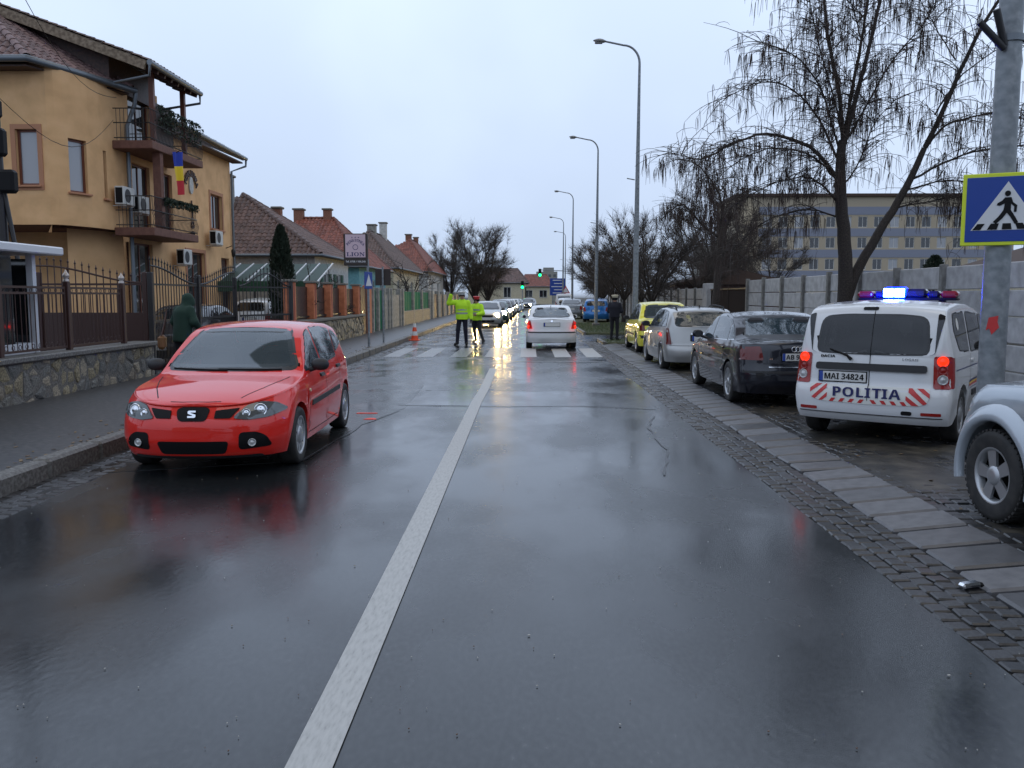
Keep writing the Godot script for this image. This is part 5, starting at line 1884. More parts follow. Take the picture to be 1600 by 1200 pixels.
# limbs given as points in the picture plane of the tree: metres to the side of the trunk and above the ground
func pod_tree(called: String, label: String, at: Vector3, limbs: Array, n_twigs: int, n_pods: int, seed_: int) -> Node3D:
	rng.seed = seed_
	var t := thing(called, label, "tree", at, 0.0, "")
	var tr := MB.new()
	var cr := MB.new()
	var pd := MB.new()
	var starts := []
	for li in limbs.size():
		var l: Array = limbs[li]
		var pts := []
		var dz := rng.randf_range(-0.35, 0.35) * (0.0 if l[0] == "t" else 1.0)
		for i in l[1].size():
			var q: Array = l[1][i]
			pts.append(Vector3(q[0], q[1], dz * i * 1.1 + rng.randf_range(-0.06, 0.06) + (l[4] if l.size() > 4 else 0.0)))
		# round the line off
		var fine := []
		for i in pts.size() - 1:
			var p0: Vector3 = pts[maxi(i - 1, 0)]
			var p3: Vector3 = pts[mini(i + 2, pts.size() - 1)]
			for s in 4:
				fine.append(pts[i].cubic_interpolate(pts[i + 1], p0, p3, s / 4.0) + Vector3(rng.randf_range(-0.015, 0.015), rng.randf_range(-0.015, 0.015), 0))
		fine.append(pts[-1])
		tr.tube(fine, taper(fine.size(), l[2] * (0.8 if l[0] == "t" else 0.6 if l[2] > 0.074 else 0.44), l[3] * 0.6), 9 if l[2] > 0.08 else 6, false)
		if l[0] != "t":
			for i in range(2, fine.size()):
				starts.append([fine[i], (fine[i] - fine[i - 1]).normalized(), float(i) / fine.size()])
	var ends := []
	for k in n_twigs:
		var s: Array = starts[rng.randi() % starts.size()]
		var a := rng.randf() * TAU
		var d: Vector3 = (s[1] * 0.6 + Vector3(cos(a), rng.randf_range(0.0, 0.9), sin(a))).normalized()
		var L := rng.randf_range(0.5, 1.5)
		var q := bend(s[0], d, L, 5, 0.16, 0.12)
		cr.tube(q, taper(6, 0.0085, 0.0035), 4, false)
		for m in 2:
			var p: Vector3 = q[rng.randi_range(1, 4)]
			var a2 := rng.randf() * TAU
			var q2 := bend(p, Vector3(cos(a2), rng.randf_range(-0.2, 0.6), sin(a2)).normalized(), rng.randf_range(0.25, 0.7), 4, 0.22, 0.15)
			cr.tube(q2, [0.006, 0.0055, 0.005, 0.004, 0.003], 3, false)
			ends.append(q2)
		ends.append(q)
	for k in n_pods:
		var e: Array = ends[rng.randi() % ends.size()]
		var p: Vector3 = e[-1] if rng.randf() < 0.55 else e[rng.randi_range(2, e.size() - 1)]
		for c in rng.randi_range(1, 4):
			var L := rng.randf_range(0.24, 0.52)
			var o := Vector3(rng.randf_range(-0.05, 0.05), 0, rng.randf_range(-0.05, 0.05))
			var lean := Vector3(rng.randf_range(-0.12, 0.12), -1, rng.randf_range(-0.12, 0.12))
			pd.tube([p, p + o * 0.6 + lean * 0.05, p + o + lean * L * 0.6, p + o + lean * L + Vector3(rng.randf_range(-0.02, 0.02), 0, 0)], [0.002, 0.0048, 0.0052, 0.0025], 3, false)
	part(t, "trunk", tr.done(), M.bark)
	part(t, "crown", cr.done(), M.twig)
	stuff(t, "seed_pods", pd.done(), M.pod)
	return t

# evergreen made of many small leaf faces in a spindle
func evergreen(called: String, label: String, at: Vector3, h: float, r: float, n: int, m: Material, seed_: int, shape := 0) -> Node3D:
	rng.seed = seed_
	var t := thing(called, label, "tree", at, 0.0, "")
	part(t, "trunk", MB.new().tube([Vector3(0, -0.05, 0), Vector3(0, h * 0.9, 0)], [0.09, 0.02], 8).done(), M.bark)
	var mb := MB.new()
	for i in n:
		var y := pow(rng.randf(), 0.9)
		var prof := pow(maxf(0.0, 1.0 - pow(y, 3.5)), 0.6) * lerpf(0.85, 1.0, sin(y * PI)) if shape == 0 else (1.05 - y)
		var a := rng.randf() * TAU
		var lump := 1.0 + 0.18 * sin(a * 5.0 + y * 17.0) + 0.1 * sin(a * 11.0 - y * 31.0)
		var rr := r * prof * lump * (0.55 + 0.5 * sqrt(rng.randf()))
		var p := Vector3(cos(a) * rr, 0.08 * h + y * h * 0.92, sin(a) * rr)
		var d := (Vector3(cos(a) * 0.5, 1.0 if shape == 0 else 0.2, sin(a) * 0.5) + Vector3(rng.randf_range(-0.4, 0.4), rng.randf_range(-0.3, 0.3), rng.randf_range(-0.4, 0.4))).normalized()
		var s := d.cross(Vector3(rng.randf_range(-1, 1), rng.randf_range(-1, 1), rng.randf_range(-1, 1))).normalized()
		var L := rng.randf_range(0.06, 0.16) * (1.0 if shape == 0 else 1.8)
		mb.t(p - s * L * 0.28, p + d * L, p + s * L * 0.28)
	part(t, "crown", mb.done(), m)
	return t
# ------------------------------------------------------------------ the street
func shift(d: float) -> float:
	return pow(maxf(0.0, d - 80.0), 2.0) / 400.0

func ribbon(x0: float, x1: float, d0: float, d1: float, y0: float, y1: float, step := 4.0) -> ArrayMesh:
	var rows := []
	var n := maxi(1, int(ceil((d1 - d0) / step)))
	for i in n + 1:
		var d := lerpf(d0, d1, float(i) / n)
		rows.append(PackedVector3Array([W(x0 + shift(d), y0, d), W(x1 + shift(d), y1, d)]))
	return MB.new().grid(rows, 1.0).done()

func street_materials() -> void:
	var grain := grey_tex(11, 0.12, 0.0, 1.0, 3, 1024)
	M.asphalt = std(Color.WHITE, 1.0, 0.0, 0.55)
	M.asphalt.albedo_texture = noise_tex(12, 0.16, [[0.2, Color(0.009, 0.0105, 0.012)], [0.5, Color(0.016, 0.0185, 0.0205)], [0.8, Color(0.025, 0.0275, 0.03)], [0.96, Color(0.065, 0.067, 0.069)]], 4, 1024)
	M.asphalt.roughness_texture = road_rough(21, 0.15, 0.31)
	M.asphalt.heightmap_enabled = true
	M.asphalt.heightmap_texture = grain
	M.asphalt.heightmap_scale = 0.028
	tri(M.asphalt, 1.0)
	M.asphalt.uv1_scale = Vector3(1 / 6.0, 1 / 6.0, 1 / 11.0)
	M.asphalt_old = M.asphalt.duplicate()
	M.asphalt_old.albedo_color = Color(1.1, 1.08, 1.05)
	M.asphalt_old.roughness_texture = road_rough(22, 0.15, 0.36)
	M.asphalt_old.uv1_scale = Vector3(1 / 5.0, 1 / 5.0, 1 / 7.0)
	M.asphalt_patch = M.asphalt.duplicate()
	M.asphalt_patch.roughness_texture = road_rough(23, 0.12, 0.24)
	M.pavement = surf(noise_tex(31, 0.03, [[0.25, Color(0.035, 0.035, 0.037)], [0.6, Color(0.055, 0.055, 0.057)], [0.85, Color(0.085, 0.083, 0.08)]], 6, 1024), 0.3, 0.42, grain, 0.1)
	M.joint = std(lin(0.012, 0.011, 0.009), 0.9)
	M.tar = std(lin(0.01, 0.01, 0.011), 0.3)
	M.paint = surf(noise_tex(41, 0.03, [[0.05, Color(0.24, 0.24, 0.23)], [0.2, Color(0.345, 0.345, 0.33)], [0.5, Color(0.395, 0.395, 0.38)], [0.95, Color(0.44, 0.44, 0.42)]], 6, 1024), 0.7, 0.5)
	M.paint.uv1_scale = Vector3(1.3, 1.0, 0.28)
	M.paint_worn = surf(noise_tex(42, 0.03, [[0.3, Color(0.06, 0.06, 0.065)], [0.5, Color(0.2, 0.2, 0.2)], [0.75, Color(0.42, 0.42, 0.4)]], 5, 1024), 0.7, 0.3)
	M.kerb = surf(noise_tex(51, 0.04, [[0.2, Color(0.07, 0.066, 0.058)], [0.55, Color(0.13, 0.125, 0.115)], [0.85, Color(0.2, 0.195, 0.18)]], 5), 0.9, 0.55, grain, 0.15)
	M.slab = []
	for k in 3:
		var b := 0.72 + 0.24 * k
		M.slab.append(surf(noise_tex(61 + k, 0.03, [[0.15, Color(0.085, 0.085, 0.09) * b], [0.5, Color(0.11, 0.11, 0.116) * b], [0.9, Color(0.135, 0.135, 0.14) * b]], 6), 0.5, 0.36 + 0.08 * k, grain, 0.05))
	M.sett = []
	for k in 3:
		var b := 0.55 + 0.14 * k
		M.sett.append(surf(noise_tex(71 + k, 0.06, [[0.2, Color(0.026, 0.026, 0.028) * b], [0.6, Color(0.05, 0.05, 0.053) * b], [0.9, Color(0.08, 0.079, 0.078) * b]], 4, 256), 2.3, 0.3 + 0.06 * k, null, 0.0))
	M.mud = surf(noise_tex(81, 0.012, [[0.2, Color(0.018, 0.016, 0.013)], [0.5, Color(0.04, 0.035, 0.027)], [0.75, Color(0.065, 0.057, 0.043)], [0.95, Color(0.1, 0.09, 0.07)]], 7, 1024), 0.22, 0.5, grey_tex(82, 0.05, 0, 1, 5), 0.6)
	M.grass_soil = surf(noise_tex(85, 0.03, [[0.2, Color(0.03, 0.03, 0.015)], [0.5, Color(0.05, 0.06, 0.02)], [0.8, Color(0.08, 0.085, 0.035)]], 6), 0.5, 0.8, grey_tex(86, 0.08, 0, 1, 4), 1.2)
	M.grass_blade = std(lin(0.07, 0.1, 0.03), 0.7)
	M.earth = surf(noise_tex(91, 0.01, [[0.2, Color(0.03, 0.028, 0.02)], [0.8, Color(0.08, 0.075, 0.05)]], 6), 0.05, 0.9)

# wet and less wet patches drawn out along the street
func road_rough(seed_: int, lo: float, hi: float) -> NoiseTexture2D:
	var l := Color(lo, lo, lo).srgb_to_linear()
	var h := Color(hi, hi, hi).srgb_to_linear()
	return noise_tex(seed_, 0.0045, [[0.28, l], [0.5, l.lerp(h, 0.35)], [0.8, h]], 5, 1024)

func street() -> void:
	street_materials()
	struct("ground", MB.new().bbox(Vector3(-700, -2, -900), Vector3(700, -0.06, 120)).done(), M.earth)
	struct("road", ribbon(-4.5, 2.22, -14, 260, 0.0, 0.0), M.asphalt)
	# darker left-hand strip that was laid separately, and a patch across the road
	struct("asphalt_patch", MB.new().prism(polyline([[-4.3, 8.2], [-2.35, 8.9], [-2.2, 11.5], [-1.85, 13.2], [-1.95, 16.5], [-2.3, 20.0], [-4.3, 20.4]]), -0.02, 0.003, Transform3D(Basis(Vector3(1, 0, 0), Vector3(0, 0, -1), Vector3(0, 1, 0)), Vector3.ZERO)).done(), M.asphalt_old)
	struct("asphalt_patch", MB.new().prism(polyline([[-1.9, 13.6], [-0.2, 13.45], [0.9, 13.5], [2.0, 13.1], [2.05, 14.9], [0.9, 15.6], [-1.7, 15.7]]), -0.02, 0.0035, Transform3D(Basis(Vector3(1, 0, 0), Vector3(0, 0, -1), Vector3(0, 1, 0)), Vector3.ZERO)).done(), M.asphalt_patch)
	var seams := MB.new()
	for ln in [[[-2.0, 13.55], [-0.2, 13.4], [0.9, 13.45], [2.1, 13.05]], [[-1.8, 15.75], [-0.3, 15.6], [0.9, 15.65], [2.05, 14.95]], [[1.35, 8.2], [1.6, 9.6], [1.62, 11.2], [1.9, 12.6]], [[-2.32, 8.9], [-2.18, 11.5], [-1.82, 13.2]]]:
		var row := []
		var a := PackedVector3Array()
		var b := PackedVector3Array()
		for i in ln.size() - 1:
			for k in 6:
				var q := Vector2(ln[i][0], ln[i][1]).lerp(Vector2(ln[i + 1][0], ln[i + 1][1]), k / 6.0) + Vector2(rng.randf_range(-0.02, 0.02), rng.randf_range(-0.03, 0.03))
				var dir := (Vector2(ln[i + 1][0], ln[i + 1][1]) - Vector2(ln[i][0], ln[i][1])).normalized().orthogonal() * rng.randf_range(0.006, 0.022)
				a.append(W(q.x - dir.x, 0.0055, q.y - dir.y))
				b.append(W(q.x + dir.x, 0.0055, q.y + dir.y))
		seams.grid([a, b], 1.0)
	struct("tar_seams", seams.done(), M.tar)
	# markings
	struct("centre_line", MB.new().grid([PackedVector3Array([W(-0.875, 0.008, -6), W(-0.875, 0.008, 6), W(-0.87, 0.008, 14), W(-0.84, 0.008, 16), W(-0.84, 0.008, 20.6)]), PackedVector3Array([W(-0.7, 0.008, -6), W(-0.7, 0.008, 6), W(-0.7, 0.008, 14), W(-0.665, 0.008, 16), W(-0.665, 0.008, 20.6)])], 1.0).done(), M.paint)
	for k in 12:
		var d := 31.0 + k * 6.0
		struct("centre_dash", ribbon(-0.85, -0.7, d, d + 3.0, 0.006, 0.006), M.paint_worn)
	for x in [-3.8, -2.85, -1.88, -0.9, 0.12, 1.1, 2.0]:
		struct("zebra_stripe", MB.new().prism(polyline([[x - 0.25, 24.4], [x + 0.22, 24.5], [x + 0.24, 28.7], [x - 0.23, 28.6]]), -0.02, 0.006, Transform3D(Basis(Vector3(1, 0, 0), Vector3(0, 0, -1), Vector3(0, 1, 0)), Vector3.ZERO)).done(), M.paint if x > 0 else M.paint_worn)
	struct("stop_line", ribbon(-0.5, 2.1, 22.7, 22.85, 0.007, 0.007), M.paint_worn)
	struct("stop_line", ribbon(-3.6, -1.4, 30.2, 30.4, 0.007, 0.007), M.paint_worn)
	# setts in both gutters: the nearest one by one, the rest joined
	var sm := []
	for k in 3:
		sm.append(MB.new().cbox(Vector3.ZERO, Vector3(0.107 + 0.004 * k, 0.08, 0.117 - 0.004 * k), 0.009).done())
	for g in [[2.225, 2.70, "gutter", 4, 3.4, 60.0], [-4.5, -4.06, "gutter", 4, 6.5, 50.0]]:
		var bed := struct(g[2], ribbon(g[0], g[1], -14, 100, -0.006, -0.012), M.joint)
		var xs := [[], [], []]
		var made := 0
		var d: float = g[4]
		var row := 0
		while d < g[5]:
			for c in g[3]:
				var x: float = g[0] + (c + 0.5) * (g[1] - g[0]) / g[3] + rng.randf_range(-0.008, 0.008)
				var k := rng.randi() % 3
				var xf := Transform3D(Basis(Vector3.UP, rng.randf_range(-0.1, 0.1)).rotated(Vector3.RIGHT, rng.randf_range(-0.05, 0.05)).rotated(Vector3.BACK, rng.randf_range(-0.05, 0.05)), W(x, -0.034 + rng.randf_range(-0.004, 0.004), d + (0.06 if c % 2 else 0.0) + rng.randf_range(-0.008, 0.008)))
				if made < (298 if g[0] > 0 else 180):
					part(bed, "sett", sm[k], M.sett[k], xf)
					made += 1
				else:
					xs[k].append(xf)
			d += 0.127
			row += 1
		for k in 3:
			many(bed, "setts", sm[k], M.sett[k], xs[k])
	# sloping kerb slabs on the right
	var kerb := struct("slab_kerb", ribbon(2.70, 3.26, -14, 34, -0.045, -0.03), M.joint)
	var dd := 1.0
	var n := 0
	while dd < 32.0:
		var L := rng.randf_range(0.41, 0.46)
		var bs := Basis(Vector3.BACK, 0.085 + rng.randf_range(-0.022, 0.022)).rotated(Vector3.RIGHT, rng.randf_range(-0.028, 0.028)).rotated(Vector3.UP, rng.randf_range(-0.015, 0.015))
		part(kerb, "kerb_slab", MB.new().cbox(Vector3.ZERO, Vector3(0.555, 0.1, L - 0.06), 0.016).done(), M.slab[rng.randi() % 3], Transform3D(bs, W(2.985, -0.008, dd + L / 2)))
		dd += L
		n += 1
	# left kerb stones and pavement
	var lk := struct("kerb", ribbon(-4.66, -4.5, -14, 120, -0.02, -0.02), M.mud)
	dd = -4.0
	while dd < 78.0:
		var low := 0.178
		part(lk, "kerb_stone", MB.new().cbox(Vector3(0, low - 0.14, 0), Vector3(0.19, 0.28, 0.982), 0.028).done(), M.kerb, Transform3D(Basis(Vector3.UP, rng.randf_range(-0.012, 0.012)), W(-4.595 + rng.randf_range(-0.006, 0.006), rng.randf_range(-0.006, 0.006), dd + 0.5)))
		dd += 1.0
	struct("pavement", ribbon(-7.4, -4.68, -14, 200, 0.165, 0.168), M.pavement)
	struct("yard", MB.new().bbox(Vector3(-60, -0.05, -160), Vector3(-7.4, 0.1, 20)).done(), M.pavement)
	# parking strip: setts sunk in mud, grass beyond
	var rows := []
	var fn := FastNoiseLite.new()
	fn.seed = 5
	fn.frequency = 0.35
	var ny := 170
	for i in ny + 1:
		var r := PackedVector3Array()
		var d2 := lerpf(-6.0, 32.0, float(i) / ny)
		for k in 24:
			var x := lerpf(3.24, 8.2, k / 23.0)
			r.append(W(x, 0.036 + fn.get_noise_2d(x * 2.0, d2 * 2.0) * 0.03 + (0.01 if k > 0 else -0.02), d2))
		rows.append(r)
	var ps := struct("parking_strip", MB.new().grid(rows, 1.0).done(), M.mud)
	var sx := [[], [], []]
	dd = 3.5
	while dd < 31.0:
		var x := 3.33
		while x < 8.0:
			var k := rng.randi() % 3
			sx[k].append(Transform3D(Basis(Vector3.UP, rng.randf_range(-0.15, 0.15)).rotated(Vector3.RIGHT, rng.randf_range(-0.06, 0.06)), W(x + rng.randf_range(-0.01, 0.01), 0.006 + rng.randf_range(-0.008, 0.006), dd + rng.randf_range(-0.01, 0.01))))
			x += 0.122
		dd += 0.125
	for k in 3:
		many(ps, "setts", sm[k], M.sett[k], sx[k])
	struct("side_road", MB.new().bbox(W(2.2, -0.05, 39.0), W(14, 0.012, 33.0)).done(), M.asphalt)
	for g in [[2.9, 8.1, 30.6, 33.0], [2.75, 8.1, 39.0, 92.0]]:
		struct("verge", MB.new().cbox(W((g[0] + g[1]) / 2, 0.0, (g[2] + g[3]) / 2), Vector3(g[1] - g[0], 0.2, g[3] - g[2]), 0.05).done(), M.grass_soil)
		var blades := MB.new()
		var area: float = (g[1] - g[0]) * minf(g[3] - g[2], 14.0)
		for i in int(area * 220):
			var p := W(rng.randf_range(g[0] + 0.05, g[1]), 0.09, rng.randf_range(g[2] + 0.05, minf(g[3], g[2] + 14.0)))
			var a := rng.randf() * TAU
			var s := Vector3(cos(a), 0, sin(a)) * 0.008
			blades.t(p - s, p + Vector3(rng.randf_range(-0.03, 0.03), rng.randf_range(0.03, 0.09), rng.randf_range(-0.03, 0.03)), p + s)
		var go := stuff(self, numbered("grass"), blades.done(), M.grass_blade)
		tag(go, "short grass on the verge beside the side road" if g[2] < 35 else "short grass on the verge under the parked blue hatchback", "grass")
	struct("verge_kerb", MB.new().cbox(W(2.82, 0.03, 31.8), Vector3(0.12, 0.2, 2.5), 0.02).cbox(W(2.7, 0.03, 65.5), Vector3(0.12, 0.2, 53), 0.02).done(), M.kerb)
	# leaf litter along the left kerb and on the parking strip
	var lv := []
	var lc := []
	var leaf2 := MB.new().cbox(Vector3.ZERO, Vector3(0.045, 0.004, 0.028), 0.0015).done()
	for i in 700:
		var left := rng.randf() < 0.55
		var lx := (-4.68 - pow(rng.randf(), 2.5) * 0.7) if left else rng.randf_range(3.4, 7.6)
		lv.append(Transform3D(Basis(Vector3.UP, rng.randf() * TAU).rotated(Vector3.RIGHT, rng.randf_range(-0.3, 0.3)).scaled(Vector3.ONE * rng.randf_range(0.5, 1.2)), W(lx, 0.176 if left else 0.06, (5.0 + pow(rng.randf(), 1.4) * 22.0))))
		lc.append(Color(0.09, 0.05, 0.02).lerp(Color(0.16, 0.11, 0.05), rng.randf()))
	var lo := many(self, "fallen_leaves", leaf2, M.speck, lv, lc)
	tag(lo, "brown fallen leaves along the left kerb and the parking strip", "leaves")
	# small bits washed over the asphalt
	var bits := []
	var bc := []
	var leaf := MB.new().cbox(Vector3.ZERO, Vector3(0.02, 0.004, 0.013), 0.0015).done()
	for i in 520:
		var dp := 2.6 + pow(rng.randf(), 1.6) * 18.0
		var sc := rng.randf_range(0.14, 0.42) * (1.7 if rng.randf() < 0.04 else 1.0)
		bits.append(Transform3D(Basis(Vector3.UP, rng.randf() * TAU).scaled(Vector3(sc, 1, sc)), W(rng.randf_range(-4.0, 2.7), 0.007, dp)))
		bc.append([Color(0.4, 0.39, 0.36), Color(0.25, 0.22, 0.17), Color(0.12, 0.06, 0.03)][mini(rng.randi() % 5, 2) if rng.randf() < 0.6 else 0])
	var bo := many(self, "litter_specks", leaf, M.speck, bits, bc)
	tag(bo, "pale specks of grit and torn leaves strewn over the wet road", "debris")
# ------------------------------------------------------------------ left side of the street
func left_materials() -> void:
	var rough := grey_tex(101, 0.06, 0, 1, 5)
	M.stucco = surf(noise_tex(102, 0.012, [[0.2, Color(0.62, 0.365, 0.17)], [0.5, Color(0.69, 0.41, 0.195)], [0.8, Color(0.74, 0.45, 0.22)]], 6), 0.2, 0.85, rough, 0.1)
	M.stucco_trim = std(lin(0.42, 0.2, 0.11), 0.8)
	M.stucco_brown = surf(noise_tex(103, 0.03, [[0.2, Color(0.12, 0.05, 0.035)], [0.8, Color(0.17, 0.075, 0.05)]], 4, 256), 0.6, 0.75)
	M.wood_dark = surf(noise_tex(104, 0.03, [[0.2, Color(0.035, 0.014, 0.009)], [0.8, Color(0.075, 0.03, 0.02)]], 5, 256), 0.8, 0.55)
	M.wood_board = surf(noise_tex(105, 0.03, [[0.2, Color(0.12, 0.085, 0.055)], [0.5, Color(0.2, 0.15, 0.1)], [0.8, Color(0.27, 0.21, 0.15)]], 5, 256), 0.8, 0.7)
	M.wood_frame = std(lin(0.14, 0.04, 0.02), 0.45)
	M.white_frame = std(lin(0.6, 0.6, 0.57), 0.5)
	M.house_glass = std(lin(0.02, 0.022, 0.025), 0.04, 0.0, 0.7)
	M.curtain_glass = std(lin(0.3, 0.31, 0.33), 0.08, 0.0, 0.7)
	M.stone_trim = std(lin(0.25, 0.24, 0.22), 0.8)
	M.deck = std(lin(0.06, 0.035, 0.025), 0.8)
	M.zinc = std(lin(0.16, 0.18, 0.2), 0.45, 0.6)
	M.cap = std(lin(0.16, 0.15, 0.13), 0.85)
	M.brick = surf(noise_tex(106, 0.06, [[0.2, Color(0.16, 0.07, 0.045)], [0.8, Color(0.28, 0.13, 0.085)]], 4, 256), 0.8, 0.85)
	M.render_grey = surf(noise_tex(107, 0.03, [[0.2, Color(0.2, 0.2, 0.18)], [0.8, Color(0.34, 0.33, 0.3)]], 5, 256), 0.5, 0.85)
	M.render_white = surf(noise_tex(108, 0.03, [[0.2, Color(0.42, 0.42, 0.4)], [0.8, Color(0.56, 0.56, 0.53)]], 5, 256), 0.5, 0.85)
	M.render_cream = surf(noise_tex(109, 0.03, [[0.2, Color(0.46, 0.4, 0.28)], [0.8, Color(0.58, 0.52, 0.37)]], 5, 256), 0.5, 0.85)
	M.render_teal = surf(noise_tex(110, 0.03, [[0.2, Color(0.16, 0.36, 0.38)], [0.8, Color(0.22, 0.45, 0.47)]], 5, 256), 0.5, 0.85)
	var tl := func(a: Color) -> Array:
		var r := []
		for k in 3:
			var b := 0.78 + 0.2 * k
			r.append(surf(noise_tex(120 + k, 0.05, [[0.2, a * 0.6 * b], [0.55, a * b], [0.85, (a * 1.15 + Color(0.015, 0.015, 0.013)) * b]], 4, 128), 1.1, 0.6))
		return r
	M.tiles_brown = tl.call(Color(0.125, 0.07, 0.056))
	M.tiles_red = tl.call(Color(0.22, 0.066, 0.042))
	M.tiles_dark = tl.call(Color(0.11, 0.065, 0.05))
	M.tiles_plum = tl.call(Color(0.17, 0.105, 0.1))
	M.stones = []
	for c in [Color(0.2, 0.17, 0.125), Color(0.15, 0.145, 0.125), Color(0.11, 0.11, 0.1), Color(0.24, 0.2, 0.12), Color(0.28, 0.24, 0.17)]:
		M.stones.append(surf(noise_tex(130 + M.stones.size(), 0.05, [[0.2, c * 0.45], [0.55, c], [0.85, c * 1.5]], 5, 256), 2.0, 0.6, rough, 0.6))
	M.mortar = surf(noise_tex(140, 0.05, [[0.2, Color(0.085, 0.078, 0.066)], [0.8, Color(0.19, 0.175, 0.15)]], 5, 256), 1.5, 0.85, rough, 0.8)
	M.iron_brown = std(lin(0.045, 0.018, 0.013), 0.45)
	M.iron_black = std(lin(0.014, 0.012, 0.012), 0.45)
	M.bronze = std(lin(0.45, 0.4, 0.36), 0.35, 0.6)
	M.terracotta = surf(noise_tex(141, 0.03, [[0.2, Color(0.48, 0.155, 0.07)], [0.8, Color(0.58, 0.2, 0.095)]], 5, 256), 0.7, 0.8)
	M.terracotta_red = std(lin(0.28, 0.045, 0.03), 0.75)
	M.white_metal = std(lin(0.62, 0.64, 0.66), 0.35)
	M.ac_white = std(lin(0.55, 0.55, 0.52), 0.5)
	M.green_metal = std(lin(0.01, 0.14, 0.075), 0.8, 0.0, 0.3)
	M.green_wood = std(lin(0.015, 0.07, 0.035), 0.6)
	M.leaf_dark = std(lin(0.02, 0.035, 0.018), 0.7)
	M.leaf_conifer = std(lin(0.018, 0.03, 0.016), 0.75)
	M.bark = surf(noise_tex(142, 0.05, [[0.2, Color(0.02, 0.015, 0.012)], [0.8, Color(0.055, 0.042, 0.033)]], 5, 256), 1.6, 0.85, rough, 0.6, false)
	M.twig = std(lin(0.055, 0.044, 0.037), 0.9)
	M.pod = std(lin(0.045, 0.028, 0.021), 0.85)
	M.cloth_vc = std(Color.WHITE, 0.85)
	M.cloth_vc.vertex_color_use_as_albedo = true
	M.hivis = std(Color.WHITE, 0.7)
	M.hivis.vertex_color_use_as_albedo = true
	M.reflective = std(lin(0.32, 0.34, 0.36), 0.4, 0.3)
	M.speck = std(Color.WHITE, 0.6)
	M.speck.vertex_color_use_as_albedo = true
	M.flag_blue = std(lin(0.005, 0.03, 0.32), 0.7)
	M.flag_yellow = std(lin(0.75, 0.52, 0.01), 0.7)
	M.flag_red = std(lin(0.5, 0.015, 0.025), 0.7)
	M.awning = std(lin(0.012, 0.045, 0.03), 0.6)
	M.pink = std(lin(0.6, 0.45, 0.5), 0.45)
	M.sign_brown = std(lin(0.035, 0.025, 0.022), 0.6)

func lathe_finial(h: float) -> ArrayMesh:
	return MB.new().lathe([Vector2(0.045, 0), Vector2(0.05, h * 0.12), Vector2(0.03, h * 0.25), Vector2(0.055, h * 0.42), Vector2(0.05, h * 0.58), Vector2(0.025, h * 0.75), Vector2(0.008, h * 0.95), Vector2(0, h)], 12).done()

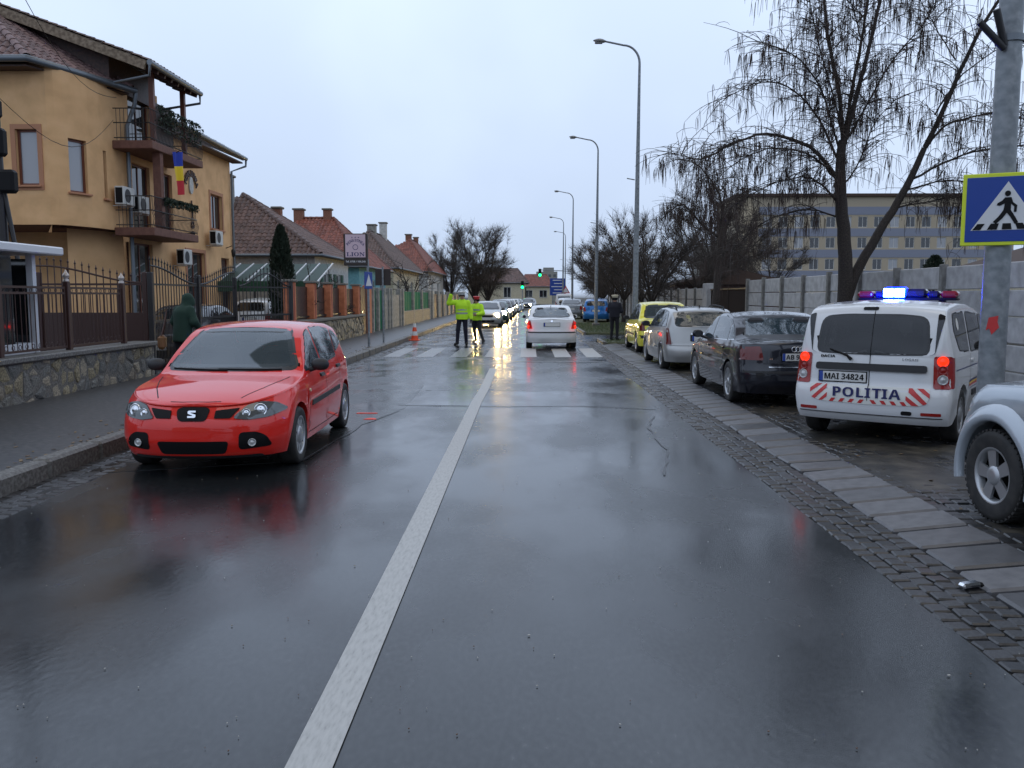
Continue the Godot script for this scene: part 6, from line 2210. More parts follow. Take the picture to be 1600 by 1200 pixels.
func boundary() -> void:
	# rubble wall with coping
	var t := thing("rubble_wall", "low rubble stone wall with concrete coping beside the pavement", "wall", W(-7.35, 0.1, 8.0))
	part(t, "core", MB.new().bbox(Vector3(-0.35, -0.1, -9.0), Vector3(0.0, 0.66, 0.5)).done(), M.mortar)
	part(t, "coping", MB.new().cbox(Vector3(-0.17, 0.70, -4.25), Vector3(0.5, 0.085, 9.6), 0.015).done(), M.kerb)
	rng.seed = 44
	var face := Transform3D(Basis(Vector3(0, 0, -1), Vector3(0, 1, 0), Vector3(1, 0, 0)), Vector3(-0.02, 0.0, 0.0))
	for poly in stone_cells(9.0, 0.66, 0.235):
		var mb := MB.new()
		stone(mb, poly, face, 0.009, rng.randf_range(0.02, 0.05))
		part(t, "stone", mb.done(), M.stones[rng.randi() % 5])
	var endf := Transform3D(Basis(Vector3(-1, 0, 0), Vector3(0, 1, 0), Vector3(0, 0, -1)), Vector3(-0.02, 0, -9.0))
	for poly in stone_cells(0.33, 0.66, 0.22):
		var mb2 := MB.new()
		stone(mb2, poly, endf, 0.012, 0.03)
		part(t, "stone", mb2.done(), M.stones[rng.randi() % 5])
	# iron fence on it
	var f := thing("iron_fence", "brown wrought iron fence with pale finials on the rubble wall", "fence", W(-7.52, 0.84, 8.0))
	var posts := [-1.2, 0.55, 2.4, 4.25, 6.15, 8.1]
	for z in posts:
		var p := part(f, "post", MB.new().cbox(Vector3(0, 0.56, -z), Vector3(0.09, 1.12, 0.09), 0.008).done(), M.iron_brown)
		part(p, "finial", lathe_finial(0.2), M.bronze, Transform3D(Basis.IDENTITY, Vector3(0, 1.12, -z)))
	var bar := MB.new().cbox(Vector3(0, 0.5, 0), Vector3(0.014, 0.86, 0.014), 0.003).done()
	for i in posts.size() - 1:
		var a: float = posts[i] + 0.07
		var b: float = posts[i + 1] - 0.07
		var mid := (a + b) / 2
		for y in [0.06, 0.93, 1.02]:
			part(f, "rail", MB.new().box(Vector3(0, y, -mid), Vector3(0.03, 0.035, b - a)).done(), M.iron_brown)
		for z in [a + 0.02, b - 0.02]:
			part(f, "stile", MB.new().box(Vector3(0, 0.54, -z), Vector3(0.032, 0.92, 0.03)).done(), M.iron_brown)
		var n := int((b - a) / 0.125)
		for k in range(1, n):
			part(f, "bar", bar, M.iron_brown, Transform3D(Basis(Vector3.UP, k * 0.7), Vector3(0, 0, -(a + (b - a) * k / n))))
		# ring ornaments in the top band and along the bottom
		var orn := MB.new()
		var m := int((b - a) / 0.16)
		for k in m:
			var zc := a + (b - a) * (k + 0.5) / m
			for yy in [[0.975, 0.03], [0.12, 0.035]]:
				var ring := []
				for q in 11:
					ring.append(Vector3(0, yy[0] + yy[1] * sin(TAU * q / 10), -zc + yy[1] * cos(TAU * q / 10)))
				orn.tube(ring, taper(11, 0.006, 0.006), 4, false)
		part(f, "ring_ornament", orn.done(), M.iron_brown)
	# tall iron fence across the yard and the drive gate along the pavement line
	spike_fence("yard_fence", "tall brown spiked iron fence with solid lower panel across the yard", "fence", W(-7.6, 0.1, 17.3), PI / 2, 4.2, 1.0, true, [0.0, 2.15])
	spike_fence("drive_gate", "black double iron gate with spiked swooping top in front of the dark car", "gate", W(-7.45, 0.1, 17.2), 0.0, 5.0, -1.0, false, [0.0, 2.5, 5.0])
	spike_fence("iron_railing", "black spiked iron railing between the drive gate and the orange pillars", "fence", W(-7.35, 0.1, 22.25), -0.36, 2.2, 1.0, false, [2.2])
	# wall of orange pillars on a stone base
	var o := thing("pillar_wall", "garden wall of orange pillars with dark infill on a brown stone base", "wall", W(-6.5, 0.1, 24.3))
	part(o, "core", MB.new().bbox(Vector3(-0.4, -0.1, -10.6), Vector3(-0.03, 0.82, 0)).done(), M.mortar)
	part(o, "coping", MB.new().cbox(Vector3(-0.2, 0.87, -5.3), Vector3(0.52, 0.09, 10.8), 0.015).done(), M.cap)
	var f2 := Transform3D(Basis(Vector3(0, 0, -1), Vector3(0, 1, 0), Vector3(1, 0, 0)), Vector3(-0.03, 0, 0))
	for poly in stone_cells(10.6, 0.82, 0.3):
		var mb3 := MB.new()
		stone(mb3, poly, f2, 0.018, 0.03)
		part(o, "stone", mb3.done(), M.stones[[0, 3, 4, 0, 4][rng.randi() % 5]])
	var f3 := Transform3D(Basis(Vector3(1, 0, 0), Vector3(0, 1, 0), Vector3(0, 0, 1)), Vector3(-0.4, 0, 0))
	for poly in stone_cells(0.37, 0.82, 0.28):
		var mb4 := MB.new()
		stone(mb4, poly, f3, 0.015, 0.03)
		part(o, "stone", mb4.done(), M.stones[[0, 3, 4, 0, 4][rng.randi() % 5]])
	var pz := [[0.0, 0.4], [2.5, 2.85], [4.8, 5.15], [7.1, 7.45], [9.7, 10.05]]
	for i in pz.size():
		var z0: float = pz[i][0]
		var z1: float = pz[i][1]
		var pil := part(o, "pillar", MB.new().cbox(Vector3(-0.16, 1.47, -(z0 + z1) / 2), Vector3(0.26, 1.12, z1 - z0), 0.02).done(), M.terracotta)
		part(pil, "groove", MB.new().box(Vector3(-0.03, 1.47, -(z0 + z1) / 2), Vector3(0.01, 1.05, 0.1)).done(), M.terracotta_red)
		part(pil, "pillar_cap", MB.new().cbox(Vector3(-0.16, 2.06, -(z0 + z1) / 2), Vector3(0.36, 0.07, z1 - z0 + 0.1), 0.015).done(), M.cap)
		if i < pz.size() - 1:
			var a2 := z1
			var b2: float = pz[i + 1][0]
			part(o, "infill_panel", MB.new().box(Vector3(-0.26, 1.42, -(a2 + b2) / 2), Vector3(0.03, 0.98, b2 - a2)).done(), M.wood_dark)
			part(o, "rail", MB.new().box(Vector3(-0.2, 1.0, -(a2 + b2) / 2), Vector3(0.04, 0.05, b2 - a2)).done(), M.iron_black)
	# door, posts and the green fences further on
	var g := thing("garden_door", "brown garden door beside an orange post", "door", W(-6.6, 0.1, 35.1))
	part(g, "door_leaf", MB.new().box(Vector3(-0.1, 1.0, -0.75), Vector3(0.06, 2.0, 1.3)).done(), M.wood_dark)
	part(g, "post", MB.new().cbox(Vector3(-0.1, 1.03, -1.7), Vector3(0.3, 2.1, 0.5), 0.02).done(), M.terracotta)
	part(g, "handle", MB.new().box(Vector3(-0.04, 1.0, -0.2), Vector3(0.06, 0.03, 0.12)).done(), M.chrome)
	var gate := thing("green_gate", "green metal gate between grey concrete posts", "gate", W(-6.55, 0.1, 37.3))
	for z in [0.0, 1.3, 3.0, 4.4, 5.2, 8.2]:
		part(gate, "post", MB.new().cbox(Vector3(-0.12, 1.0, -z - 0.3), Vector3(0.26, 2.02, 0.26), 0.02).done(), M.render_grey)
	for pr in [[0.42, 1.48], [1.72, 3.2]]:
		part(gate, "gate_leaf", MB.new().box(Vector3(-0.16, 1.0, -(pr[0] + pr[1]) / 2), Vector3(0.05, 1.8, pr[1] - pr[0])).done(), M.green_metal)
	for pr in [[3.4, 4.6], [5.6, 8.4]]:
		part(gate, "wall_panel", MB.new().box(Vector3(-0.14, 0.85, -(pr[0] + pr[1]) / 2), Vector3(0.14, 1.7, pr[1] - pr[0])).done(), M.render_grey)
	var gf := thing("green_fence", "green sheet metal fence on a low stone base", "fence", W(-6.5, 0.1, 46.3))
	part(gf, "base", MB.new().cbox(Vector3(-0.12, 0.4, -6.5), Vector3(0.3, 0.85, 13), 0.03).done(), M.stones[1])
	for k in 26:
		part(gf, "sheet", MB.new().cbox(Vector3(-0.12 + (0.012 if k % 2 else 0.0), 1.35, -0.25 - k * 0.5), Vector3(0.03, 1.05, 0.485), 0.008).done(), M.green_metal)
	for k in 4:
		part(gf, "post", MB.new().cbox(Vector3(-0.12, 1.0, -k * 4.3), Vector3(0.32, 2.05, 0.32), 0.02).done(), M.render_grey)
	var gw := thing("grey_fence", "grey plank fence with pale posts beyond the green fence", "fence", W(-6.4, 0.1, 60.0))
	for k in 24:
		part(gw, "plank", MB.new().cbox(Vector3(-0.1, 0.9, -0.5 - k * 1.0), Vector3(0.06, 1.75, 0.96), 0.01).done(), M.wood_dark if k % 5 > 1 else M.render_grey)
	for k in 7:
		part(gw, "post", MB.new().cbox(Vector3(-0.1, 1.0, -k * 4.0), Vector3(0.3, 2.0, 0.35), 0.02).done(), M.render_grey)

# spiked fence along -z of its own axes: rail, bars with spear heads, a top rail that swings up and down
func spike_fence(called: String, label: String, category: String, at: Vector3, turn: float, L: float, phase: float, solid: bool, posts: Array) -> void:
	var f := thing(called, label, category, at, turn)
	var m: Material = M.iron_brown if solid else M.iron_black
	for z in posts:
		part(f, "post", MB.new().cbox(Vector3(0, 1.05, -z), Vector3(0.1, 2.1, 0.1), 0.01).done(), m)
	var lowy := 0.12
	for y in [lowy, 1.86]:
		part(f, "rail", MB.new().box(Vector3(0, y, -L / 2), Vector3(0.035, 0.04, L)).done(), m)
	var curve := []
	var top := func(z: float) -> float:
		return 2.06 - phase * 0.17 * cos(TAU * z / L)
	for k in 25:
		curve.append(Vector3(0, top.call(L * k / 24.0), -L * k / 24.0))
	part(f, "top_rail", MB.new().tube(curve, taper(25, 0.02, 0.02), 6).done(), m)
	var n := int(L / 0.14)
	for k in range(0, n + 1):
		var z := L * k / n
		var y1: float = top.call(z) + 0.12
		var b := part(f, "bar", MB.new().box(Vector3(0, (lowy + y1) / 2, -z), Vector3(0.016, y1 - lowy, 0.016)).done(), m)
		part(b, "spear_head", MB.new().lathe([Vector2(0.006, 0), Vector2(0.024, 0.03), Vector2(0.012, 0.05), Vector2(0.0, 0.11)], 6, Transform3D(Basis.IDENTITY, Vector3(0, y1 - 0.02, -z))).done(), m)
	if solid:
		part(f, "solid_panel", MB.new().box(Vector3(0, 0.72, -L / 2), Vector3(0.02, 1.15, L)).done(), m)
	else:
		for k in range(0, n):
			var z2 := L * (k + 0.5) / n
			part(f, "short_bar", MB.new().box(Vector3(0, 0.62, -z2), Vector3(0.014, 1.0, 0.014)).done(), m)
		part(f, "lock_rail", MB.new().box(Vector3(0, 1.12, -L / 2), Vector3(0.03, 0.05, L)).done(), m)

func guesthouse() -> void:
	var t := thing("guesthouse", "yellow rendered guesthouse with rounded corner, balconies and tiled roofs", "house", W(-13.3, 0.1, 29.2))
	var off := -t.position
	var Q := func(x: float, y: float, d: float) -> Vector3:
		return W(x, y, d) + off
	var mb := MB.new()
	# upper floor: face towards the road corner, then round to the street side
	var plan := [[-26.0, 25.9], [-14.1, 25.9], [-13.9, 25.98], [-13.74, 26.18], [-13.42, 27.0], [-13.32, 27.5], [-13.28, 28.0], [-13.26, 28.3], [-13.25, 29.2]]
	var under_b := 3.85
	var eave := 8.5
	for i in plan.size() - 1:
		var a: Vector3 = Q.call(plan[i][0], under_b, plan[i][1])
		var b: Vector3 = Q.call(plan[i + 1][0], under_b, plan[i + 1][1])
		var dir := (b - a).normalized()
		var n := dir.cross(Vector3.UP).normalized()
		if n.dot(Vector3(1, 0, 1)) < 0:
			n = -n
		var holes := []
		match i:
			0:
				holes = [[26.0 - 15.05, 5.0 - under_b, 26.0 - 14.4, 6.63 - under_b], [26.0 - 17.4, 5.0 - under_b, 26.0 - 16.4, 6.63 - under_b]]
			3:
				holes = [[0.12, 4.85 - under_b, 0.78, 6.45 - under_b]]
			5:
				holes = [[0.14, 4.8 - under_b, 0.32, 6.3 - under_b]]
		wall(mb, a, dir, n, a.distance_to(b), eave - under_b, holes, 0.22)
		for h in holes:
			window(t, a, dir, n, h, M.wood_frame, M.curtain_glass, 1, 1, 0.14, M.stucco_trim, "window", M.stucco_trim if i == 0 else null)
	# underside of the jutting floor
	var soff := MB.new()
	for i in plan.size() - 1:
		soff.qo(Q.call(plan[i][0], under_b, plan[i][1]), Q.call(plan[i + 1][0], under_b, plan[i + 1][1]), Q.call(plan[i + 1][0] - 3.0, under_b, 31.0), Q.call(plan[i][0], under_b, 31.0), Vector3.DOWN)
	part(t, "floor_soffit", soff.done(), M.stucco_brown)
	# ground floor under it
	wall(mb, Q.call(-26.0, 0.1, 29.0), Vector3(1, 0, 0), Vector3(0, 0, 1), 11.6, 3.75, [[10.6, 0.0, 11.2, 2.6]])
	window(t, Q.call(-26.0, 0.1, 29.0), Vector3(1, 0, 0), Vector3(0, 0, 1), [10.6, 0.0, 11.2, 2.6], M.wood_frame, M.wood_dark, 1, 1, 0.1, null, "door")
	var ga: Vector3 = Q.call(-14.4, 0.1, 27.3)
	var gb: Vector3 = Q.call(-13.5, 0.1, 29.2)
	wall(mb, Q.call(-14.4, 0.1, 29.0), Vector3(0, 0, 1), Vector3(-1, 0, 0), 1.7, 3.75)
	wall(mb, ga, (gb - ga).normalized(), Vector3(0.9, 0, 0.43), ga.distance_to(gb), 3.75)
	# street facade
	var sp: Vector3 = Q.call(-13.3, 0.1, 39.5)
	var fh := [[39.5 - 31.0, 0.15, 39.5 - 29.35, 3.45], [39.5 - 36.0, 0.8, 39.5 - 34.1, 3.38], [39.5 - 39.0, 0.05, 39.5 - 38.0, 3.3], [39.5 - 31.0, 3.9, 39.5 - 29.6, 6.13], [39.5 - 32.95, 3.9, 39.5 - 31.95, 6.13], [39.5 - 38.3, 4.48, 39.5 - 36.9, 5.95], [39.5 - 31.2, 6.7, 39.5 - 29.5, 8.6]]
	var f_right := []
	var f_left := []
	for h in fh:
		if h[2] < 7.6:
			f_right.append(h)
		else:
			f_left.append([h[0] - 7.6, h[1], h[2] - 7.6, h[3]])
	wall(mb, sp, Vector3(0, 0, 1), Vector3(1, 0, 0), 7.6, 7.65, f_right, 0.2)
	wall(mb, sp + Vector3(0, 0, 7.6), Vector3(0, 0, 1), Vector3(1, 0, 0), 2.7, 8.8, f_left, 0.2)
	wall(mb, Q.call(-24.0, 0.1, 39.5), Vector3(1, 0, 0), Vector3(0, 0, -1), 10.7, 7.9)
	part(t, "wall", mb.done(), M.stucco)
	var kinds := ["door", "window", "door", "balcony_door", "balcony_door", "window", "balcony_door"]
	for i in fh.size():
		window(t, sp, Vector3(0, 0, 1), Vector3(1, 0, 0), fh[i], M.wood_frame, M.wood_dark if i == 2 else M.house_glass, 2 if i != 2 else 1, 1, 0.14, M.stucco_trim if kinds[i] == "window" else null, kinds[i], M.stucco_trim if i in [1, 5] else null)
	# brown timber wall of the loft and its posts
	part(t, "loft_wall", MB.new().prism(polyline([[0.0, 0.0], [0.0, 1.02], [-5.5, 2.95], [-5.5, 0.0]]), -3.4, 0.0, Transform3D(Basis.IDENTITY, Q.call(-13.28, 8.4, 28.25))).bbox(Q.call(-13.2, 6.75, 33.0), Q.call(-13.26, 8.6, 31.4)).done(), M.wood_dark)
	part(t, "loft_post", MB.new().bbox(Q.call(-12.3, 6.75, 29.0), Q.call(-12.15, 9.0, 28.85)).done(), M.wood_frame)
	part(t, "loft_post", MB.new().bbox(Q.call(-12.3, 6.75, 31.6), Q.call(-12.15, 9.0, 31.45)).done(), M.wood_frame)
	# roofs
	var apex: Vector3 = Q.call(-17.8, 11.45, 28.45)
	var e0: Vector3 = Q.call(-26.5, 8.5, 25.3)
	var e1: Vector3 = Q.call(-14.25, 8.5, 25.3)
	var e2: Vector3 = Q.call(-12.85, 8.45, 28.9)
	rng.seed = 9
	roof_face(t, [e0, e1, apex, Q.call(-26.5, 11.45, 28.45)], M.deck, M.tiles_plum, 0)
	roof_face(t, [e1, e2, apex], M.deck, M.tiles_plum, 300)
	ridge_caps(t, e1, apex, M.tiles_plum[2])
	ridge_caps(t, e2, apex, M.tiles_plum[2])
	part(t, "gutter", MB.new().tube([e0 + Vector3(0, -0.03, 0.09), e1 + Vector3(0.06, -0.03, 0.1), e1.lerp(e2, 0.5) + Vector3(0.12, -0.03, 0.03), e2 + Vector3(0.1, -0.05, 0)], [0.1, 0.1, 0.1, 0.1], 10).done(), M.zinc)
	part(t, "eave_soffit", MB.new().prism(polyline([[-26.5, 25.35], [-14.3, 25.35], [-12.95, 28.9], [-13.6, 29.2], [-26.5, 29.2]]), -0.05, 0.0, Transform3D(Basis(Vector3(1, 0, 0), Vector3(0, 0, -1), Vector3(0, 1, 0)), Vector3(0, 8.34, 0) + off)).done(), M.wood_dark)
	# main roof over the loft balcony
	var m0: Vector3 = Q.call(-11.8, 9.05, 31.9)
	var m1: Vector3 = Q.call(-11.8, 9.05, 27.7)
	var m2: Vector3 = Q.call(-18.6, 11.55, 27.7)
	var m3: Vector3 = Q.call(-18.6, 11.55, 31.9)
	roof_face(t, [m0, m1, m2, m3], M.wood_board, M.tiles_dark, 0, 0.1)
	part(t, "barge_board", MB.new().prism(polyline([[0, -0.28], [7.24, -0.28], [7.24, -0.02], [0, -0.02]]), -0.05, 0.05, Transform3D(Basis(Vector3(-0.9386, 0.345, 0), Vector3(0.345, 0.9386, 0), Vector3(0, 0, -1)), m1 + Vector3(0, -0.02, 0.04))).done(), M.wood_board)
	for k in 8:
		var z := lerpf(27.9, 31.7, k / 7.0)
		part(t, "rafter_end", MB.new().box(Q.call(-12.2, 9.03, z), Vector3(0.9, 0.14, 0.1), Basis(Vector3(0, 0, 1), -0.352)).done(), M.wood_dark)
	part(t, "gutter", MB.new().tube([m1 + Vector3(0.08, -0.06, 0.05), m0 + Vector3(0.08, -0.06, -0.05)], [0.09, 0.09], 10).done(), M.zinc)
	part(t, "downpipe", MB.new().tube([m0 + Vector3(0.06, -0.12, 0), m0 + Vector3(0.06, -0.4, 0), m0 + Vector3(-1.4, -0.62, 0)], [0.045, 0.045, 0.045], 8).done(), M.zinc)
	part(t, "downpipe", MB.new().tube([m1 + Vector3(0.06, -0.12, 0), m1 + Vector3(0.04, -0.45, 0), m1 + Vector3(-1.3, -0.6, -0.3)], [0.045, 0.045, 0.045], 8).done(), M.zinc)
	# right wing roof
	var w0: Vector3 = Q.call(-12.75, 7.95, 39.9)
	var w1: Vector3 = Q.call(-12.75, 8.05, 31.9)
	roof_face(t, [w0, w1, Q.call(-18.6, 10.5, 31.9), Q.call(-18.6, 10.4, 39.9)], M.wood_dark, M.tiles_plum, 0)
	part(t, "gutter", MB.new().tube([w1 + Vector3(0.08, -0.03, 0), w0 + Vector3(0.08, -0.03, 0)], [0.085, 0.085], 10).done(), M.zinc)
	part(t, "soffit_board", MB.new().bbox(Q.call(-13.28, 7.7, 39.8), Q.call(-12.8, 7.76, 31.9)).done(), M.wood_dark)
	part(t, "downpipe", MB.new().tube([w0 + Vector3(0.06, -0.1, -0.02), w0 + Vector3(0.05, -0.35, 0), Q.call(-13.2, 7.3, 39.42), Q.call(-13.2, 0.2, 39.42)], [0.05, 0.05, 0.05, 0.05], 8).done(), M.zinc)
	part(t, "downpipe", MB.new().tube([e2 + Vector3(0.1, -0.1, 0), e2 + Vector3(0.05, -0.5, 0), Q.call(-13.1, 7.3, 28.95), Q.call(-13.1, 0.2, 28.95)], [0.07, 0.07, 0.07, 0.07], 8).done(), M.zinc)
	# balconies
	for b in [[3.68, 28.1, 31.9], [6.45, 28.2, 32.6]]:
		var bal := part(t, "balcony", MB.new().cbox(Q.call(-12.62, b[0] + 0.13, (b[1] + b[2]) / 2), Vector3(1.3, 0.26, b[2] - b[1]), 0.02).done(), M.stucco_brown)
		var rail := MB.new()
		var y0: float = b[0] + 0.26
		for y in [y0 + 0.08, y0 + 0.55, y0 + 1.0]:
			rail.tube([Q.call(-13.2, y, b[1]), Q.call(-12.02, y, b[1]), Q.call(-12.02, y, b[2]), Q.call(-13.2, y, b[2])], [0.018, 0.018, 0.018, 0.018], 6)
		var nb := int((b[2] - b[1]) / 0.11)
		for k in nb + 1:
			var d := lerpf(b[1], b[2], float(k) / nb)
			rail.tube([Q.call(-12.02, y0, d), Q.call(-11.96, y0 + 0.3, d), Q.call(-12.06, y0 + 0.62, d), Q.call(-12.02, y0 + 1.0, d)], [0.009, 0.009, 0.009, 0.009], 4, false)
		for k in 9:
			var xx := lerpf(-13.1, -12.1, k / 8.0)
			rail.tube([Q.call(xx, y0, b[1]), Q.call(xx, y0 + 1.0, b[1])], [0.009, 0.009], 4, false)
		part(bal, "railing", rail.done(), M.iron_black)
		var ivy := MB.new()
		for k in 900:
			var d2 := rng.randf_range(b[1] + (0.9 if b[0] < 5 else 0.6), b[2])
			var top_ := y0 + (1.05 if b[0] < 5 else 1.25) - pow(rng.randf(), 2.0) * (0.22 if b[0] < 5 else 0.8)
			var p: Vector3 = Q.call(-12.0 + rng.randf_range(-0.08, 0.1), top_, d2)
			var s := Vector3(rng.randf_range(-1, 1), rng.randf_range(-1, 1), rng.randf_range(-1, 1)).normalized() * 0.05
			ivy.t(p - s, p + Vector3(rng.randf_range(-0.05, 0.05), rng.randf_range(-0.1, 0.04), rng.randf_range(-0.05, 0.05)), p + s)
		part(bal, "hanging_plants", ivy.done(), M.leaf_dark)
	part(t, "balcony_post", MB.new().bbox(Q.call(-12.3, 3.94, 29.2), Q.call(-12.05, 6.45, 28.95)).done(), M.stucco_brown)
	# letters on the facade: an arched word over an oval plate, then a vertical word
	var word := "PENSIUNEA"
	for i in word.length():
		var a := lerpf(2.75, 0.4, i / 8.0)
		part(t, "sign_letter", text_mesh(word[i], 0.24, 0.04), M.wood_dark, Transform3D(Basis(Vector3.UP, PI / 2) * Basis(Vector3.BACK, a - PI / 2), Q.call(-13.25, 5.95 + 0.62 * sin(a), 34.75 + 0.62 * cos(a))))
	part(t, "sign_plate", MB.new().prism(ellipse(0, 0, 0.2, 0.33, 20), 0, 0.05, Transform3D(Basis(Vector3.UP, PI / 2), Q.call(-13.29, 6.1, 34.75))).done(), M.render_white)
	var word2 := "LION"
	for i in 4:
		part(t, "sign_letter", text_mesh(word2[i], 0.3, 0.04), M.wood_dark, Transform3D(Basis(Vector3.UP, PI / 2), Q.call(-13.25, 5.35 - 0.4 * i, 34.75)))
	part(t, "wall_lamp", MB.new().tube([Q.call(-13.28, 3.85, 38.6), Q.call(-13.0, 3.95, 38.6), Q.call(-12.95, 3.8, 38.6)], [0.02, 0.02, 0.02], 6).lathe([Vector2(0.03, 0.15), Vector2(0.11, 0.05), Vector2(0.07, -0.2), Vector2(0.0, -0.25)], 8, Transform3D(Basis.IDENTITY, Q.call(-12.95, 3.68, 38.6))).done(), M.iron_black)
	# air conditioners
	for a in [["white air conditioner with grille at the rounded corner of the guesthouse, beside the downpipe", -13.0, 4.95, 28.35, 0.0], ["white air conditioner on the guesthouse wall, just past the downpipe", -13.05, 4.8, 29.6, 0.0], ["white air conditioner under the lower balcony of the guesthouse", -12.95, 3.2, 33.0, 0.0], ["white air conditioner below the first floor window of the guesthouse", -12.95, 4.15, 36.5, 0.0]]:
		var ac := thing("air_conditioner", a[0], "air conditioner", W(a[1], a[2] - 0.3, a[3]), 0.0, "air conditioners on the guesthouse")
		part(ac, "case", MB.new().cbox(Vector3(0, 0.3, 0), Vector3(0.3, 0.58, 0.8), 0.02).done(), M.ac_white)
		part(ac, "side_vent", MB.new().box(Vector3(0, 0.3, 0.401), Vector3(0.22, 0.48, 0.012)).done(), M.black)
		part(ac, "fan_guard", MB.new().disc(Vector3(0.152, 0.3, 0.1), Vector3(1, 0, 0), 0.22, 20).done(), M.trim)
		part(ac, "bracket", MB.new().box(Vector3(-0.1, -0.02, 0.25), Vector3(0.5, 0.03, 0.03)).box(Vector3(-0.1, -0.02, -0.25), Vector3(0.5, 0.03, 0.03)).done(), M.ac_white)
	# flag
	var fl := thing("flag", "blue, yellow and red flag hanging from the upper balcony of the guesthouse", "flag", W(-11.9, 6.55, 29.75))
	part(fl, "pole", MB.new().tube([Vector3(-0.15, -0.1, 0.0), Vector3(0.25, 0.1, 0.0)], [0.015, 0.015], 6).done(), M.wood_dark)
	fl.rotation.x = 0.16
	for b in 3:
		var rows := []
		for i in 9:
			var row := PackedVector3Array()
			var v := (b + i / 8.0) / 3.0
			for k in 9:
				var u := k / 8.0
				row.append(Vector3(0.06 + sin(u * 9.0 + v * 2.0) * 0.05 + v * 0.03 + u * 0.12, 0.04 - v * 1.42, (0.5 - u) * 0.55 + v * 0.12 + sin(v * 5.0) * 0.03))
			rows.append(row)
		part(fl, ["blue_band", "yellow_band", "red_band"][b], MB.new().grid(rows, 1.0).done(), [M.flag_blue, M.flag_yellow, M.flag_red][b])
	# kiosk and utility pole
	var k := thing("kiosk", "white metal kiosk with dark glass behind the wrought iron fence", "kiosk", W(-7.72, 0.1, 10.9))
	part(k, "roof", MB.new().cbox(Vector3(-1.2, 2.33, -1.3), Vector3(3.1, 0.13, 3.3), 0.02).done(), M.white_metal)
	for c in [[0.0, 0.0], [-2.4, 0.0], [0.0, -2.6], [-2.4, -2.6]]:
		part(k, "corner_post", MB.new().box(Vector3(c[0], 1.13, c[1]), Vector3(0.1, 2.27, 0.1)).done(), M.white_metal)
	for s in [[-1.2, 0.0, 2.3, 0.04], [0.0, -1.3, 0.04, 2.5], [-2.4, -1.3, 0.04, 2.5], [-1.2, -2.6, 2.3, 0.04]]:
		part(k, "lower_panel", MB.new().box(Vector3(s[0], 0.45, s[1]), Vector3(s[2], 0.9, s[3])).done(), M.white_metal)
		part(k, "glass_pane", MB.new().box(Vector3(s[0], 1.55, s[1]), Vector3(s[2], 1.3, s[3] * 0.6)).done(), M.house_glass)
	var up := thing("utility_pole", "dark utility pole with black cable boxes beside the guesthouse", "pole", W(-9.6, 0.1, 16.0))
	part(up, "pole", MB.new().tube([Vector3(0, 0, 0), Vector3(-0.1, 9.0, 0)], [0.1, 0.075], 10).done(), M.iron_black)
	part(up, "stay", MB.new().tube([Vector3(0.55, 0, 0), Vector3(0.0, 3.8, 0)], [0.04, 0.04], 6).done(), M.iron_black)
	for bx in [[0.18, 3.7, 0.3, 0.42], [0.05, 4.4, 0.24, 0.5], [-0.02, 5.0, 0.26, 0.35]]:
		part(up, "cable_box", MB.new().cbox(Vector3(bx[0], bx[1], 0.1), Vector3(bx[2], bx[3], 0.22), 0.05).done(), M.black)
	for cb in [[Vector3(-0.05, 5.3, 0), Vector3(-3.5, 7.2, -12.0)], [Vector3(-0.05, 8.3, 0), Vector3(-3.6, 8.0, -12.5)], [Vector3(-0.05, 8.5, 0), Vector3(-4.3, 8.8, 16)]]:
		var pts := []
		for i in 13:
			var q: Vector3 = cb[0].lerp(cb[1], i / 12.0)
			pts.append(q + Vector3(0, -0.9 * sin(PI * i / 12.0), 0))
		part(up, "cable", MB.new().tube(pts, taper(13, 0.008, 0.008), 4, false).done(), M.black)

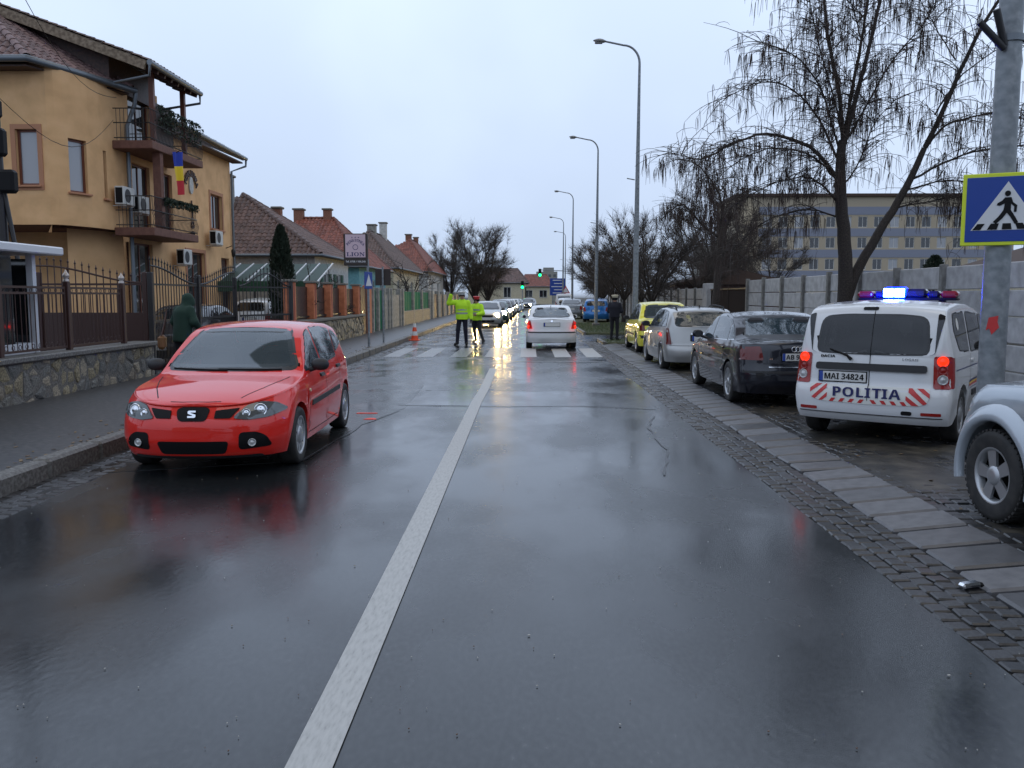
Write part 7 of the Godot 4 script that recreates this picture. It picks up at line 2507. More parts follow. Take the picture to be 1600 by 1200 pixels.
func houses() -> void:
	hip_house("tiled_house", "house with weathered brown tiled pyramid roof and green shutters behind the orange pillars", -10.3, -20.0, 42.6, 50.6, 3.78, [-15.0, -15.0, 46.6, 46.6, 7.1], M.render_white, M.tiles_brown, [[44.2, 45.4, 1.4, 2.9], [47.2, 48.4, 1.4, 2.9]], {"near": [[-12.6, -11.4, 1.3, 2.8]], "chimneys": [[-15.6, 6.2, 45.6, 0.7, 1.7, M.render_grey], [-13.6, 5.6, 48.0, 0.45, 0.9, M.brick]]})
	var shut := get_node("tiled_house")
	for d in [43.9, 45.7, 46.9, 48.7]:
		part(shut, "shutter", MB.new().cbox(W(-10.26, 2.15, d) - shut.position, Vector3(0.05, 1.5, 0.55), 0.01).done(), M.green_wood)
	var aw := thing("awning", "green striped canopy with white ribs over the yard", "canopy", W(-9.0, 2.25, 37.5))
	for k in 9:
		part(aw, "canopy_panel", MB.new().box(Vector3(-0.3 - k * 0.62, 0.5, -1.6), Vector3(0.56, 0.03, 3.4), Basis(Vector3.RIGHT, 0.28)).done(), M.awning)
		part(aw, "rib", MB.new().box(Vector3(-k * 0.62, 0.53, -1.6), Vector3(0.05, 0.05, 3.4), Basis(Vector3.RIGHT, 0.28)).done(), M.white_metal)
	part(aw, "valance", MB.new().box(Vector3(-2.7, -0.1, 0.05), Vector3(5.5, 0.45, 0.03)).done(), M.green_wood)
	for x in [0.0, -2.7, -5.4]:
		part(aw, "post", MB.new().tube([Vector3(x, -2.15, 0), Vector3(x, 0.05, 0)], [0.04, 0.04], 8).done(), M.iron_black)
	hip_house("teal_house", "house with bright red tiled roof and pale teal street wall", -10.2, -18.5, 53.5, 63.5, 3.6, [-14.7, -12.7, 58.0, 58.0, 6.85], M.render_teal, M.tiles_red, [[55.0, 56.2, 1.3, 2.8], [58.0, 59.2, 1.3, 2.8], [61.0, 62.2, 1.3, 2.8]], {"chimneys": [[-15.0, 6.2, 58.0, 0.6, 1.2, M.brick], [-13.1, 6.5, 58.0, 0.5, 0.9, M.brick]]})
	hip_house("cream_house", "cream house with brown tiled roof and two chimneys behind the bare garden tree", -10.0, -18.0, 66.0, 82.0, 3.9, [-12.7, -12.7, 71.0, 78.0, 7.0], M.render_cream, M.tiles_dark, [[68.0, 69.5, 1.4, 3.0], [72.0, 73.5, 1.4, 3.0], [76.0, 77.5, 1.4, 3.0]], {"chimneys": [[-12.8, 6.4, 73.0, 0.7, 1.2, M.render_grey], [-12.5, 6.4, 77.0, 0.6, 1.7, M.render_white]]})
	hip_house("white_house", "white house with red tiled roof standing before the dark bare trees", -9.6, -18.0, 86.0, 102.0, 4.2, [-12.0, -12.0, 91.0, 96.5, 7.6], M.render_white, M.tiles_red, [[89.0, 91.0, 1.5, 3.2], [95.0, 97.0, 1.5, 3.2]], {"chimneys": [[-12.2, 7.0, 91.5, 0.6, 1.1, M.brick], [-12.0, 7.2, 96.0, 0.5, 0.9, M.brick]]})
	hip_house("far_house", "far cream house with brown roof at the bend of the road", 0.2, -9.0, 138.0, 148.0, 3.9, [-6.0, -1.2, 143.0, 143.0, 6.2], M.render_cream, M.tiles_brown, [[138.0, 140.0, 1.5, 3.2]], {"near": [[-3.4, -2.2, 1.5, 3.2]]})
	hip_house("bend_house", "far house with orange red roof behind the green traffic light", 5.6, -2.0, 180.0, 190.0, 3.8, [0.0, 4.6, 185.0, 185.0, 6.3], M.render_cream, M.tiles_red, [], {"near": [[0.0, 1.6, 1.5, 3.0], [3.0, 4.6, 1.5, 3.0]]})
	evergreen("cypress", "narrow dark cypress standing behind the first orange pillar", W(-9.6, 0.1, 34.2), 4.35, 0.42, 11000, M.leaf_conifer, 21)
	var bt := bare_tree(31, 4.6, 1.9, 700, 0.1, 0.1, 0.3)
	plant_tree("garden_tree", "small bare garden tree with reddish twigs in front of the cream house", "", W(-8.3, 0.1, 64.0), bt)
	var bush := bare_tree(36, 2.4, 0.9, 420, 0.1, 0.035, 0.1)
	for q in [[27.6, "straggly leafless shrub showing above the infill after the first orange pillar"], [32.2, "leafless shrub showing above the infill before the last orange pillar"]]:
		plant_tree("shrub", q[1], "", W(-7.3, 0.1, q[0]), bush, q[0])
	var big := bare_tree(32, 9.6, 3.6, 9000, 0.0, 0.2, 0.1, 16)
	var big2 := bare_tree(33, 9.0, 3.4, 9000, 0.0, 0.2, 0.1, 16)
	plant_tree("bare_tree", "tall dense bare tree beside the white house", "", W(-6.0, 0.1, 103.0), big, 0.3, 1.05)
	plant_tree("bare_tree", "dense bare tree nearer the bend than the tall one", "", W(-4.5, 0.1, 107.0), big2, 1.4, 0.98)
	plant_tree("bare_tree", "broad bare tree rising behind the white house's red roof", "", W(-9.6, 0.1, 112.0), big2, 2.5, 1.0)
# ------------------------------------------------------------------ right side of the street
func right_materials() -> void:
	var rough := grey_tex(201, 0.06, 0, 1, 5)
	M.concrete = []
	for k in 3:
		var b := 0.9 + 0.1 * k
		M.concrete.append(surf(noise_tex(202 + k, 0.02, [[0.15, Color(0.29, 0.285, 0.28) * b], [0.5, Color(0.36, 0.355, 0.35) * b], [0.85, Color(0.42, 0.415, 0.41) * b]], 6), 0.3, 0.8, rough, 0.12))
	M.concrete_post = surf(noise_tex(206, 0.03, [[0.2, Color(0.13, 0.125, 0.115)], [0.8, Color(0.22, 0.215, 0.2)]], 5, 256), 0.7, 0.8, rough, 0.2)
	M.galvanised = surf(noise_tex(207, 0.04, [[0.2, Color(0.16, 0.18, 0.195)], [0.55, Color(0.22, 0.24, 0.255)], [0.85, Color(0.28, 0.3, 0.315)]], 5, 256), 0.9, 0.5)
	M.galvanised.metallic = 0.25
	M.gate_dark = std(lin(0.022, 0.016, 0.014), 0.9, 0.0, 0.2)
	M.sign_blue = std(lin(0.006, 0.045, 0.28), 0.35)
	M.sign_yellow = std(lin(0.62, 0.72, 0.03), 0.4)
	M.sign_white = std(lin(0.62, 0.63, 0.64), 0.4)
	M.block_wall = std(lin(0.4, 0.34, 0.25), 0.85)  # muted block tones stand in for bluish distance haze
	M.block_band = std(lin(0.22, 0.24, 0.3), 0.85)
	M.block_end = std(lin(0.44, 0.37, 0.26), 0.85)
	M.lamp_head = std(lin(0.25, 0.25, 0.24), 0.4, 0.3)
	M.green_lit = glow(Color(0.05, 1.0, 0.45), 7.0, lin(0.02, 0.3, 0.15))
	M.cone = std(lin(0.75, 0.08, 0.02), 0.5)
	M.marker = std(lin(0.85, 0.06, 0.02), 0.6)

func concrete_fence(called: String, label: String, x: float, d0: float, bays: int, w: float, planks: int, h: float) -> void:
	var f := thing(called, label, "fence", W(x, 0.0, d0))
	var ph := h / planks
	for b in bays:
		var post := MB.new().cbox(Vector3(-0.03, h / 2 + 0.02, -b * w), Vector3(0.13, h + 0.06, 0.13), 0.012).done()
		part(f, "post", post, M.concrete_post, Transform3D(Basis.IDENTITY, Vector3(0, rng.randf_range(-0.02, 0.02), 0)))
		for k in planks:
			part(f, "plank", MB.new().cbox(Vector3(0.02, ph * (k + 0.5), -(b + 0.5) * w), Vector3(0.05, ph - 0.02, w - 0.1), 0.016).done(), M.concrete[rng.randi() % 3], Transform3D(Basis.IDENTITY, Vector3(rng.randf_range(-0.01, 0.01), rng.randf_range(-0.008, 0.008), 0)))
	part(f, "post", MB.new().cbox(Vector3(-0.03, h / 2 + 0.02, -bays * w), Vector3(0.13, h + 0.06, 0.13), 0.012).done(), M.concrete_post)

func lamp_post(label: String, x: float, d: float, H: float) -> void:
	var t := thing("street_lamp", label, "street lamp", W(x, 0.05, d), 0.0, "street lamps along the right verge")
	part(t, "base", MB.new().cbox(Vector3(0, 0.1, 0), Vector3(0.4, 0.2, 0.4), 0.03).done(), M.kerb)
	part(t, "pole", MB.new().tube([Vector3(0, 0.1, 0), Vector3(0, 3.0, 0), Vector3(0.02, H * 0.7, 0), Vector3(0.03, H - 0.75, 0)], [0.1, 0.095, 0.06, 0.042], 14).done(), M.galvanised)
	var arc := []
	for k in 9:
		var a := PI / 2 * k / 8.0
		arc.append(Vector3(0.03 - 0.55 * (1.0 - cos(a)), H - 0.75 + 0.6 * sin(a), 0))
	arc.append(Vector3(-0.95, H - 0.06, 0))
	arc.append(Vector3(-1.15, H - 0.02, 0))
	part(t, "arm", MB.new().tube(arc, taper(11, 0.042, 0.03), 10).done(), M.galvanised)
	part(t, "bracket", MB.new().tube([Vector3(-0.08, H * 0.55, 0), Vector3(-0.35, H * 0.55 + 0.05, 0)], [0.02, 0.02], 6).done(), M.galvanised)
	var hd := []
	for i in 9:
		var u := i / 8.0
		var row := PackedVector3Array()
		for k in 13:
			var a := TAU * k / 12
			var r := sin(PI * clampf(u * 0.92 + 0.04, 0, 1)) * 0.12 + 0.015
			row.append(Vector3(-1.1 - u * 0.45, H - 0.02 + cos(a) * r * 0.55 + u * 0.03, sin(a) * r))
		hd.append(row)
	part(t, "lamp_head", MB.new().grid(hd, -1.0).done(), M.lamp_head)
	part(t, "lens", MB.new().cbox(Vector3(-1.36, H - 0.065, 0), Vector3(0.28, 0.06, 0.16), 0.03).done(), M.curtain_glass)

func right_side() -> void:
	right_materials()
	rng.seed = 77
	concrete_fence("concrete_fence", "grey concrete plank fence behind the police estate", 8.1, 4.3, 13, 2.1, 5, 2.3)
	concrete_fence("panel_fence", "far grey concrete plank fence beyond the dark gate", 8.3, 40.0, 20, 2.3, 4, 2.1)
	var g := thing("yard_gate", "dark double sheet metal gate between the two concrete fences", "gate", W(8.3, 0.05, 31.9))
	for k in 2:
		part(g, "gate_leaf", MB.new().cbox(Vector3(0, 1.05, -1.75 - k * 3.45), Vector3(0.05, 1.9, 3.35), 0.01).done(), M.gate_dark)
		part(g, "gate_frame", MB.new().box(Vector3(-0.04, 0.62, -1.75 - k * 3.45), Vector3(0.03, 0.06, 3.35)).box(Vector3(-0.04, 1.97, -1.75 - k * 3.45), Vector3(0.03, 0.06, 3.35)).done(), M.iron_black)
	part(g, "post", MB.new().cbox(Vector3(0, 1.1, -7.4), Vector3(0.4, 2.3, 0.9), 0.02).done(), M.concrete[1])
	# lamps
	var lamps := [["first street lamp, tallest to look at, beside the yellow saloon", 3.86, 30.4, 10.3], ["street lamp standing beside the parked blue hatchback", 3.95, 48.2, 10.3], ["street lamp beyond the blue hatchback, third along the verge", 3.95, 72.5, 10.3], ["fourth street lamp along the verge, before the blue direction sign", 4.2, 96.0, 10.3], ["fifth street lamp along the verge, past the blue direction sign", 5.4, 117.0, 10.3]]
	for l in lamps:
		lamp_post(l[0], l[1], l[2], l[3])
	# crossing sign on the near post
	var t := thing("sign_post", "thick grey metal post with a pedestrian crossing sign beside the off road car", "sign", W(4.46, 0.05, 8.3))
	part(t, "post", MB.new().tube([Vector3(0, -0.05, 0), Vector3(0.0, 2.0, 0), Vector3(0.0, 6.5, 0)], [0.122, 0.115, 0.095], 20).done(), M.galvanised)
	part(t, "clamp", MB.new().lathe([Vector2(0.118, -0.03), Vector2(0.124, -0.03), Vector2(0.124, 0.03), Vector2(0.118, 0.03)], 20, Transform3D(Basis.IDENTITY, Vector3(0, 4.02, 0)), false).done(), M.zinc)
	for a in [[Vector3(-0.09, 3.92, 0.08), Vector3(-0.36, 4.14, 0.14)], [Vector3(-0.09, 3.95, 0.08), Vector3(-0.22, 4.24, 0.16)]]:
		part(t, "camera_tube", MB.new().tube([a[0], a[1]], [0.032, 0.032], 10).done(), M.trim)
	var sb := Node3D.new()
	sb.name = "crossing_sign"
	t.add_child(sb)
	sb.transform = Transform3D(Basis(Vector3.UP, -0.42), Vector3(-0.02, 2.47, 0.15))
	part(sb, "board", MB.new().cbox(Vector3.ZERO, Vector3(0.74, 0.66, 0.02), 0.006).done(), M.sign_yellow)
	part(sb, "blue_field", MB.new().cbox(Vector3(0, 0, 0.012), Vector3(0.672, 0.592, 0.008), 0.003).done(), M.sign_blue)
	part(sb, "white_triangle", MB.new().prism(polyline([[-0.29, -0.19], [0.29, -0.19], [0.0, 0.25]]), 0.012, 0.019, Transform3D.IDENTITY).done(), M.sign_white)
	var ped := MB.new()
	for q in [[[-0.275, -0.185], [-0.21, -0.185], [-0.175, -0.13], [-0.235, -0.13]], [[-0.155, -0.185], [-0.075, -0.185], [-0.06, -0.13], [-0.125, -0.13]], [[-0.035, -0.185], [0.045, -0.185], [0.035, -0.13], [-0.03, -0.13]], [[0.09, -0.185], [0.165, -0.185], [0.13, -0.13], [0.07, -0.13]], [[0.215, -0.185], [0.275, -0.185], [0.235, -0.13], [0.18, -0.13]]]:
		ped.prism(polyline(q), 0.019, 0.024)
	ped.prism(ellipse(0.0, 0.14, 0.024, 0.026, 14), 0.019, 0.0255)
	ped.prism(polyline([[-0.02, 0.105], [0.03, 0.105], [0.045, 0.06], [0.08, 0.03], [0.075, -0.03], [0.055, -0.03], [0.056, 0.02], [0.03, 0.045], [0.03, -0.01], [0.06, -0.06], [0.095, -0.125], [0.065, -0.135], [0.03, -0.075], [0.0, -0.035], [-0.035, -0.085], [-0.085, -0.135], [-0.11, -0.115], [-0.065, -0.065], [-0.03, -0.01], [-0.02, 0.05], [-0.06, 0.03], [-0.085, 0.035], [-0.08, 0.055], [-0.045, 0.075]]), 0.019, 0.025)
	part(sb, "pictogram", ped.done(), M.black)
	part(t, "red_sticker", MB.new().prism(polyline([[-0.05, -0.05], [-0.03, 0.07], [0.05, 0.09], [0.045, 0.03], [0.06, -0.02], [0.0, -0.09], [-0.02, -0.03]]), 0.118, 0.1215, Transform3D(Basis(Vector3.UP, -0.62), Vector3(0.0, 1.4, 0))).done(), M.sticker_red)
	# block of flats far behind
	var b := thing("school_block", "long four storey building with yellow and grey bands of windows", "building", W(31.0, 0.0, 128.0))
	var mb := MB.new()
	var L := 40.0
	var band := MB.new()
	var rows := [2.6, 5.6, 8.7, 11.7]
	var holes := []
	for y in rows:
		for k in 16:
			holes.append([3.6 + k * 2.3, y, 4.95 + k * 2.3, y + 1.55])
	wall(mb, Vector3.ZERO, Vector3(1, 0, 0), Vector3(0, 0, 1), L, 16.1, holes, 0.2)
	wall(mb, Vector3.ZERO, Vector3(0, 0, -1), Vector3(-1, 0, 0), 14, 16.1)
	part(b, "wall", mb.done(), M.block_wall)
	for y in [0.2, 4.3, 7.35, 10.4, 13.5]:
		part(b, "grey_band", MB.new().bbox(Vector3(3.0, y, 0.0), Vector3(L, y + 1.15, 0.06)).done(), M.block_band)
	part(b, "end_panel", MB.new().bbox(Vector3(-0.06, 0, 0.02), Vector3(2.0, 16.1, 0.1)).done(), M.block_end)
	part(b, "roof_edge", MB.new().bbox(Vector3(-0.4, 16.1, -14), Vector3(L + 0.4, 16.5, 0.5)).done(), M.deck)
	for h in holes:
		window(b, Vector3.ZERO, Vector3(1, 0, 0), Vector3(0, 0, 1), h, M.white_frame, M.curtain_glass if int(h[0] * 7.0 + h[1]) % 3 == 0 else M.house_glass, 2, 1, 0.12)
	part(b, "annex", MB.new().bbox(Vector3(-6, 0, -2), Vector3(-0.5, 9.0, 1.0)).done(), M.render_grey)
	hip_house("red_roof_house", "low house with dark red roof behind the concrete fence by the sign post", 30.0, 19.5, 30.0, 40.0, 2.9, [23.0, 26.5, 35.0, 35.0, 4.6], M.render_cream, M.tiles_red, [], {"near": [[23.0, 24.2, 1.0, 2.4]]})
	# trees
	var s := 0.01467
	var P := func(a: Array) -> Array:
		var r := []
		for q in a:
			r.append([(q[0] - 1318) * 0.01467, 1.67 + (463 - q[1]) * 0.01467])
		return r
	var limbs := [["t", P.call([[1319, 578], [1316, 480], [1311, 400], [1303, 320], [1300, 270], [1302, 228]]), 0.24, 0.15], ["t", P.call([[1317, 470], [1330, 430], [1360, 370], [1400, 300], [1425, 240]]), 0.17, 0.1],
		["l", P.call([[1302, 230], [1295, 150], [1283, 75], [1275, 0], [1268, -70]]), 0.09, 0.03], ["l", P.call([[1303, 235], [1312, 170], [1325, 80], [1333, 0], [1340, -80]]), 0.1, 0.03], ["l", P.call([[1306, 215], [1320, 140], [1340, 55], [1350, -10], [1356, -60]]), 0.075, 0.03],
		["l", P.call([[1305, 235], [1330, 190], [1375, 110], [1415, 65], [1440, 30]]), 0.06, 0.015], ["l", P.call([[1425, 240], [1445, 180], [1470, 95], [1505, 20], [1520, -40]]), 0.1, 0.03],
		["l", P.call([[1298, 262], [1272, 195], [1235, 148], [1190, 130], [1140, 150]]), 0.07, 0.012], ["l", P.call([[1300, 245], [1265, 170], [1230, 128], [1195, 112], [1150, 105]]), 0.06, 0.012], ["l", P.call([[1295, 285], [1250, 240], [1180, 222], [1125, 240], [1080, 262], [1040, 258]]), 0.08, 0.012],
		["l", P.call([[1290, 282], [1250, 256], [1190, 246], [1130, 268], [1085, 305]]), 0.06, 0.01], ["l", P.call([[1302, 325], [1270, 295], [1235, 285], [1180, 300], [1130, 330]]), 0.06, 0.01], ["l", P.call([[1305, 345], [1260, 330], [1200, 345], [1150, 390]]), 0.05, 0.01],
		["l", P.call([[1425, 245], [1460, 205], [1510, 190], [1560, 187], [1620, 200]]), 0.07, 0.012], ["l", P.call([[1412, 285], [1470, 255], [1530, 240], [1600, 236], [1650, 250]]), 0.07, 0.012], ["l", P.call([[1405, 300], [1455, 290], [1510, 300], [1560, 330]]), 0.05, 0.01], ["l", P.call([[1385, 330], [1440, 318], [1500, 312], [1560, 345]]), 0.05, 0.01],
		["l", P.call([[1302, 240], [1290, 190], [1262, 110], [1240, 50], [1225, 0]]), 0.05, 0.015], ["l", P.call([[1302, 300], [1330, 260], [1355, 200], [1385, 165]]), 0.045, 0.012], ["l", P.call([[1440, 190], [1480, 130], [1540, 90], [1600, 85]]), 0.045, 0.012], ["l", P.call([[1325, 80], [1300, 30], [1270, -20]]), 0.04, 0.012], ["l", P.call([[1465, 110], [1440, 50], [1420, -10]]), 0.04, 0.012]]
	pod_tree("pod_tree", "large leafless tree hung with long dark seed pods, forking low behind the police estate", W(7.3, 0.05, 19.8), limbs, 1000, 3000, 5)
	var P2 := func(a: Array) -> Array:
		var r := []
		for q in a:
			r.append([(q[0] - 1113) * 0.0237, 1.67 + (463 - q[1]) * 0.0237])
		return r
	var limbs2 := [["t", P2.call([[1110, 535], [1113, 470], [1118, 400], [1120, 345]]), 0.2, 0.17], ["l", P2.call([[1120, 375], [1095, 355], [1075, 330], [1060, 320], [1035, 340]]), 0.09, 0.02], ["l", P2.call([[1120, 345], [1112, 310], [1080, 270], [1045, 260]]), 0.08, 0.02], ["l", P2.call([[1120, 345], [1135, 315], [1165, 300]]), 0.07, 0.02], ["l", P2.call([[1119, 355], [1125, 300], [1120, 250]]), 0.06, 0.015], ["l", P2.call([[1118, 400], [1145, 390], [1200, 380]]), 0.05, 0.015]]
	pod_tree("pod_tree", "smaller stocky leafless tree with hanging pods beside the dark yard gate", W(7.0, 0.05, 32.0), limbs2, 170, 900, 6)
	var v := [bare_tree(51, 6.6, 2.7, 4600, 0.0, 0.13, 0.22, 12), bare_tree(52, 6.3, 2.6, 4600, 0.0, 0.13, 0.24, 12), bare_tree(53, 7.2, 2.8, 4600, 0.0, 0.14, 0.22, 12)]
	var spots := [[6.0, 41.5, 0, "bare round tree nearest the side road, before the panel fence", 0.95], [6.4, 47.5, 1, "second bare tree along the panel fence", 1.05], [6.2, 54.5, 2, "third bare tree along the panel fence, taller than its neighbours", 0.98], [6.3, 62.0, 0, "fourth bare tree along the panel fence", 1.05], [6.4, 71.0, 1, "fifth bare tree along the panel fence", 1.1], [6.8, 82.0, 2, "sixth bare tree along the panel fence", 1.0], [8.6, 96.0, 0, "last bare tree of the row, near the blue direction sign", 1.1]]
	for i in spots.size():
		var q: Array = spots[i]
		plant_tree("verge_tree", q[3], "bare trees along the panel fence", W(q[0], 0.05, q[1]), v[q[2]], i * 1.3, q[4] * 0.87)
	for q in [[11.5, 57.0, 1, "bare tree behind the panel fence near the dark gate", 1.05, 0.4], [13.5, 62.0, 2, "tall bare tree behind the panel fence", 1.35, 2.0], [17.0, 75.0, 1, "distant bare tree behind the panel fence, left of the building", 1.5, 5.0], [27.0, 95.0, 0, "spreading bare tree in front of the banded building", 1.2, 0.9]]:
		plant_tree("yard_tree", q[3], "bare trees behind the fence", W(q[0], 0.0, q[1]), v[q[2]], q[5], q[4])
	evergreen("pine_bush", "dark green pine in front of the banded building", W(35.5, 0, 76.0), 5.2, 3.0, 9000, M.leaf_conifer, 23, 1)
	var shed := thing("dark_shed", "low dark brown shed behind the panel fence", "shed", W(14.0, 0.0, 58.0))
	part(shed, "wall", MB.new().bbox(Vector3(-4, 0, -6), Vector3(4, 2.55, 0)).done(), M.wood_dark)
	part(shed, "roof", MB.new().prism(polyline([[-4.4, 2.5], [4.4, 2.5], [0, 3.5]]), -6.4, 0.4).done(), M.deck)

	# far tower block, and the street behind the photographer, which the cars' back windows mirror
	var tb := thing("tower_block", "distant pale grey tower block above the far red roof", "building", W(7.6, 0, 300))
	part(tb, "wall", MB.new().bbox(Vector3(-3.6, 0, -8), Vector3(3.6, 10.2, 0)).bbox(Vector3(-1.2, 10.2, -7), Vector3(2.4, 11.6, -0.5)).done(), M.render_grey)
	for k in 12:
		part(tb, "window", MB.new().box(Vector3(-2.7 + (k % 4) * 1.8, 5.2 + (k / 4) * 1.8, 0.02), Vector3(0.9, 0.9, 0.05)).done(), M.house_glass)
	hip_house("rear_house", "house with red tiled roof on the pavement side behind the viewpoint", -9.0, -20.0, -34.0, -20.0, 5.5, [-14.5, -14.5, -30.0, -24.0, 9.5], M.render_cream, M.tiles_red, [])
	hip_house("rear_house", "house with brown tiled roof on the verge side behind the viewpoint", 20.0, 9.5, -40.0, -22.0, 6.0, [14.5, 14.5, -36.0, -26.0, 10.0], M.render_grey, M.tiles_brown, [])
	for q in [[6.0, -12.0, "bare tree on the verge behind the viewpoint, closest to the fence", 1.3], [5.5, -24.0, "bare tree on the verge behind the viewpoint, between fence and house", 1.5], [-6.5, -44.0, "bare tree by the pavement behind the viewpoint", 1.5], [2.0, -75.0, "bare tree at the end of the street behind the viewpoint", 1.8], [-3.5, -80.0, "broad bare tree at the end of the street behind the viewpoint", 1.8]]:
		plant_tree("rear_tree", q[2], "bare trees behind the viewpoint", W(q[0], 0, q[1]), v[1], q[0], q[3])

func street_things() -> void:
	# boards and posts on the left pavement
	var t := thing("name_board", "grey post with a pink guesthouse name board and a small blue crossing sign", "sign", W(-4.88, 0.11, 27.0))
	part(t, "post", MB.new().tube([Vector3(0, -0.02, 0), Vector3(0, 2.75, 0)], [0.04, 0.04], 10).done(), M.galvanised)
	var bd := part(t, "board", MB.new().cbox(Vector3(-0.36, 3.05, 0), Vector3(0.74, 0.98, 0.16), 0.02).done(), M.sign_brown)
	part(bd, "pink_face", MB.new().box(Vector3(-0.36, 3.16, 0.083), Vector3(0.62, 0.7, 0.008)).done(), M.pink)
	for i in 9:
		var a := lerpf(2.6, 0.54, i / 8.0)
		part(bd, "board_letter", text_mesh("PENSIUNEA"[i], 0.075, 0.004, "Droid Serif"), M.navy, Transform3D(Basis(Vector3.BACK, (a - PI / 2) * 0.8), Vector3(-0.36 + cos(a) * 0.28, 3.08 + sin(a) * 0.25, 0.089)))
	part(bd, "board_letter", text_mesh("LION", 0.115, 0.004, "Droid Serif"), M.navy, Transform3D(Basis.from_scale(Vector3(1.35, 1, 1)), Vector3(-0.36, 2.9, 0.089)))
	for k in 3:
		part(bd, "star", MB.new().prism(ellipse(-0.46 + k * 0.1, 3.42, 0.018, 0.018, 5), 0.087, 0.091).done(), M.navy)
	part(bd, "round_emblem", MB.new().lathe([Vector2(0.07, 0), Vector2(0.085, 0.0), Vector2(0.085, 0.004), Vector2(0.07, 0.004)], 20, Transform3D(Basis(Vector3.RIGHT, PI / 2), Vector3(-0.36, 3.12, 0.088)), false).done(), M.navy)
	part(bd, "small_print", text_mesh("Tel. 0758 / 104.240", 0.055, 0.004), M.sign_white, Transform3D(Basis.from_scale(Vector3(0.92, 1, 1)), Vector3(-0.36, 2.68, 0.083)))
	var cs := part(t, "crossing_sign", MB.new().cbox(Vector3(0.02, 2.1, 0.05), Vector3(0.5, 0.52, 0.02), 0.005, Basis(Vector3.UP, 1.27)).done(), M.sign_blue)
	part(cs, "white_triangle", MB.new().prism(polyline([[-0.2, -0.17], [0.2, -0.17], [0.0, 0.2]]), 0.012, 0.016, Transform3D(Basis(Vector3.UP, 1.27), Vector3(0.02, 2.1, 0.05))).done(), M.sign_white)
	var t2 := thing("brown_sign", "grey post carrying the dark back of a brown sign", "sign", W(-4.66 - 0.12, 0.11, 29.2))
	part(t2, "post", MB.new().tube([Vector3(0, -0.02, 0), Vector3(0, 2.6, 0)], [0.032, 0.032], 10).done(), M.galvanised)
	part(t2, "sign_back", MB.new().cbox(Vector3(0, 2.25, -0.05), Vector3(0.52, 0.55, 0.02), 0.005).done(), M.sign_brown)
	# cone
	var c := thing("traffic_cone", "orange and white traffic cone at the kerb before the green fence", "cone", W(-4.3, 0.0, 33.7))
	part(c, "base", MB.new().cbox(Vector3(0, 0.02, 0), Vector3(0.4, 0.04, 0.4), 0.01).done(), M.cone)
	for k in 4:
		var y0 := 0.04 + k * 0.16
		var y1 := y0 + 0.16
		part(c, "cone_band", MB.new().lathe([Vector2(0.15 - y0 * 0.16, y0), Vector2(0.15 - y1 * 0.16, y1)], 18).done(), M.cone if k % 2 == 0 else M.sign_white)
	# sprayed marks and litter
	for m in [["short orange dash sprayed on the road behind the red hatchback", [[-0.16, -0.03], [0.14, -0.035], [0.15, 0.03], [-0.15, 0.04]], -2.32, 12.6], ["orange blot sprayed on the road behind the red hatchback", [[-0.09, -0.05], [0.1, -0.06], [0.06, 0.06], [0.0, 0.1], [-0.06, 0.05]], -2.17, 12.0]]:
		var mk := part(self, numbered("spray_mark"), MB.new().prism(polyline(m[1]), -0.01, 0.0, Transform3D(Basis(Vector3(1, 0, 0), Vector3(0, 0, -1), Vector3(0, 1, 0)), W(m[2], 0.0085, m[3]))).done(), M.marker)
		tag(mk, m[0], "paint mark")
	var can := thing("crushed_pack", "crushed silver drink pack lying in the gutter", "litter", W(2.62, 0.012, 4.98), 0.25)
	part(can, "pack", MB.new().cbox(Vector3(0, 0.018, 0), Vector3(0.125, 0.035, 0.06), 0.012, Basis(Vector3.BACK, 0.05)).done(), M.chrome)
	part(can, "torn_end", MB.new().cbox(Vector3(0.068, 0.016, 0.0), Vector3(0.03, 0.03, 0.055), 0.012, Basis(Vector3.UP, 0.35)).done(), M.black)
	# traffic lights and signs far ahead
	var tl := thing("traffic_light", "green traffic light on an arm over the road", "traffic light", W(6.6, 0.0, 122.0))
	part(tl, "pole", MB.new().tube([Vector3(0, 0, 0), Vector3(0, 5.4, 0)], [0.1, 0.08], 10).done(), M.galvanised)
	part(tl, "arm", MB.new().tube([Vector3(0, 5.2, 0), Vector3(-4.4, 5.4, 0)], [0.06, 0.05], 8).done(), M.galvanised)
	part(tl, "housing", MB.new().cbox(Vector3(-4.5, 5.0, 0.1), Vector3(0.4, 1.1, 0.25), 0.04).done(), M.black)
	part(tl, "green_lamp", MB.new().disc(Vector3(-4.5, 4.68, 0.24), Vector3(0, 0, 1), 0.19, 16).done(), M.green_lit)
	var tl2 := thing("traffic_light", "green traffic light on a roadside pole", "traffic light", W(-0.35, 0.0, 121.0))
	part(tl2, "pole", MB.new().tube([Vector3(0, 0, 0), Vector3(0, 3.6, 0)], [0.07, 0.06], 10).done(), M.galvanised)
	part(tl2, "housing", MB.new().cbox(Vector3(0, 3.3, 0.1), Vector3(0.4, 1.1, 0.25), 0.04).done(), M.black)
	part(tl2, "green_lamp", MB.new().disc(Vector3(0, 2.98, 0.24), Vector3(0, 0, 1), 0.19, 16).done(), M.green_lit)
	var ds := thing("direction_sign", "large blue direction sign on two posts at the right verge", "sign", W(3.75, 0.05, 100.0))
	for x in [-0.55, 0.55]:
		part(ds, "post", MB.new().tube([Vector3(x, 0, -0.06), Vector3(x, 3.6, -0.06)], [0.045, 0.045], 8).done(), M.galvanised)
	part(ds, "board", MB.new().cbox(Vector3(0, 2.75, 0), Vector3(1.75, 1.95, 0.05), 0.01).done(), M.sign_blue)
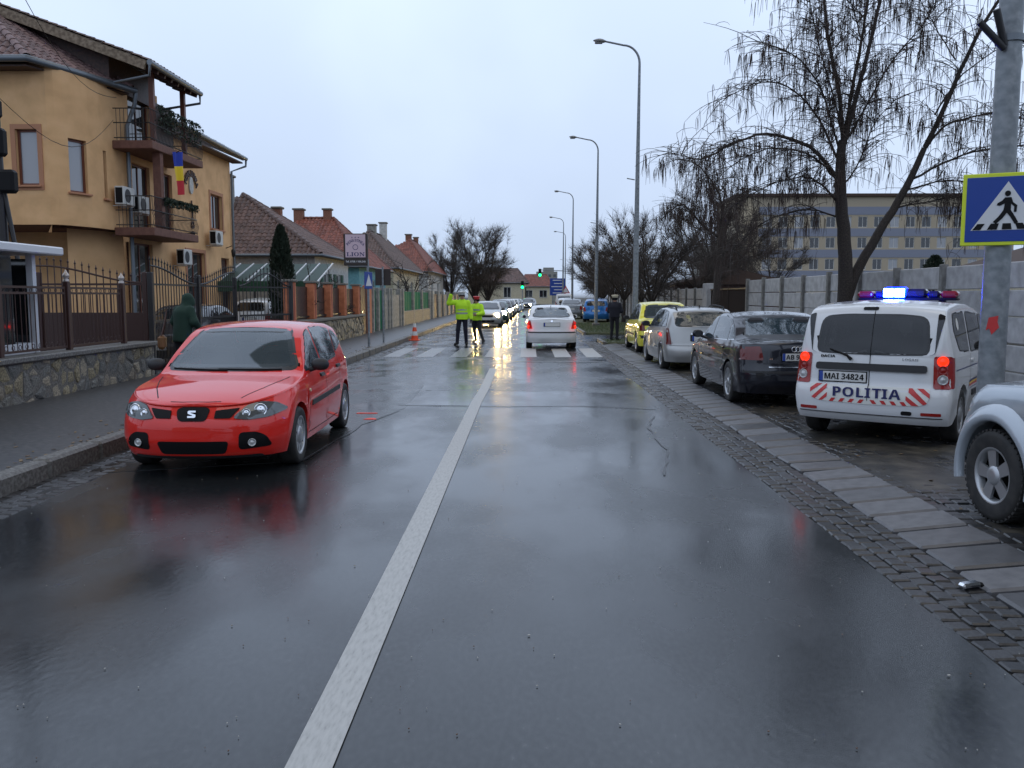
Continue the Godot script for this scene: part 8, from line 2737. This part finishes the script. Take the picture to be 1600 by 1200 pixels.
	for k in 5:
		part(ds, "lettering_line", MB.new().box(Vector3(0.1 if k % 2 else -0.05, 3.5 - k * 0.36, 0.028), Vector3(1.0 if k != 2 else 1.3, 0.09, 0.006)).done(), M.sign_white)
	var ws := thing("warning_sign", "red bordered triangular warning sign beside the blue direction sign", "sign", W(4.6, 0.05, 98.0))
	part(ws, "post", MB.new().tube([Vector3(0, 0, -0.04), Vector3(0, 2.9, -0.04)], [0.035, 0.035], 8).done(), M.galvanised)
	part(ws, "border", MB.new().prism(polyline([[-0.5, 2.0], [0.5, 2.0], [0.0, 2.87]]), -0.01, 0.01).done(), M.sticker_red)
	part(ws, "face", MB.new().prism(polyline([[-0.34, 2.1], [0.34, 2.1], [0.0, 2.68]]), 0.0, 0.016).done(), M.sign_white)

func people() -> void:
	var hv := Color(0.5, 0.85, 0.02)
	var navy := Color(0.008, 0.01, 0.022)
	var p1 := person("person in a yellow safety jacket and white cap signalling with a raised right arm", W(-2.2, 0.0, 30.4), PI, {"rs": Vector3(0.2, 1.43, 0), "re": Vector3(0.43, 1.4, -0.05), "rw": Vector3(0.36, 1.66, -0.12), "ls": Vector3(-0.19, 1.42, 0), "le": Vector3(-0.28, 1.14, 0.02), "lw": Vector3(-0.3, 0.9, -0.05), "la": Vector3(-0.13, 0.09, 0.03), "ra": Vector3(0.17, 0.09, 0.0), "rk": Vector3(0.14, 0.52, -0.02), "lt": Vector3(-0.15, 0.035, -0.14), "rt": Vector3(0.24, 0.035, -0.15)},
		{"trousers": navy, "jacket": hv, "jacket_mat": M.hivis, "gloves": Color(0.02, 0.02, 0.02), "bands": [1.13, 1.25], "hem": -0.1, "hem_r": 0.18, "rp": Vector3(0, 0.2, -1)}, 1.06)
	peaked_cap(p1, Vector3(0, 1.62 * 1.06, -0.02), Color(0.55, 0.55, 0.52), M.render_white)
	var p2 := person("person in a yellow safety jacket and red cap stepping off with legs apart", W(-1.78, 0.0, 32.2), PI - 0.5, {"le": Vector3(-0.3, 1.14, -0.05), "lw": Vector3(-0.18, 1.1, -0.27), "re": Vector3(0.3, 1.16, 0.03), "rw": Vector3(0.25, 1.02, -0.2), "lk": Vector3(-0.2, 0.52, -0.14), "la": Vector3(-0.36, 0.09, -0.12), "lt": Vector3(-0.42, 0.035, -0.28), "rk": Vector3(0.14, 0.51, 0.04), "ra": Vector3(0.18, 0.09, 0.2), "rt": Vector3(0.2, 0.035, 0.04), "hip": Vector3(0, 0.92, 0)},
		{"trousers": Color(0.012, 0.012, 0.018), "jacket": hv, "jacket_mat": M.hivis, "bands": [1.1, 1.22], "hem": -0.06, "skin": Color(0.42, 0.24, 0.17)}, 0.96)
	peaked_cap(p2, Vector3(0, 1.62 * 0.96, -0.02), Color(0.4, 0.03, 0.03), M.sticker_red)
	var p3 := person("person in dark clothes and a pale cap standing on the verge beside the street lamp", W(3.32, 0.1, 34.3 - 2.2), -0.4, {"le": Vector3(-0.26, 1.16, -0.06), "lw": Vector3(-0.14, 1.2, -0.26), "re": Vector3(0.26, 1.16, -0.06), "rw": Vector3(0.14, 1.18, -0.26)},
		{"trousers": Color(0.008, 0.008, 0.014), "jacket": Color(0.01, 0.01, 0.016), "hem": -0.05}, 0.93)
	peaked_cap(p3, Vector3(0, 1.62 * 0.93, -0.02), Color(0.5, 0.48, 0.42), M.render_cream)
	var p4 := person("person in a hooded dark green coat with a brown bag on the pavement", W(-6.55, 0.165, 16.4), -0.5, {"chest": Vector3(0, 1.29, -0.07), "neck": Vector3(0, 1.44, -0.15), "head": Vector3(0, 1.53, -0.22), "ls": Vector3(-0.19, 1.38, -0.09), "rs": Vector3(0.19, 1.38, -0.09), "le": Vector3(-0.3, 1.14, -0.08), "lw": Vector3(-0.27, 0.93, -0.24), "re": Vector3(0.3, 1.14, -0.08), "rw": Vector3(0.24, 0.98, -0.28), "rk": Vector3(0.11, 0.52, -0.1), "ra": Vector3(0.12, 0.09, 0.12), "rt": Vector3(0.13, 0.035, -0.04)},
		{"trousers": Color(0.01, 0.01, 0.012), "jacket": Color(0.008, 0.035, 0.022), "hem": -0.2, "hem_r": 0.19, "hood": true}, 0.94)
	var bag := thing("shoulder_bag", "brown leather bag carried by the person in the green coat", "bag", W(-6.84, 0.72, 16.2), 0.3)
	part(bag, "pouch", MB.new().cbox(Vector3(0, 0.14, 0), Vector3(0.14, 0.27, 0.36), 0.05).done(), std(lin(0.16, 0.07, 0.02), 0.5))
	part(bag, "strap", MB.new().tube([Vector3(0, 0.26, 0.15), Vector3(0.06, 0.5, 0.08), Vector3(0.1, 0.75, 0.0), Vector3(0.06, 0.5, -0.08), Vector3(0, 0.26, -0.15)], taper(5, 0.014, 0.014), 6).done(), M.wood_dark)

func peaked_cap(p: Node3D, at: Vector3, c: Color, m: Material) -> void:
	var mb := MB.new()
	mb.lathe([Vector2(0.1, 0.055), Vector2(0.103, 0.095), Vector2(0.135, 0.14), Vector2(0.12, 0.165), Vector2(0.0, 0.175)], 20, Transform3D(Basis.IDENTITY, at))
	var cap := part(p, "cap", mb.done(), m)
	part(cap, "peak", MB.new().prism(PackedVector2Array([Vector2(-0.09, 0.05), Vector2(-0.085, -0.09), Vector2(-0.05, -0.15), Vector2(0.05, -0.15), Vector2(0.085, -0.09), Vector2(0.09, 0.05)]), -0.005, 0.005, Transform3D(Basis(Vector3(1, 0, 0), Vector3(0, 0.25, 0.97), Vector3(0, 0.97, -0.25)), at + Vector3(0, 0.06, -0.02))).done(), M.black)
	part(p, "hair", MB.new().lathe([Vector2(0.097, -0.03), Vector2(0.104, 0.03), Vector2(0.102, 0.07)], 16, Transform3D(Basis.IDENTITY, at + Vector3(0, 0, 0.022))).done(), M.black)

func vehicles() -> void:
	red_hatchback(W(-3.17, 0.0, 10.03), PI - 0.02)
	var th := 0.61
	police_estate(W(4.33 + 1.455 * sin(th), 0.045, 10.43 + 1.455 * cos(th)), th)
	dark_saloon_car(W(4.1, 0.045, 15.15), 0.0)
	silver_estate(W(3.97, 0.045, 21.3), 0.0)
	yellow_saloon(W(4.2, 0.045, 27.45), 0.0)
	white_saloon(W(0.88, 0.0, 30.4), 0.0)
	var hs := -0.08
	silver_offroader(W(3.6 + 0.745 * cos(hs) - 1.2 * sin(hs), 0.045, 6.4 - 0.745 * sin(hs) - 1.2 * cos(hs)), hs)
	small_car("black_saloon", "black saloon standing in the drive behind the double iron gate", "", "saloon", 4.4, 1.43, M.dark_paint, W(-8.42, 0.1, 21.6), PI - 0.03)
	small_car("white_hatchback", "white hatchback parked in the yard behind the spiked railing", "", "hatch", 4.1, 1.56, M.white_paint, W(-10.9, 0.1, 36.4), 0.05)
	small_car("blue_hatchback", "bright blue hatchback parked on the verge by the street lamp", "", "hatch", 4.3, 1.5, M.blue_paint, W(4.75, 0.1, 56.5), 0.15)
	small_car("grey_saloon", "grey car parked on the verge just past the blue hatchback", "", "saloon", 4.4, 1.45, M.grey_paint, W(3.5, 0.1, 64.0), 0.1)
	small_car("silver_hatchback", "silver hatchback parked on the verge between the grey car and the white van", "", "hatch", 4.1, 1.5, M.silver_paint, W(3.6, 0.1, 74.0), 0.1)
	van(W(3.9, 0.1, 84.0), 0.1)
	var q := [["silver hatchback with headlights on, first in the oncoming queue behind the two officers", "hatch", 4.1, 1.46, M.silver_paint, -2.15, 50.2], ["dark green saloon with headlights on, second in the oncoming queue", "saloon", 4.4, 1.42, M.green_paint, -1.9, 57.5], ["grey hatchback with headlights on, third in the oncoming queue", "hatch", 4.2, 1.5, M.grey_paint, -1.76, 65.5], ["dark saloon with headlights on, fourth in the oncoming queue", "saloon", 4.5, 1.44, M.dark_paint, -1.7, 74.0], ["white hatchback with headlights on, fifth in the oncoming queue", "hatch", 4.2, 1.5, M.white_paint, -1.7, 84.0], ["silver saloon with headlights on, sixth in the oncoming queue", "saloon", 4.4, 1.44, M.silver_paint, -1.8, 93.0], ["grey saloon with headlights on, seventh in the oncoming queue", "saloon", 4.4, 1.44, M.grey_paint, -2.3, 102.0], ["dark hatchback with headlights on, last in the oncoming queue", "hatch", 4.2, 1.5, M.dark_paint, -2.3, 113.0]]
	for i in q.size():
		var a: Array = q[i]
		small_car("oncoming_car", a[0], "cars queuing with headlights on", a[1], a[2], a[3], a[4], W(a[5] + shift(a[6]), 0.0, a[6]), PI + (0.0 if a[6] < 80 else (a[6] - 80.0) / 200.0), 0.4 if i < 4 else 0.25)
